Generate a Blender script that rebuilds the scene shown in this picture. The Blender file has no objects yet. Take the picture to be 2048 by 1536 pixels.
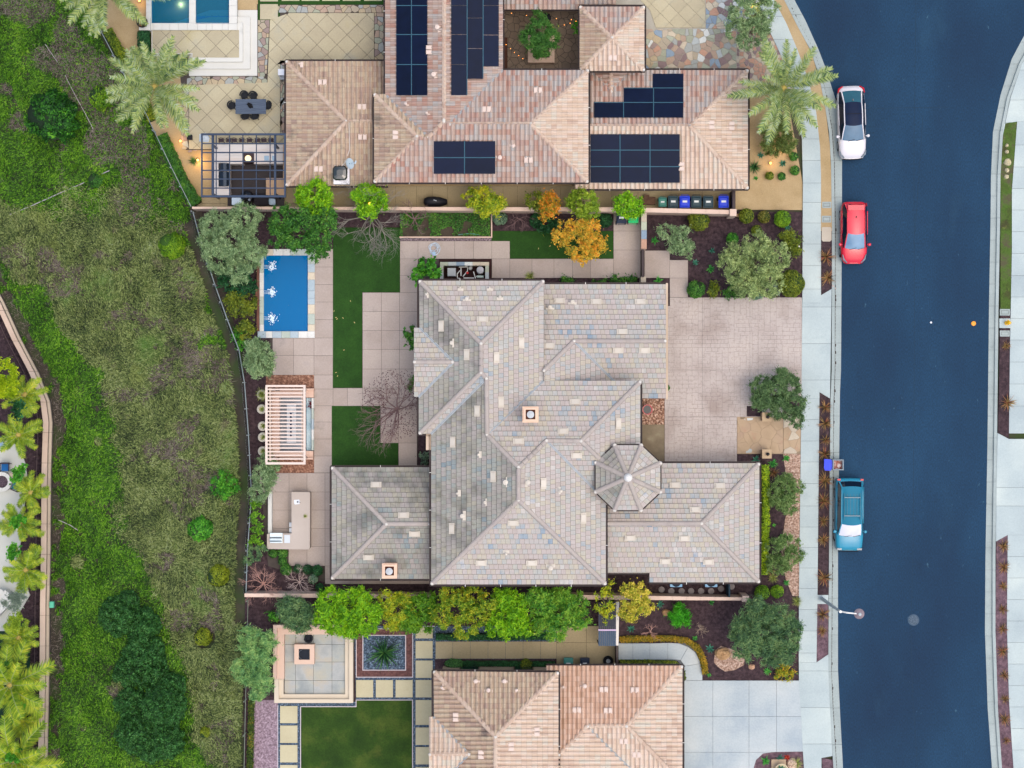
import bpy, math, random
import numpy as np
from mathutils import Vector, Matrix
random.seed(7)
RNG = np.random.default_rng(11)
sc = bpy.context.scene
C = sc.collection
PI = math.pi
S = 1 / 30.0          # metres per photo pixel on the ground
H = 115.0             # camera height above the street
# camera, sky, sun, exposure
cam = bpy.data.cameras.new('camera')
co = bpy.data.objects.new('camera', cam)
C.objects.link(co)
co.location = (0, 0, H)
cam.sensor_width = 36
cam.lens = 18 * H / (1024 * S)
cam.clip_start = 1
cam.clip_end = 2000
sc.camera = co
w = bpy.data.worlds.new('World')
sc.world = w
w.use_nodes = True
wn = w.node_tree
sky = wn.nodes.new('ShaderNodeTexSky')
sky.sky_type = 'NISHITA'
sky.sun_disc = False
SUN_EL, SUN_AZ = math.radians(74), math.radians(120)   # azimuth clockwise from +Y (up in the picture)
sky.sun_elevation = SUN_EL
sky.sun_rotation = SUN_AZ
sky.air_density = 1.0
sky.dust_density = 4.0
sky.ozone_density = 1.0
bg = wn.nodes['Background']
bg.inputs['Strength'].default_value = 0.15
wn.links.new(sky.outputs[0], bg.inputs[0])
sl = bpy.data.lights.new('sun', 'SUN')
sl.energy = 0.6
sl.angle = math.radians(85)
sl.color = (1.0, 0.93, 0.82)
so = bpy.data.objects.new('sun', sl)
C.objects.link(so)
sd = Vector((math.sin(SUN_AZ) * math.cos(SUN_EL), math.cos(SUN_AZ) * math.cos(SUN_EL), math.sin(SUN_EL)))
so.rotation_euler = sd.to_track_quat('Z', 'Y').to_euler()
so.location = (40, -30, 60)
sc.view_settings.view_transform = 'Standard'
sc.view_settings.look = 'None'
sc.view_settings.gamma = 1
sc.view_settings.use_curve_mapping = False
sc.view_settings.exposure = 0.95
sc.cycles.max_bounces = 8
sc.cycles.diffuse_bounces = 4
sc.cycles.transparent_max_bounces = 12
sc.cycles.use_denoising = True
# coordinates
def W(px, py, z=0.0):
 """place seen at photo pixel (px,py) for a point z metres above the street"""
 k = S * (1 - z / H)
 return Vector(((px - 1024) * k, (768 - py) * k, z))
# materials
def hx(s, g=1.0):
 s = s.lstrip('#')
 o = []
 for i in (0, 2, 4):
  c = int(s[i:i + 2], 16) / 255
  o.append((c / 12.92 if c < .04045 else ((c + .055) / 1.055) ** 2.4) * g)
 return tuple(o) + (1,)
class NT:
 def __init__(s, m):
  s.t = m.node_tree
  s.n = s.t.nodes
  s.l = s.t.links
 def new(s, ty, **kw):
  n = s.n.new(ty)
  for k, v in kw.items():
   if k.startswith('_'):
    n.inputs[int(k[1:])].default_value = v
   elif k.startswith('i_'):
    n.inputs[k[2:]].default_value = v
   else:
    setattr(n, k, v)
  return n
 def link(s, a, b):
  s.l.new(a, b)
 def math(s, op, a, b=None, c=None):
  n = s.n.new('ShaderNodeMath')
  n.operation = op
  for i, v in enumerate((a, b, c)):
   if v is None:
    continue
   if isinstance(v, (int, float)):
    n.inputs[i].default_value = v
   else:
    s.l.new(v, n.inputs[i])
  return n.outputs[0]
 def mix(s, f, a, b, blend='MIX'):
  n = s.n.new('ShaderNodeMix')
  n.data_type = 'RGBA'
  n.blend_type = blend
  for i, v in ((0, f), (6, a), (7, b)):
   if isinstance(v, (int, float)):
    n.inputs[i].default_value = v
   elif isinstance(v, tuple):
    n.inputs[i].default_value = v
   else:
    s.l.new(v, n.inputs[i])
  return n.outputs[2]
 def noise(s, vec, scale, detail=3, rough=.55, dist=0.0):
  n = s.new('ShaderNodeTexNoise')
  n.inputs['Scale'].default_value = scale
  n.inputs['Detail'].default_value = detail
  n.inputs['Roughness'].default_value = rough
  n.inputs['Distortion'].default_value = dist
  s.link(vec, n.inputs['Vector'])
  return n.outputs[0]
 def ramp(s, f, stops, interp='LINEAR'):
  n = s.new('ShaderNodeValToRGB')
  r = n.color_ramp
  r.interpolation = interp
  while len(r.elements) < len(stops):
   r.elements.new(.5)
  for e, (p, c) in zip(r.elements, stops):
   e.position = p
   e.color = c
  s.link(f, n.inputs[0])
  return n.outputs[0]
MATS = {}
GAIN = {
 'street concrete': (0.70, 0.76, 0.74),
 'kerb concrete': (0.68, 0.74, 0.76),
 'broom finished concrete': (0.77, 0.78, 0.80),
 'asphalt': (0.28, 0.52, 0.58),
 'stamped concrete': (0.90, 1.04, 1.07),
 'tan patio concrete': (1.18, 1.30, 1.30),
 'ochre concrete': (0.99, 1.15, 1.34),
 'decomposed granite': (0.92, 1.14, 1.68),
 'side yard concrete': (1.32, 1.45, 1.40),
 'pink clay barrel tile': (1.05, 1.28, 1.30),
 'terracotta mix barrel tile': (0.83, 0.98, 1.04),
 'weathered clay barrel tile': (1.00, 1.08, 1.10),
 'salmon barrel tile': (1.27, 1.33, 1.33),
 'clay ridge cap': (0.89, 1.09, 1.17),
 'mown lawn': (0.83, 0.68, 0.42),
 'artificial turf': (1.00, 0.74, 0.56),
 'cream paver': (0.79, 0.84, 0.80),
 'silvery olive leaf': (1.1, 1.12, .95),
 'pale olive leaf': (1.3, 1.3, 1.1),
 'slope grass blade': (1.25, 1.20, 1.10),
 'mixed flat roof tile': (.97, .99, .93),
 'weathered flat roof tile': (.97, .99, .90),
 'grey green trailing cover': (1.28, 1.22, 1.2),
 'bright lime leaf': (1.35, 1.2, .8),
}
def mat(name, cols, scale=1.5, detail=4, rough=.85, rnd=0.0, fine=0.0, fscale=30, bump=0.0, bscale=20,
  spec=.3, metal=0.0, stains=None, interp='LINEAR', spread=1.6, emit=None, stretch=None, trans=0.0, coat=0.0):
 """ramp through cols by world-space noise; rnd mixes in per-piece randomness; fine adds grain; stains=[(colour,scale,threshold,amount)]"""
 if name in MATS:
  return MATS[name]
 m = bpy.data.materials.new(name)
 m.use_nodes = True
 t = NT(m)
 b = t.n['Principled BSDF']
 geo = t.new('ShaderNodeNewGeometry')
 pos = geo.outputs['Position']
 if stretch:
  mp = t.new('ShaderNodeVectorMath', operation='MULTIPLY')
  mp.inputs[1].default_value = stretch
  t.link(pos, mp.inputs[0])
  pos = mp.outputs[0]
 gn = GAIN.get(name, (1, 1, 1))
 def tint(c):
  q = hx(c) if isinstance(c, str) else c
  return tuple(min(.9, q[i] * gn[i]) for i in range(3)) + (1,)
 cs = [tint(c) for c in cols]
 if len(cs) == 1 and not (fine or stains or rnd):
  b.inputs['Base Color'].default_value = cs[0]
  col = None
 else:
  f = t.noise(pos, scale, detail)
  f = t.math('ADD', t.math('MULTIPLY', t.math('SUBTRACT', f, .5), spread), .5)
  if rnd:
   oi = t.new('ShaderNodeObjectInfo')
   at = t.new('ShaderNodeAttribute', attribute_name='rnd')
   wnn = t.new('ShaderNodeTexWhiteNoise', noise_dimensions='1D')
   t.link(t.math('ADD', t.math('MULTIPLY', oi.outputs['Random'], 7.3), t.math('MULTIPLY', at.outputs['Fac'], 91.7)), wnn.inputs['W'])
   f = t.math('ADD', t.math('MULTIPLY', f, 1 - rnd), t.math('MULTIPLY', wnn.outputs[0], rnd))
  n = len(cs)
  col = t.ramp(f, [(i / max(1, n - 1) if interp == 'LINEAR' else i / n, c) for i, c in enumerate(cs)], interp)
  if fine:
   g = t.noise(pos, fscale, 2, .7)
   v = t.math('ADD', t.math('MULTIPLY', t.math('SUBTRACT', g, .5), fine * 3), 1)
   cc = t.new('ShaderNodeCombineColor')
   for i in range(3):
    t.link(v, cc.inputs[i])
   col = t.mix(1.0, col, cc.outputs[0], 'MULTIPLY')
  for (sc_, ss, th, am) in (stains or []):
   g = t.noise(pos, ss, 5, .65)
   fac = t.math('MULTIPLY', t.math('MINIMUM', t.math('MAXIMUM', t.math('MULTIPLY', t.math('SUBTRACT', g, th), 7), 0), 1), am)
   col = t.mix(fac, col, tint(sc_))
  t.link(col, b.inputs['Base Color'])
 b.inputs['Roughness'].default_value = rough
 b.inputs['Specular IOR Level'].default_value = spec
 b.inputs['Metallic'].default_value = metal
 if coat:
  b.inputs['Coat Weight'].default_value = coat
  b.inputs['Coat Roughness'].default_value = .05
 if trans:
  b.inputs['Transmission Weight'].default_value = trans
 if bump:
  g = t.noise(geo.outputs['Position'], bscale, 3)
  bn = t.new('ShaderNodeBump', _0=bump)
  bn.inputs['Distance'].default_value = .05
  t.link(g, bn.inputs['Height'])
  t.link(bn.outputs[0], b.inputs['Normal'])
 if emit:
  b.inputs['Emission Color'].default_value = hx(emit[0])
  b.inputs['Emission Strength'].default_value = emit[1]
 MATS[name] = m
 return m
# mesh builder
ORG = {}
def origin_of(o):
 return ORG.get(o.name, Vector((0, 0, 0))) if o else Vector((0, 0, 0))
class MB:
 def __init__(s):
  s.v = []; s.f = []; s.m = []; s.r = []
 def face(s, idx, m=0, r=0.0):
  s.f.append(idx); s.m.append(m); s.r.append(r)
 def add(s, vs, fs, m=0, r=0.0):
  b = len(s.v)
  s.v.extend([tuple(p) for p in vs])
  for f in fs:
   s.face([b + i for i in f], m, r)
  return s
 def prism(s, poly, z0, z1, m=0, r=0.0, px=True, mside=None, bottom=False):
  """poly: px points (or world xy); extruded z0..z1, plan size fixed at z1"""
  pts = [W(x, y, z1) for x, y in poly] if px else [Vector((x, y, z1)) for x, y in poly]
  n = len(pts)
  area = sum(pts[i].x * pts[(i + 1) % n].y - pts[(i + 1) % n].x * pts[i].y for i in range(n))
  if area < 0:
   pts.reverse()
  b = len(s.v)
  s.v.extend([(p.x, p.y, z1) for p in pts])
  s.v.extend([(p.x, p.y, z0) for p in pts])
  s.face(list(range(b, b + n)), m, r)
  for i in range(n):
   j = (i + 1) % n
   s.face([b + n + i, b + n + j, b + j, b + i], m if mside is None else mside, r)
  if bottom:
   s.face([b + n + i for i in reversed(range(n))], m, r)
  return s
 def rect(s, x0, y0, x1, y1, z0, z1, m=0, r=0.0, bottom=False):
  return s.prism([(x0, y0), (x1, y0), (x1, y1), (x0, y1)], z0, z1, m, r, bottom=bottom)
 def box(s, c, d, m=0, rz=0.0, r=0.0):
  cx, cy, cz = c
  dx, dy, dz = [q / 2 for q in d]
  ca, sa = math.cos(rz), math.sin(rz)
  vs = []
  for z in (-dz, dz):
   for x, y in ((-dx, -dy), (dx, -dy), (dx, dy), (-dx, dy)):
    vs.append((cx + x * ca - y * sa, cy + x * sa + y * ca, cz + z))
  return s.add(vs, [(0, 3, 2, 1), (4, 5, 6, 7), (0, 1, 5, 4), (1, 2, 6, 5), (2, 3, 7, 6), (3, 0, 4, 7)], m, r)
 def tube(s, pts, rad, n=6, m=0, caps=True, r=0.0):
  pts = [Vector(p) for p in pts]
  rr = rad if isinstance(rad, (list, tuple)) else [rad] * len(pts)
  b = len(s.v)
  for i, p in enumerate(pts):
   d = (pts[min(i + 1, len(pts) - 1)] - pts[max(i - 1, 0)])
   if d.length < 1e-6:
    d = Vector((0, 0, 1))
   d.normalize()
   u = d.orthogonal().normalized() if abs(d.z) > .95 else d.cross(Vector((0, 0, 1))).normalized()
   vv = d.cross(u)
   for k in range(n):
    a = 2 * PI * k / n
    q = p + (u * math.cos(a) + vv * math.sin(a)) * rr[i]
    s.v.append(tuple(q))
  for i in range(len(pts) - 1):
   for k in range(n):
    k2 = (k + 1) % n
    s.face([b + i * n + k, b + i * n + k2, b + (i + 1) * n + k2, b + (i + 1) * n + k], m, r)
  if caps:
   s.face([b + k for k in range(n)], m, r)
   s.face([b + (len(pts) - 1) * n + k for k in reversed(range(n))], m, r)
  return s
 def lathe(s, prof, c=(0, 0, 0), n=16, m=0, r=0.0, sq=None):
  """prof: (radius,z) pairs bottom to top"""
  b = len(s.v)
  for (rad, z) in prof:
   for k in range(n):
    a = 2 * PI * (k + .5) / n
    q = 1.0
    if sq:
     q = 1 / max(abs(math.cos(a)), abs(math.sin(a))) ** sq
    s.v.append((c[0] + rad * q * math.cos(a), c[1] + rad * q * math.sin(a), c[2] + z))
  for i in range(len(prof) - 1):
   for k in range(n):
    k2 = (k + 1) % n
    s.face([b + i * n + k, b + i * n + k2, b + (i + 1) * n + k2, b + (i + 1) * n + k], m, r)
  s.face([b + (len(prof) - 1) * n + k for k in range(n)], m, r)
  s.face([b + k for k in reversed(range(n))], m, r)
  return s
 def mesh(s, name, mats, org=Vector((0, 0, 0)), smooth=False):
  me = bpy.data.meshes.new(name)
  me.from_pydata([(x - org.x, y - org.y, z - org.z) for x, y, z in s.v], [], s.f)
  for mm in (mats if isinstance(mats, (list, tuple)) else [mats]):
   me.materials.append(mm)
  if any(s.m):
   me.polygons.foreach_set('material_index', s.m)
  if any(s.r):
   a = me.attributes.new('rnd', 'FLOAT', 'FACE')
   a.data.foreach_set('value', s.r)
  if smooth:
   me.polygons.foreach_set('use_smooth', [True] * len(s.f))
  me.update()
  return me
 def build(s, name, mats, parent=None, smooth=False, at=None):
  if parent is not None:
   og = origin_of(parent)
  elif at is not None:
   og = Vector(at)
  else:
   vs = np.array(s.v)
   og = Vector((float(vs[:, 0].mean()), float(vs[:, 1].mean()), float(vs[:, 2].min())))
  me = s.mesh(name, mats, og, smooth)
  return link(name, me, parent, og)
def link(name, me, parent=None, og=Vector((0, 0, 0))):
 o = bpy.data.objects.new(name, me)
 C.objects.link(o)
 ORG[o.name] = Vector(og)
 if parent is not None:
  o.parent = parent
 else:
  o.location = og
 return o
def put(name, me, parent, loc=(0, 0, 0), rot=(0, 0, 0), scale=1.0, mtx=None):
 """child sharing mesh data; loc in world space"""
 o = bpy.data.objects.new(name, me)
 C.objects.link(o)
 og = origin_of(parent)
 ORG[o.name] = Vector(og)
 if parent is not None:
  o.parent = parent
 if mtx is not None:
  o.matrix_local = Matrix.Translation(-og) @ mtx
 else:
  o.location = Vector(loc) - og
  o.rotation_euler = rot
  o.scale = (scale,) * 3 if isinstance(scale, (int, float)) else scale
 return o
def thing(name, loc, label, cat, group=None):
 o = bpy.data.objects.new(name, None)
 C.objects.link(o)
 o.location = loc
 o.empty_display_size = .2
 ORG[o.name] = Vector(loc)
 tag(o, label, cat, group)
 return o
def tag(o, label=None, cat=None, group=None, kind=None):
 if label: o['label'] = label
 if cat: o['category'] = cat
 if group: o['group'] = group
 if kind: o['kind'] = kind
 return o
def struct(o):
 o['kind'] = 'structure'
 return o
def dup(root, loc, rz=0.0, scale=1.0, label=None, group=None):
 r = root.copy()
 C.objects.link(r)
 r.location = loc
 r.rotation_euler = (0, 0, rz)
 r.scale = (scale,) * 3 if isinstance(scale, (int, float)) else scale
 if label: r['label'] = label
 if group: r['group'] = group
 for ch in list(root.children):
  c = ch.copy(); C.objects.link(c); c.parent = r
  for g in list(ch.children):
   d = g.copy(); C.objects.link(d); d.parent = c
 return r
# 2-D clipping
def clip_half(poly, a, b, c):
 """keep a*x+b*y<=c"""
 out = []
 n = len(poly)
 for i in range(n):
  p, q = poly[i], poly[(i + 1) % n]
  dp, dq = a * p[0] + b * p[1] - c, a * q[0] + b * q[1] - c
  if dp <= 0:
   out.append(p)
  if (dp < 0 < dq) or (dq < 0 < dp):
   t = dp / (dp - dq)
   out.append((p[0] + (q[0] - p[0]) * t, p[1] + (q[1] - p[1]) * t))
 return out
def clip_box(poly, x0, y0, x1, y1):
 for h in ((-1, 0, -x0), (1, 0, x1), (0, -1, -y0), (0, 1, y1)):
  poly = clip_half(poly, *h)
  if len(poly) < 3:
   return []
 return poly
def area(poly):
 return abs(sum(poly[i][0] * poly[(i + 1) % len(poly)][1] - poly[(i + 1) % len(poly)][0] * poly[i][1] for i in range(len(poly)))) / 2
def inside(poly, x, y):
 c = False
 n = len(poly)
 for i in range(n):
  x1, y1 = poly[i]; x2, y2 = poly[(i + 1) % n]
  if (y1 > y) != (y2 > y) and x < (x2 - x1) * (y - y1) / (y2 - y1) + x1:
   c = not c
 return c
def clean(poly):
 out = []
 for p in poly:
  if not out or abs(p[0] - out[-1][0]) + abs(p[1] - out[-1][1]) > .02:
   out.append(p)
 if len(out) > 2 and abs(out[0][0] - out[-1][0]) + abs(out[0][1] - out[-1][1]) < .02:
  out.pop()
 return out
def pave(parent, poly, cw, ch, z0, z1, m, name='paving_slab', ang=0.0, gap=.5, off=(0, 0), stagger=0.0, amin=6, jit=0.0):
 """cells of cw x ch photo pixels clipped to poly; each slab is a child"""
 ca, sa = math.cos(math.radians(ang)), math.sin(math.radians(ang))
 P = [(x * ca + y * sa, -x * sa + y * ca) for x, y in poly]
 xs = [p[0] for p in P]; ys = [p[1] for p in P]
 j0 = math.floor((min(ys) - off[1]) / ch); j1 = math.ceil((max(ys) - off[1]) / ch)
 n = 0
 for j in range(j0, j1):
  sh = (j % 2) * stagger * cw
  i0 = math.floor((min(xs) - off[0] - sh) / cw); i1 = math.ceil((max(xs) - off[0] - sh) / cw)
  for i in range(i0, i1):
   x, y = off[0] + sh + i * cw, off[1] + j * ch
   q = clean(clip_box(P, x + gap / 2, y + gap / 2, x + cw - gap / 2, y + ch - gap / 2))
   if len(q) < 3 or area(q) < amin:
    continue
   q = [(a * ca - b * sa, a * sa + b * ca) for a, b in q]
   MB().prism(q, z0, z1 + (random.random() - .5) * jit).build(name, m, parent)
   n += 1
 return n
def grid(parent, xs, ys, z0, z1, m, name='paving_slab', gap=.5, skip=(), poly=None, jit=.006):
 for j in range(len(ys) - 1):
  for i in range(len(xs) - 1):
   if (i, j) in skip:
    continue
   q = [(xs[i] + gap / 2, ys[j] + gap / 2), (xs[i + 1] - gap / 2, ys[j] + gap / 2), (xs[i + 1] - gap / 2, ys[j + 1] - gap / 2), (xs[i] + gap / 2, ys[j + 1] - gap / 2)]
   if poly:
    q = clean(clip_box(poly, q[0][0], q[0][1], q[2][0], q[2][1]))
    if len(q) < 3 or area(q) < 6:
     continue
   MB().prism(q, z0, z1 + (random.random() - .5) * jit).build(name, m, parent)
def crazy(parent, poly, sp, z0, z1, m, name='flagstone', gap=.9, seed=1, mats=None):
 """irregular stones: voronoi cells clipped to poly"""
 rr = random.Random(seed)
 xs = [p[0] for p in poly]; ys = [p[1] for p in poly]
 pts = []
 y = min(ys) - sp
 while y < max(ys) + sp:
  x = min(xs) - sp
  while x < max(xs) + sp:
   pts.append((x + rr.uniform(-.55, .55) * sp, y + rr.uniform(-.55, .55) * sp))
   x += sp
  y += sp
 for i, (cx, cy) in enumerate(pts):
  near = sorted(((qx - cx) ** 2 + (qy - cy) ** 2, qx, qy) for k, (qx, qy) in enumerate(pts) if k != i)[:12]
  if not near:
   continue
  cell = [(cx - sp * 2, cy - sp * 2), (cx + sp * 2, cy - sp * 2), (cx + sp * 2, cy + sp * 2), (cx - sp * 2, cy + sp * 2)]
  pl = poly
  for d2, qx, qy in near:
   a, b = qx - cx, qy - cy
   L = math.hypot(a, b)
   c = (a * (cx + qx) / 2 + b * (cy + qy) / 2) / L - gap / 2
   pl = clip_half(pl, a / L, b / L, c)
   if len(pl) < 3:
    break
  pl = clean(clip_box(pl, cx - sp * 2, cy - sp * 2, cx + sp * 2, cy + sp * 2)) if len(pl) > 2 else []
  if len(pl) < 3 or area(pl) < sp * sp * .12:
   continue
  mm = rr.choice(mats) if mats else m
  MB().prism(pl, z0, z1 + rr.uniform(-.008, .008)).build(name, mm, parent)
def sheet(name, poly, z, m, t=.12, kind='structure'):
 o = MB().prism(poly, z - t, z).build(name, m)
 o['kind'] = kind
 return o
def offset_line(pts, d):
 """shift a px polyline sideways by d (positive = right of travel when y goes down: towards smaller x)"""
 out = []
 for i, p in enumerate(pts):
  a = pts[max(i - 1, 0)]; b = pts[min(i + 1, len(pts) - 1)]
  dx, dy = b[0] - a[0], b[1] - a[1]
  L = math.hypot(dx, dy)
  out.append((p[0] - dy / L * d, p[1] + dx / L * d))
 return out
def lerp_line(pts, y):
 for (x0, y0), (x1, y1) in zip(pts, pts[1:]):
  if y0 <= y <= y1:
   return x0 + (x1 - x0) * (y - y0) / (y1 - y0)
 return pts[0][0] if y < pts[0][1] else pts[-1][0]
# value noise
_T = RNG.random((256, 256))
def vnoise(x, y, sc_=1.0, oct=3):
 x = np.asarray(x, float) * sc_ + 1000.3; y = np.asarray(y, float) * sc_ + 500.7
 tot = 0; amp = 1; nrm = 0
 for _ in range(oct):
  xi = np.floor(x).astype(int); yi = np.floor(y).astype(int)
  fx = x - xi; fy = y - yi
  fx = fx * fx * (3 - 2 * fx); fy = fy * fy * (3 - 2 * fy)
  a = _T[xi % 256, yi % 256]; b = _T[(xi + 1) % 256, yi % 256]
  c = _T[xi % 256, (yi + 1) % 256]; d = _T[(xi + 1) % 256, (yi + 1) % 256]
  tot = tot + amp * ((a * (1 - fx) + b * fx) * (1 - fy) + (c * (1 - fx) + d * fx) * fy)
  nrm += amp; amp *= .5; x = x * 2.03; y = y * 2.03
 return tot / nrm
# outlines read off the photograph (px)
FENCE = [(110, -260), (150, -60), (202, 59), (231, 114), (264, 176), (293, 226), (346, 337), (384, 413), (402, 485), (430, 570), (455, 640), (478, 700), (489, 765), (497, 870), (503, 990), (495, 1100), (492, 1187), (491, 1300), (489, 1400), (487, 1536), (486, 1760)]
WALLL = [(-420, -260), (-120, 330), (-45, 520), (0, 608), (32, 678), (67, 745), (90, 803), (95, 845), (92, 946), (91, 1100), (89, 1210), (88, 1366), (85, 1515), (84, 1760)]
def xf(y): return np.interp(y, [p[1] for p in FENCE], [p[0] for p in FENCE])
def xl(y): return np.interp(y, [p[1] for p in WALLL], [p[0] for p in WALLL])
LOW = -4.6
def hz(px, py):
 px = np.asarray(px, float); py = np.asarray(py, float)
 a = xf(py) - 6; b = xl(py) + 14
 t = np.clip((a - px) / (a - b), 0, 1)
 s_ = t * t * (3 - 2 * t) * .55 + t * .45
 return -.05 + (LOW + .05) * s_
# terrain
def build_terrain():
 xs = np.concatenate([[-9000, -4000, -1500, -600], np.arange(-300, 560, 9.0), [640, 1024, 1600, 2300, 4000, 6000, 9000]])
 ys = np.concatenate([[-9000, -4000, -1500, -500], np.arange(-200, 1740, 12.0), [2000, 3000, 6000, 9000]])
 X, Y = np.meshgrid(xs, ys)
 Z = hz(X, Y)
 rough = (vnoise(X, Y, .03, 3) - .5) * .5 + (vnoise(X, Y, .11, 2) - .5) * .25
 mask = np.clip((xf(Y) - 14 - X) / 30, 0, 1) * np.clip((X - xl(Y) - 14) / 20, 0, 1)
 Z = Z + rough * mask
 k = S * (1 - Z / H)
 V = np.stack([(X - 1024) * k, (768 - Y) * k, Z], -1).reshape(-1, 3)
 nx, ny = len(xs), len(ys)
 F = []
 for j in range(ny - 1):
  for i in range(nx - 1):
   a = j * nx + i
   F.append((a, a + nx, a + nx + 1, a + 1))
 me = bpy.data.meshes.new('ground')
 me.from_pydata(V.tolist(), [], F)
 me.materials.append(mat('soil', ['#26241a', '#38332a', '#544b3c'], .5, fine=.3, stains=[('#2c4016', .35, .45, .8), ('#8a7c6c', 1.3, .66, .5)]))
 me.polygons.foreach_set('use_smooth', [True] * len(F))
 o = bpy.data.objects.new('ground', me)
 C.objects.link(o)
 struct(o)
build_terrain()
# ground materials
ASPH = mat('asphalt', ['#17304a', '#20405a', '#2e506c'], .13, 6, rough=.85, fine=.5, fscale=16, spread=2.0,
   stains=[('#4a6478', .3, .60, .22), ('#10243a', .8, .62, .3), ('#b0bac2', 3.2, .67, .7), ('#0f2032', 3.6, .66, .6)], stretch=(1, .45, 1))
CONC = mat('street concrete', ['#a6adb0', '#b9bfbf', '#cccfca'], .35, 5, fine=.10, fscale=12, rnd=.3, spread=2.2, stains=[('#8d989c', .5, .62, .4), ('#b3ab9c', .3, .66, .4)])
CONC2 = mat('kerb concrete', ['#9a9f9a', '#a9aea8', '#b8bcb6'], .6, 5, fine=.12, fscale=10, rnd=.2, stains=[('#767c7c', .9, .6, .4)])
DRIVE = mat('broom finished concrete', ['#9aa7ab', '#b2bab8', '#c6c9c2'], .30, 6, fine=.10, fscale=9, rnd=.2, spread=2.4, stains=[('#8295a0', .25, .58, .5), ('#c5c0ae', .4, .66, .35)])
PATIO = mat('tan patio concrete', ['#7f6e63', '#93827a', '#a08f84'], .45, 5, fine=.12, fscale=10, rnd=.3, stains=[('#7a6e72', .45, .58, .45), ('#6a5f50', .9, .62, .4), ('#a0967a', .35, .66, .3)])
OCHRE = mat('ochre concrete', ['#8f7d62', '#a3906f', '#b3a07c'], .4, 5, fine=.10, fscale=10, rnd=.3, stains=[('#8f8672', .4, .56, .6), ('#a28c4e', .3, .62, .4)])
OCHRE2 = mat('side yard concrete', ['#76664f', '#85745b', '#918067'], .35, 5, fine=.12, fscale=10, rnd=.25, stains=[('#5b5040', .7, .6, .5)])
CREAM = mat('cream paver', ['#b5a789', '#c0b294', '#c8ba9d'], .5, 4, fine=.08, fscale=12, rnd=.25, stains=[('#a5966f', .8, .63, .3)])
MULCH = mat('dark bark mulch', ['#241a1e', '#382a2d', '#4a3a3c'], 5, 6, rough=.95, fine=.55, fscale=22, bump=.5, bscale=24, spread=2.4, stains=[('#7a6668', 9, .70, .6)])
MULCH2 = mat('purple red mulch', ['#42333a', '#5a464c', '#70595f'], 4, 6, rough=.95, fine=.5, fscale=20, bump=.5, bscale=24, spread=2.4, stains=[('#9d8590', 8, .66, .5)])
BARK = mat('brown bark chips', ['#5a3c30', '#7c5846', '#a07a64'], 7, 6, rough=.95, fine=.6, fscale=16, spread=2.8, stains=[('#c8a590', 9, .68, .6)])
DIRT = mat('dark planter soil', ['#2b241d', '#3d342a', '#4c4234'], 1.6, 6, fine=.4, fscale=14, stains=[('#3c5424', 1.1, .52, .7)])
TAN = mat('decomposed granite', ['#91703f', '#a3804e', '#b18e5a'], .6, 6, rough=.95, fine=.16, fscale=14, stains=[('#7d6038', 1.3, .62, .4)])
TURF = mat('artificial turf', ['#173d12', '#1f4a18', '#27551d'], 1.2, 5, rough=.95, fine=.35, fscale=12, spread=1.4)
LAWN = mat('mown lawn', ['#1c3a10', '#2b4c17', '#48602a'], .55, 6, rough=.95, fine=.4, fscale=11, spread=2.2, stains=[('#5c6a35', .6, .6, .5)])
VERGE = mat('patchy verge grass', ['#3a3a20', '#3f5a1a', '#4d7a1c'], .8, 6, rough=.95, fine=.45, fscale=12, spread=2.4, stains=[('#4a3d34', .8, .46, .85), ('#7a8a3a', 1.5, .62, .5)])
PEBBLE = mat('blue black pebbles', ['#1b2733', '#2f4152', '#66788a'], 11, 4, rough=.7, fine=.8, fscale=15, spread=3.4, stains=[('#b7c4cc', 12, .70, .5)])
GRAVEL = mat('mixed brown river pebbles', ['#4d3428', '#84604b', '#b39a86'], 8, 4, rough=.8, fine=.8, fscale=13, spread=3.2, stains=[('#d3c8bd', 11, .68, .5)])
PINKG = mat('pink beige pebbles', ['#6f5546', '#957a68', '#b5a090'], 8, 4, rough=.85, fine=.7, fscale=13, spread=3, stains=[('#5d4337', 9, .64, .5)])
JOINT = mat('dark joint sand', ['#3b3531', '#4b443e'], 3)
JOINTC = mat('concrete joint', ['#56595a', '#64686a'], 3)
WALLM = mat('tan stucco', ['#b39a88', '#bfa795', '#c7b19f'], .8, 5, fine=.10, fscale=20, stains=[('#8d7463', 1.6, .66, .4)])
WALLW = mat('pale stucco', ['#c9c3bb', '#d6d1c9'], 1, 4)
STONES = [mat('flagstone ' + n, c, 1.2, 4, rnd=.35, fine=.14, fscale=10) for n, c in
   (('buff', ['#9f9382', '#b3a893']), ('grey', ['#8d9494', '#a3a9a6']), ('blue', ['#6b7c8a', '#8393a0']), ('rust', ['#9a7661', '#ad8b76']),
   ('sage', ['#8b9183', '#a4a892']), ('plum', ['#6f5e5c', '#857270']), ('pale', ['#aeb4b2', '#c0c2ba']), ('buff two', ['#a39a87', '#b8ad97']))]
MUTED = [mat('muted flagstone ' + n, c, 1.2, 4, rnd=.3, fine=.14, fscale=10) for n, c in (('buff', ['#8f8676', '#a0957f']), ('grey', ['#868a88', '#979a92']), ('warm', ['#93806f', '#a18c7a']), ('sage', ['#83887a', '#94967f']), ('plum', ['#7d6f69', '#8b7a72']), ('tan', ['#9a8c72', '#a8997c']))]
STONEB = [STONES[0], STONES[3], STONES[5], STONES[4]]
COPING = [mat('coping ' + n, c, 2.5, 4, rnd=.3, fine=.12, fscale=12) for n, c in (('white', ['#b9bab4', '#cfcec7']), ('sage', ['#97a297', '#adb5aa']), ('blue', ['#8fa0a8', '#a6b2b6']), ('buff', ['#b3a78f', '#c6bca8']))]
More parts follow.
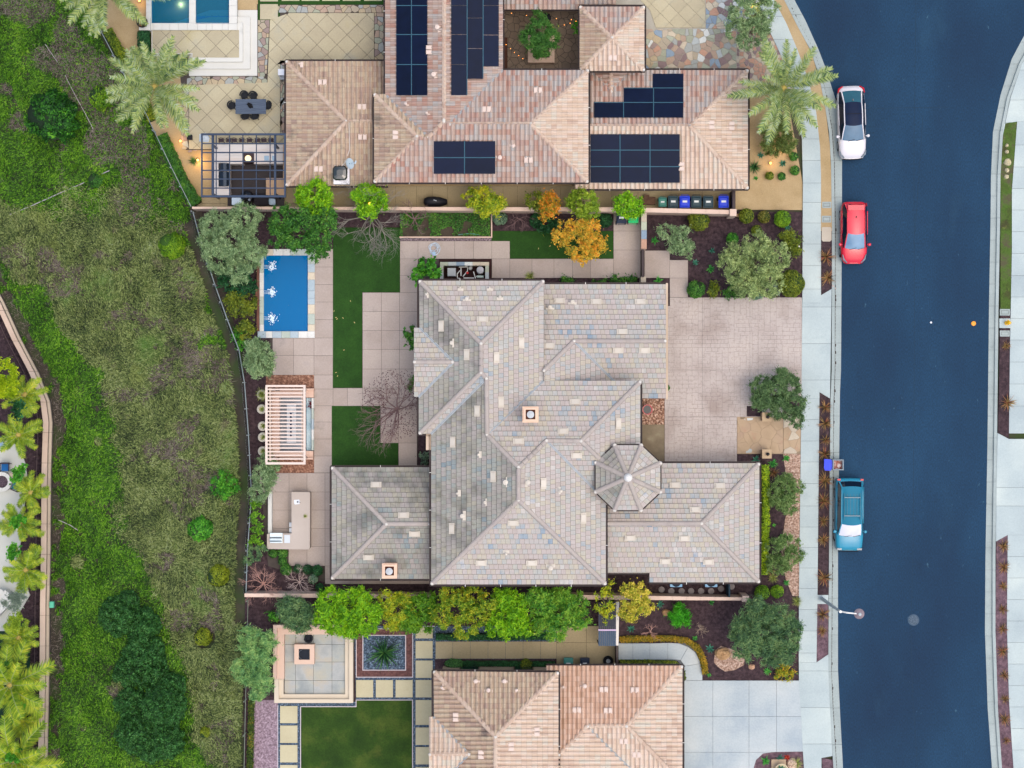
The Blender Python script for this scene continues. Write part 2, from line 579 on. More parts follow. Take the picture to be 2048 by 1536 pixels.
WHITEM = mat('pale precast', ['#b4b4ad', '#c3c2ba'], .8, 4, fine=.08, rnd=.2, stains=[('#8b8f88', .7, .62, .5)])
# street
LEDGE = [(1500, -200), (1560, -60), (1589, 0), (1611, 41), (1637.5, 100), (1652, 138), (1662, 170), (1673, 205), (1680, 250), (1684, 313), (1684, 390), (1682, 740), (1680, 782), (1676, 1095), (1676, 1340), (1681, 1442), (1686, 1536), (1700, 1760)]
LFACE = [(1486, -200), (1546, -60), (1575, 0), (1602, 53), (1626, 97), (1643, 146), (1655, 205), (1664, 262), (1668, 322), (1670, 450), (1669.5, 740), (1667, 800), (1664, 1135), (1662.6, 1340), (1665.7, 1416), (1673, 1536), (1687, 1760)]
LTOP = [(x - 6, y + 1) for x, y in LFACE]
LSTRIP = [(1462, -200), (1522, -60), (1548, 0), (1573, 47), (1596, 102), (1617, 161), (1632, 220), (1640, 293), (1642, 351), (1642, 590), (1641, 640), (1639, 785), (1635, 1190), (1633, 1325), (1636, 1420), (1643, 1516), (1655, 1760)]
LWALK = [(1430, -200), (1490, -60), (1517, 0), (1538, 59), (1558, 102), (1579, 150), (1597, 220), (1604, 278), (1606, 366), (1605.5, 450), (1604, 740), (1602, 860), (1598, 1190), (1597.6, 1350), (1606, 1503), (1608, 1536), (1622, 1760)]
REDGE = [(2300, -200), (2110, -20), (2048, 72), (2024, 117), (2001, 190), (1986, 264), (1982, 352), (1981, 450), (1978, 617), (1975, 888), (1971, 1107), (1970, 1265), (1975.5, 1418), (1984, 1536), (2004, 1760)]
RFACE = [(2312, -185), (2124, -5), (2062, 84), (2038, 128), (2014, 196), (2000, 268), (1995, 352), (1994, 450), (1991, 617), (1988, 888), (1985, 1107), (1985, 1265), (1990, 1418), (1998, 1536), (2018, 1760)]
RTOP = [(x + 6, y) for x, y in RFACE]
RSTRIP = [(2380, -120), (2190, 20), (2100, 120), (2060, 180), (2035, 236), (2024, 381), (2024, 500), (2020, 700), (2018, 876), (2015.6, 1070), (2014, 1252), (2018, 1400), (2027, 1536), (2050, 1760)]
def at_y(line, y):
 return lerp_line(line, y)
def band(a, b, ya, yb, extra=()):
 """polygon between two lines from ya to yb"""
 ys = sorted({ya, yb} | {p[1] for p in a if ya < p[1] < yb} | {p[1] for p in b if ya < p[1] < yb})
 A = [(at_y(a, y), y) for y in ys]
 B = [(at_y(b, y), y) for y in ys]
 return A + B[::-1]
struct(MB().prism(LEDGE + REDGE[::-1], -.3, 0).build('road', ASPH))
mb = MB()
CRK = mat('crack sealant', ['#162c3c'], 3)
for ln in ([(1832, 0), (1828, 300), (1829, 700), (1826, 1100), (1822, 1260), (1826, 1400), (1835, 1536)], [(1676, 222), (1780, 216), (1900, 214)], [(1846, 230), (1830, 470)]):
 for (x0, y0), (x1, y1) in zip(ln, ln[1:]):
  dx, dy = x1 - x0, y1 - y0
  L = math.hypot(dx, dy); nx_, ny_ = -dy / L * .35, dx / L * .35
  mb.prism([(x0 + nx_, y0 + ny_), (x1 + nx_, y1 + ny_), (x1 - nx_, y1 - ny_), (x0 - nx_, y0 - ny_)], 0, .004)
mb.build('road_crack', CRK, bpy.data.objects['road'])
def run(name, a, b, ya, yb, step, z0, z1, m, child, base_m, gap=.5, cuts=None):
 """strip of slabs between two lines, as a structure with one child per slab"""
 base = MB().prism(band(a, b, ya, yb), z0 - .1, z1 - .05).build(name, base_m)
 struct(base)
 ys = list(cuts) if cuts else list(np.arange(ya, yb, step)) + [yb]
 for y0, y1 in zip(ys, ys[1:]):
  if y1 - y0 < 1: continue
  q = band(a, b, y0 + gap / 2, y1 - gap / 2)
  MB().prism(q, z0, z1 + random.uniform(-.003, .003)).build(child, m, base)
 return base
run('gutter', LFACE, LEDGE, -190, 1750, 73, -.25, .012, CONC2, 'gutter_slab', JOINTC)
run('kerb', LTOP, LFACE, -190, 1750, 73, -.25, .14, CONC2, 'kerb_stone', JOINTC)
run('gutter', REDGE, RFACE, -180, 1750, 44, -.25, .012, CONC2, 'gutter_slab', JOINTC)
run('kerb', RFACE, RTOP, -180, 1750, 88, -.25, .14, CONC2, 'kerb_stone', JOINTC)
mb = MB()
for y in np.arange(-20, 1540, 7.0):
 x = at_y(LFACE, y)
 wv = .8 + 1.0 * float(vnoise(x, y, .05, 2)) + (1.5 if random.random() < .08 else 0)
 mb.prism([(x + .2, y), (x + wv, y + 1), (x + wv * random.uniform(.7, 1.2), y + 6), (x + .2, y + 7.4)], .012, .018)
tag(mb.build('gutter_litter', mat('dark gutter litter', ['#2b2a2b', '#453c38'], 4, fine=.4)), kind='stuff')
wk = [-60, -13, 33, 79, 125, 171, 217, 278, 321, 366, 405, 446, 488, 531, 578, 620]
run('pavement', LWALK, LSTRIP, -190, 606, 0, -.2, .145, CONC, 'paving_slab', JOINTC, cuts=[-190, -150, -105] + wk[:-2] + [578, 606])
def apron(poly, cuts, name='driveway_apron', m=CONC):
 base = MB().prism(poly, -.2, .10).build(name, JOINTC)
 struct(base)
 ys = cuts
 for y0, y1 in zip(ys, ys[1:]):
  q = clean(clip_box(poly, 0, y0 + .25, 3000, y1 - .25))
  if len(q) > 2 and area(q) > 5:
   MB().prism(q, 0, .142 + random.uniform(-.002, .002)).build('paving_slab', m, base)
 return base
apron([(1604.5, 606), (1641.3, 606), (1641.3, 591), (1663.2, 578), (1661.5, 700), (1660, 797), (1639, 784), (1639, 797), (1603, 797)], [570, 614, 687, 760, 800])
run('pavement', LWALK, LSTRIP, 797, 1325, 0, -.2, .145, CONC, 'paving_slab', JOINTC, cuts=[797, 839, 882, 924, 967, 1012, 1054, 1095, 1136, 1177, 1219, 1262, 1306, 1325])
apron([(1597.7, 1325), (1633, 1325), (1656.5, 1309), (1657, 1340), (1660, 1420), (1665, 1512), (1643, 1516), (1643, 1540), (1608.2, 1540), (1606, 1503), (1598, 1361)], [1300, 1342, 1415, 1488, 1540])
run('pavement', RSTRIP, [(x + 60, y) for x, y in RSTRIP], 243, 867, 43, -.2, .145, CONC, 'paving_slab', JOINTC, cuts=[243, 290, 334, 377, 420, 463, 507, 551, 594, 637, 680, 724, 768, 812, 867])
apron([(2068, 90), (2100, 90), (2120, 243), (2035, 243), (2008, 247), (2006, 270), (2021, 196), (2044, 128)], [80, 140, 200, 245, 275])
apron([(1995, 866), (2018, 878), (2090, 878), (2090, 1070), (2015.6, 1070), (1992, 1083), (1993, 975)], [860, 975, 1012, 1090])
run('pavement', RSTRIP, [(x + 60, y) for x, y in RSTRIP], 1070, 1750, 43, -.2, .145, CONC, 'paving_slab', JOINTC)
sheet('planting_strip', [(at_y(LSTRIP, y), y) for y in (-60, 0, 47, 102, 161, 220, 293, 351, 462)] + [(at_y(LTOP, y), y) for y in (462, 351, 293, 220, 161, 102, 47, 0, -60)], .12, TAN)
sheet('planting_strip', [(1642, 462), (1663.8, 462), (1663.5, 578), (1641.3, 591)], .12, MULCH)
sheet('planting_strip', [(1639, 785), (1660, 797), (1657, 1190), (1635, 1190)], .12, MULCH)
sheet('lamp_pad', [(1634.5, 1190), (1657, 1190), (1656.5, 1208), (1634.5, 1208)], .145, CONC)
sheet('planting_strip', [(1634.5, 1208), (1656.5, 1208), (1656.5, 1309), (1633, 1325)], .12, MULCH2)
sheet('planting_strip', [(1644, 1516), (1665.5, 1520), (1690, 1750), (1655, 1750)], .12, MULCH2)
sheet('planting_strip', [(2008, 247), (2035, 236), (2024, 381), (2024, 618), (2001, 618), (2001, 352)], .12, VERGE)
sheet('planting_strip', [(2001, 618), (2021, 618), (2020, 659), (2000, 659)], .115, MULCH)
sheet('planting_strip', [(2000, 659), (2020, 659), (2018, 876), (1996, 866)], .12, MULCH)
sheet('planting_strip', [(1993, 1083), (2015.6, 1070), (2014, 1252), (2018, 1400), (2027, 1536), (2050, 1750), (2024, 1750), (2004, 1536), (1996, 1418), (1991, 1265)], .12, MULCH2)
# yards: base sheets
sheet('garden_bed', [(505, 424), (1605, 424), (1602, 908), (1598, 1192), (494, 1192), (500, 870), (484, 700), (404, 424), (386, 418)], .06, MULCH)
sheet('garden_bed', [(490, 1192), (1598, 1192), (1598, 1361), (1240, 1361), (1240, 1760), (486, 1760)], .055, MULCH)
sheet('garden_bed', [(150, -60), (384, 413), (1606, 420), (1606, 370), (1558, 102), (1480, -120), (150, -120)], .05, TAN)
sheet('garden_bed', [(1040, 1330), (1600, 1361), (1608, 1536), (1622, 1760), (1040, 1760)], .05, MULCH2)
def slabs(name, poly, m, z, base=JOINT, **kw):
 b = MB().prism(poly, z - .15, z - .05).build(name, base)
 struct(b)
 pave(b, poly, z0=z - .1, z1=z, m=m, **kw)
 return b
def slabgrid(name, polybase, xs, ys, m, z, skip=(), poly=None, base=JOINT, gap=.5):
 b = MB().prism(polybase, z - .15, z - .05).build(name, base)
 struct(b)
 grid(b, xs, ys, z - .1, z, m, skip=skip, poly=poly, gap=gap)
 return b
slabgrid('side_path', [(600, 372), (1466, 372), (1466, 414), (600, 414)], [600, 640, 666, 736, 791, 833, 865, 895, 941, 1006, 1035, 1071, 1121, 1160, 1223, 1276, 1342, 1405, 1466], [372, 414], OCHRE2, .1)
slabs('side_path', [(560, 340), (600, 340), (600, 414), (392, 414), (400, 396), (560, 396)], OCHRE2, .1, cw=44, ch=37)
MB_ = MB().prism([(1230, -120), (1520, -120), (1558, 102), (1590, 190), (1502, 190), (1496, 137), (1290, 137), (1290, 10), (1230, 10)], -.1, .07).build('entry_court', mat('pale mortar', ['#8b877b', '#a29e90'], 2, fine=.15)); struct(MB_)
pave(MB_, [(1258, -120), (1410, -120), (1410, 55), (1312, 55), (1300, 20), (1270, -12), (1230, -30)], 25.5, 25.5, .07, .11, OCHRE, ang=45, off=(9, 3))
crazy(MB_, [(1290, 58), (1472, 58), (1472, 137), (1290, 137)], 12.5, .07, .105, None, seed=3, mats=MUTED * 2 + STONES)
crazy(MB_, [(1412, -30), (1505, -30), (1540, 60), (1472, 57), (1412, 57)], 12, .07, .105, None, seed=4, mats=STONES)
crazy(MB_, [(1474, 60), (1545, 60), (1566, 120), (1578, 165), (1500, 165), (1497, 137), (1474, 137)], 9, .07, .105, None, seed=5, mats=[STONES[3], STONES[0], STONES[5]], gap=1.2)
MB_ = MB().prism([(1006, 18), (1160, 18), (1160, 142), (1006, 142)], -.1, .06).build('courtyard', JOINT); struct(MB_)
crazy(MB_, [(1006, 18), (1160, 18), (1160, 142), (1006, 142)], 13, .06, .1, None, seed=6, mats=[mat('dark flagstone', ['#6a5c50', '#7d6f60', '#62584e'], .9, rnd=.5, fine=.15)])  # courtyard stones in dark brown tones, varied from stone to stone
MB_ = MB().prism([(360, 146), (514, 146), (514, 8), (772, 8), (772, 125), (575, 125), (575, 300), (372, 300)], -.1, .06).build('patio', JOINT); struct(MB_)
pave(MB_, [(578, 26), (748, 26), (748, 121), (560, 121), (560, 270), (378, 270), (378, 170), (535, 165), (540, 40)], 28.3, 28.3, .06, .11, OCHRE, ang=45, off=(2, 11), gap=.6)
pave(MB_, [(378, 270), (572, 270), (572, 298), (378, 298)], 28.3, 28.3, .06, .11, OCHRE, ang=45, off=(2, 11), gap=.6)
crazy(MB_, [(520, 10), (770, 10), (770, 25), (520, 25)], 12, .06, .105, None, seed=8, mats=MUTED)
crazy(MB_, [(749, 26), (770, 26), (770, 121), (749, 121)], 12, .06, .105, None, seed=9, mats=MUTED)
crazy(MB_, [(374, 153), (534, 153), (534, 169), (374, 169)], 12, .06, .105, None, seed=10, mats=MUTED)
crazy(MB_, [(516, 40), (539, 40), (533, 153), (516, 153)], 12, .06, .105, None, seed=12, mats=MUTED)
crazy(MB_, [(561, 122), (573, 122), (573, 268), (561, 268)], 11, .06, .105, None, seed=13, mats=MUTED)
crazy(MB_, [(362, 170), (377, 170), (377, 298), (362, 298)], 12, .06, .105, None, seed=14, mats=MUTED)
crazy(MB_, [(400, 300), (378, 305), (372, 300)], 9, .06, .105, None, seed=14, mats=MUTED)
sheet('turf_border', [(516, -60), (770, -60), (770, 9), (560, 9), (560, 45), (516, 45)], .1, TURF)
b = MB().prism([(518, -60), (768, -60), (768, -59), (518, -59)], 0, .09).build('stepping_path', JOINT); struct(b)
grid(b, [520, 556], [8, 39], .05, .13, OCHRE)
for x0 in (561, 601, 642, 683, 726):
 grid(b, [x0 + 2, x0 + 38], [-40, 2], .05, .13, OCHRE)
grid(b, [520, 556], [-30, 3], .05, .13, OCHRE)
# centre yard paving
yd = [(667, 0)]
slabgrid('patio', [(628, 498), (667, 498), (667, 778), (663, 946), (663, 1168), (536, 1132), (520, 946), (630, 946), (630, 750), (540, 750), (540, 676), (628, 676)],
   [628, 666], [498, 534, 569, 604, 639, 676, 711, 750, 778, 811.6, 844, 878, 912, 945.6], PATIO, .12)
pt = bpy.data.objects['patio.001'] if 'patio.001' in bpy.data.objects else bpy.data.objects['patio']
grid(pt, [545, 587, 628], [676, 711, 750], .02, .12, PATIO)
grid(pt, [520, 536, 578, 614, 650, 663], [946, 984], .02, .12, PATIO)
grid(pt, [536, 578, 614, 650, 663], [984, 1020, 1057, 1093], .02, .12, PATIO)
grid(pt, [577, 614, 650, 663], [1093, 1132], .02, .12, PATIO)
grid(pt, [650, 663], [1132, 1158], .02, .12, PATIO)
grid(pt, [650, 700, 760, 820, 862], [1158, 1168], .02, .12, PATIO)
slabgrid('patio', [(800, 482), (1020, 482), (1020, 517), (1228, 517), (1228, 425), (1284, 425), (1284, 556), (836, 556), (836, 870), (833, 934), (797, 934), (797, 886), (760, 886), (760, 812), (666, 812), (666, 776), (725, 776), (725, 585), (800, 585)],
   [800, 836, 872, 909.5, 947, 983.6, 1019.7], [482, 517.6], PATIO, .118)
pt = [o for o in C.objects if o.name.startswith('patio')][-1]
grid(pt, [800, 836], [517.6, 551, 585], .02, .118, PATIO)
grid(pt, [983.6, 1019.7, 1064, 1108, 1145, 1181, 1227], [517.6, 556], .02, .118, PATIO)
grid(pt, [1227, 1284], [425, 462, 500, 556], .02, .118, PATIO)
grid(pt, [725, 763, 799, 835], [585, 623, 661, 699, 738, 776, 812], .02, .118, PATIO)
grid(pt, [666, 695, 725], [776, 812], .02, .118, PATIO)
grid(pt, [761, 797], [812, 849, 886], .02, .118, PATIO)
grid(pt, [797, 834], [812, 849, 886, 934], .02, .118, PATIO)
slabgrid('front_path', [(1288, 501), (1340, 501), (1340, 520), (1376, 520), (1376, 595), (1340, 595), (1340, 556), (1288, 556)], [1289, 1339.5], [501, 556], PATIO, .118)
pt = bpy.data.objects['front_path']
grid(pt, [1339.5, 1376], [520, 556, 594.5], .02, .118, PATIO)
sheet('artificial_lawn', [(666.5, 455), (800, 455), (800, 584.5), (724.5, 584.5), (724.5, 775.5), (665.5, 775.5)], .135, TURF)
sheet('artificial_lawn', [(663.5, 812), (760.5, 812), (760.5, 886), (796.5, 886), (796.5, 934), (663.5, 936)], .135, TURF)
sheet('artificial_lawn', [(983, 462), (1226.5, 462), (1226.5, 517), (1020, 517), (1020, 482), (983, 482)], .135, TURF)
sheet('garden_bed', [(800, 424), (981, 424), (981, 473), (800, 473)], .16, DIRT)
sheet('gravel_strip', [(800, 475), (984, 475), (984, 481.5), (800, 481.5)], .13, mat('dark gravel', ['#3a3236', '#6a5c60', '#8a7c80'], 9, fine=.6, fscale=15, spread=3))
o = MB().rect(799, 473, 984, 475.5, 0, .32).rect(982, 428, 984.5, 475.6, 0, .321).build('retaining_edge', WALLM)
tag(o, 'low tan retaining edge round the weedy planter bed north of the grey tiled house', 'edging')
sheet('bark_bed', [(532, 750), (628, 750), (628, 778), (532, 778)], .10, BARK)
sheet('bark_bed', [(530, 912), (628, 912), (628, 945.5), (528, 945.5)], .10, BARK)
sheet('gravel_bed', [(1284.5, 797), (1329, 797), (1329, 849), (1284.5, 849)], .10, GRAVEL)
sheet('porch_slab', [(1278, 849), (1329, 849), (1329, 926), (1278, 926)], .11, mat('mossy brown concrete', ['#5f5342', '#6f634f', '#857a63'], .8, fine=.12, stains=[('#8f8c70', .8, .6, .5)]))
sheet('gravel_bed', [(1566, 908), (1602, 908), (1598, 1192), (1585, 1192), (1572, 1160), (1562, 1100), (1570, 1040), (1582, 990), (1572, 950)], .10, PINKG)
def stamped():
 m = bpy.data.materials.new('stamped concrete')
 m.use_nodes = True
 t = NT(m); b = t.n['Principled BSDF']
 geo = t.new('ShaderNodeNewGeometry')
 mp = t.new('ShaderNodeMapping'); t.link(geo.outputs['Position'], mp.inputs[0])
 outs = []
 for i, (bw, bh, rot) in enumerate(((.42, .27, 0), (.60, .40, PI / 2))):
  mq = t.new('ShaderNodeMapping'); t.link(geo.outputs['Position'], mq.inputs[0]); mq.inputs['Rotation'].default_value = (0, 0, rot)
  br = t.new('ShaderNodeTexBrick', offset=.37, squash=1.5, squash_frequency=3)
  t.link(mq.outputs[0], br.inputs['Vector'])
  br.inputs['Scale'].default_value = 1
  br.inputs['Mortar Size'].default_value = .014
  br.inputs['Mortar Smooth'].default_value = .6
  br.inputs['Brick Width'].default_value = bw
  br.inputs['Row Height'].default_value = bh
  outs.append(br.outputs['Fac'])
 sel = t.math('GREATER_THAN', t.noise(geo.outputs['Position'], .9, 0), .5)
 fac = t.math('ADD', t.math('MULTIPLY', outs[0], t.math('SUBTRACT', 1, sel)), t.math('MULTIPLY', outs[1], sel))
 n1 = t.noise(geo.outputs['Position'], .35, 5)
 base = t.ramp(n1, [(.3, hx('#8c7f76')), (.5, hx('#a39991')), (.7, hx('#ada298'))])
 g = t.noise(geo.outputs['Position'], 7, 5, .7)
 base = t.mix(t.math('MULTIPLY', t.math('MAXIMUM', t.math('SUBTRACT', g, .52), 0), 2.6), base, hx('#6f5c55'))
 wear = t.noise(geo.outputs['Position'], .25, 3)
 col = t.mix(t.math('MULTIPLY', fac, t.math('ADD', .05, t.math('MULTIPLY', wear, .7))), base, hx('#5c4a44'))
 t.link(col, b.inputs['Base Color'])
 b.inputs['Roughness'].default_value = .8
 bn = t.new('ShaderNodeBump', _0=.5)
 bn.inputs['Distance'].default_value = .02
 t.link(t.math('SUBTRACT', 1, fac), bn.inputs['Height'])
 t.link(bn.outputs[0], b.inputs['Normal'])
 return m
STAMP = stamped()
DP = [(1339.8, 595), (1604, 595), (1603, 835), (1494, 835), (1474, 835), (1474, 926), (1329.5, 926), (1329.5, 612), (1339.8, 612)]
b = MB().prism(DP, -.1, .06).build('driveway', JOINT); struct(b)
for (x0, x1, y0, y1) in ((1329, 1405, 594, 740), (1405, 1500, 594, 740), (1500, 1604, 594, 740), (1329, 1405, 740, 834), (1405, 1500, 740, 834), (1500, 1604, 740, 834), (1329, 1405, 834, 926), (1405, 1474, 834, 926)):
 q = clean(clip_box(DP, x0 + .2, y0 + .2, x1 - .2, y1 - .2))
 if len(q) > 2 and area(q) > 10:
  MB().prism(q, 0, .125).build('stamped_slab', STAMP, b)
b = MB().prism([(1474, 833), (1602, 833), (1601, 908), (1474, 908)], -.1, .08).build('entry_path', mat('sandy mortar', ['#7a6a55', '#8d7d68'], 2)); struct(b)
crazy(b, [(1474.5, 833.5), (1566, 833.5), (1566, 907), (1474.5, 907)], 19, .08, .125, None, seed=21, mats=[mat('sandy flagstone', ['#8d7960', '#a08b70', '#927c6a'], 1.1, rnd=.3, fine=.12, stains=[('#a37260', 1.4, .6, .5)])], gap=.35)
crazy(b, [(1567, 833.5), (1601.5, 833.5), (1601, 907), (1567, 907)], 19, .08, .12, None, seed=23, mats=[mat('sandy flagstone', []), STONES[0]], gap=.35)
MB().prism([(1482, 842), (1490, 838), (1494, 848), (1486, 853), (1480, 850)], .08, .13).build('flagstone', STONES[6], b)
MB().prism([(1494, 836), (1506, 836), (1505, 840), (1495, 841)], .08, .13).build('flagstone', STONES[6], b)
MB().prism([(1492, 900), (1497, 896), (1505, 899), (1503, 905), (1492, 906)], .08, .13).build('flagstone', STONES[1], b)
sheet('garden_bed', [(1493.5, 812), (1524, 812), (1524, 832.6), (1493.5, 832.6)], .128, MULCH)
sheet('garden_bed', [(1567, 800), (1603, 800), (1602.5, 832.6), (1567, 832.6)], .128, MULCH)
# south garden
sheet('pebble_bed', [(556, 1404), (712, 1404), (708, 1252), (1113, 1252), (1113, 1760), (556, 1760)], .085, PEBBLE)
sheet('purple_gravel_bed', [(508, 1400), (558, 1400), (555, 1412), (556, 1760), (505, 1760)], .087, mat('purple gravel', ['#5f4f55', '#7d6a72', '#9a8890'], 8, fine=.6, fscale=14, spread=2.8, stains=[('#4a5a38', 1.5, .63, .4)]))
b = MB().rect(557, 1411, 558, 1412, 0, .08).build('stepping_path', JOINT); struct(b)
Z0, Z1 = .05, .135
grid(b, [560, 595], [1412, 1446.5], Z0, Z1, CREAM)
for y0 in (1451, 1490, 1530, 1569, 1609, 1650): grid(b, [560, 595], [y0, y0 + 35], Z0, Z1, CREAM)
for x0 in (712, 751.5, 791): grid(b, [x0, x0 + 34.5], [1360, 1395], Z0, Z1, CREAM)
for y0, y1 in ((1254, 1277), (1282, 1317), (1321, 1356), (1360, 1395), (1400, 1450), (1455, 1490), (1494, 1529), (1534, 1569), (1574, 1609)): grid(b, [831, 865.5], [y0, y1], Z0, Z1, CREAM)
b2 = MB().prism([(871, 1282), (1240, 1271), (1237, 1331), (1113, 1331), (1113, 1317), (871, 1317)], 0, .08).build('side_path', JOINT); struct(b2)
grid(b2, [871, 905.5, 940.5, 976, 1011, 1046, 1081, 1113], [1283, 1317.5], .05, .13, OCHRE2)
grid(b2, [1113, 1173, 1236], [1252, 1285, 1332], .05, .13, OCHRE2)
sheet('lawn', [(602, 1414), (712, 1414), (712, 1400.5), (824, 1400.5), (824, 1760), (602, 1760)], .12, LAWN)
sheet('garden_bed', [(713, 1258), (824, 1258), (824, 1354), (713, 1354)], .11, mat('red brown mulch', ['#3d2624', '#573a36', '#6b4a45'], 6, fine=.5, fscale=18, spread=2.2))
sheet('pebble_bed', [(726, 1271), (811, 1271), (811, 1340), (726, 1340)], .125, PEBBLE)
EDGE = mat('pale edging', ['#b9aeb0', '#c9bfc0'], 2)
mb = MB()
def ring(mb, x0, y0, x1, y1, t_, z0, z1):
 mb.rect(x0, y0, x1, y0 + t_, z0, z1); mb.rect(x0, y1 - t_, x1, y1, z0, z1)
 mb.rect(x0, y0 + t_, x0 + t_, y1 - t_, z0, z1); mb.rect(x1 - t_, y0 + t_, x1, y1 - t_, z0, z1)
ring(mb, 712, 1257, 826, 1355, 1.2, .02, .15)
ring(mb, 725, 1270, 812, 1341, 1.4, .02, .17)
tag(mb.build('bed_edging', EDGE), 'pale double edging framing the square pebble bed with the big agave', 'edging')
le = thing('lawn_edging', W(712, 1414, 0), 'thin pale edging round the mown lawn of the south garden', 'edging')
for q in ((601, 1412.8, 713, 1414), (711.6, 1399.5, 825.5, 1400.7), (600.5, 1414, 601.7, 1600), (824.5, 1400, 825.7, 1600), (711.5, 1400.7, 712.7, 1412.8), (555, 1411, 556, 1600), (825, 1252, 870, 1253)):
 MB().rect(*q, .02, .15).build('edging_strip', EDGE, le)
sheet('mulch_strip', [(870, 1318), (1113, 1318), (1113, 1340), (870, 1340)], .10, MULCH)
b = MB().prism([(1236, 1286), (1372, 1286), (1394, 1300), (1405, 1330), (1405, 1361), (1366, 1361), (1366, 1335), (1355, 1322), (1236, 1318)], 0, .08).build('front_path', JOINTC); struct(b)
for q in ([(1237, 1287), (1265.5, 1287), (1265.5, 1319), (1237, 1319)], [(1266, 1287), (1299.5, 1287), (1299.5, 1319), (1266, 1319)], [(1300, 1287), (1335.3, 1286), (1335.3, 1319), (1300, 1319)],
   [(1335.8, 1286), (1358, 1287), (1376, 1294), (1361, 1320), (1353, 1319), (1335.8, 1319)], [(1376.5, 1294.3), (1391, 1305), (1401.5, 1327), (1370, 1332), (1361.5, 1320.5)], [(1370.2, 1332.5), (1401.7, 1327.5), (1404.5, 1345), (1404.5, 1360.5), (1366.5, 1360.5), (1366.5, 1336)]):
 MB().prism(q, .03, .13).build('paving_slab', DRIVE, b)
DP2 = [(1364, 1361), (1598, 1361), (1606, 1503), (1548, 1504), (1526, 1507), (1512, 1520), (1506, 1540), (1506, 1760), (1364, 1760)]
b = MB().prism(DP2, -.05, .08).build('driveway', JOINTC); struct(b)
grid(b, [1364, 1425.7, 1498, 1553, 1610], [1361, 1433, 1504.5, 1577, 1650, 1750], .04, .135, DRIVE, poly=DP2)
# roofs
FLAT_T = mat('mixed flat roof tile', ['#6a7d92', '#858f9a', '#9c9997', '#a59a98', '#9f9491', '#a69d90', '#999998', '#b2a9a5', '#7f8b9a'], .42, 5, rnd=.54, fine=.10, fscale=9, spread=2.4, rough=.9, stains=[('#75736c', .32, .60, .4), ('#8a7f74', .9, .62, .35)])
FLAT_W = mat('weathered flat roof tile', ['#5a6b7a', '#7a8288', '#8c8b86', '#91898a', '#8a8681', '#948e84', '#747f88'], .45, 5, rnd=.48, fine=.16, fscale=8, spread=2.2, rough=.95, stains=[('#474b4c', .5, .51, .55), ('#5e5b48', 1.2, .58, .5)])
BARREL_T = mat('pink clay barrel tile', ['#9c7a6b', '#b08d7c', '#b89784', '#bd9c8c', '#b59f90', '#a58a7c'], .35, 4, rnd=.55, fine=.08, fscale=9, spread=1.8, rough=.9, stains=[('#8a6f60', .8, .62, .35)])
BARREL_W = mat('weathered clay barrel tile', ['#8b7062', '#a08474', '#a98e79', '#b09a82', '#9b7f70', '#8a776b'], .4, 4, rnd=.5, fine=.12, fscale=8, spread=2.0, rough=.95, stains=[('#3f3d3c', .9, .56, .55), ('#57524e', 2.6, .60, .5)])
BARREL_R = mat('terracotta mix barrel tile', ['#aa6a57', '#b08876', '#b59483', '#b99b8b', '#ad9c92', '#b3816e', '#a38f85'], .35, 3, rnd=.75, fine=.08, fscale=9, spread=1.6, rough=.9)
RIDGE_F = mat('flat roof ridge cap', ['#8d857e', '#9d948b', '#968d87', '#a59c92'], .5, 3, rnd=.6, fine=.12, rough=.9, stains=[('#716a60', 1.2, .6, .4)])
RIDGE_B = mat('clay ridge cap', ['#a07c69', '#b58f79', '#bd9a84', '#a98470'], .5, 3, rnd=.6, fine=.10, rough=.9)
DECK = mat('roof underlay', ['#4c423c', '#574b44'], 1)
GUT = mat('dark brown gutter', ['#2c1f21'], rough=.5)
WHITEP = mat('white mortar', ['#c8c6c0', '#d8d6cf'], 3)
FLASH = mat('galvanised flashing', ['#878e90', '#9aa2a6'], 2, rough=.6)
STUCCO = mat('house stucco', ['#b09c85', '#bda994'], .6)
VENTM = mat('painted roof vent', ['#b3ab9d', '#bfb7a9'], 2, rough=.7, rnd=.3)
VENTP = mat('pink roof vent', ['#bba99c', '#c6b5a8'], 2, rough=.7, rnd=.3)
GLASS = mat('window glass', ['#1c262e'], rough=.08, spec=.6)
FRAME = mat('window frame', ['#4a3b32'], rough=.5)
PITCH = .40
FACE = {'N': (0, 1), 'S': (0, -1), 'W': (1, 0), 'E': (-1, 0)}
class Plane:
 def __init__(s, poly, face, eave, ze, m=0, p0=None, n=None, pitch=PITCH, hide=False):
  s.poly = [tuple(p) for p in poly]
  if n is None:
   n = FACE[face]
   p0 = (0, eave) if face in 'NS' else (eave, 0)
  s.n = n; s.p0 = p0; s.ze = ze; s.pitch = pitch; s.m = m
  s.u = (-n[1], n[0])          # along the eave (px)
  s.hide = hide
 def z(s, x, y):
  return s.ze + s.pitch * S * ((x - s.p0[0]) * s.n[0] + (y - s.p0[1]) * s.n[1])
 def uv(s, x, y):
  dx, dy = x - s.p0[0], y - s.p0[1]
  return dx * s.u[0] + dy * s.u[1], dx * s.n[0] + dy * s.n[1]
 def xy(s, u, v):
  return s.p0[0] + u * s.u[0] + v * s.n[0], s.p0[1] + u * s.u[1] + v * s.n[1]
 def P(s, u, v, lift):
  x, y = s.xy(u, v)
  z = s.ze + s.pitch * S * v + lift
  return W(x, y, z)
def lift_flat(u, v, w, h):
 return .095 - .075 * v / h
def lift_barrel(u, v, w, h):
 t = u / w
 b = math.sin(PI * min(t / .66, 1)) if t < .66 else -.45 * math.sin(PI * (t - .66) / .34)
 return .055 + .11 * b + .035 * (1 - v / h)
NSEG = 6
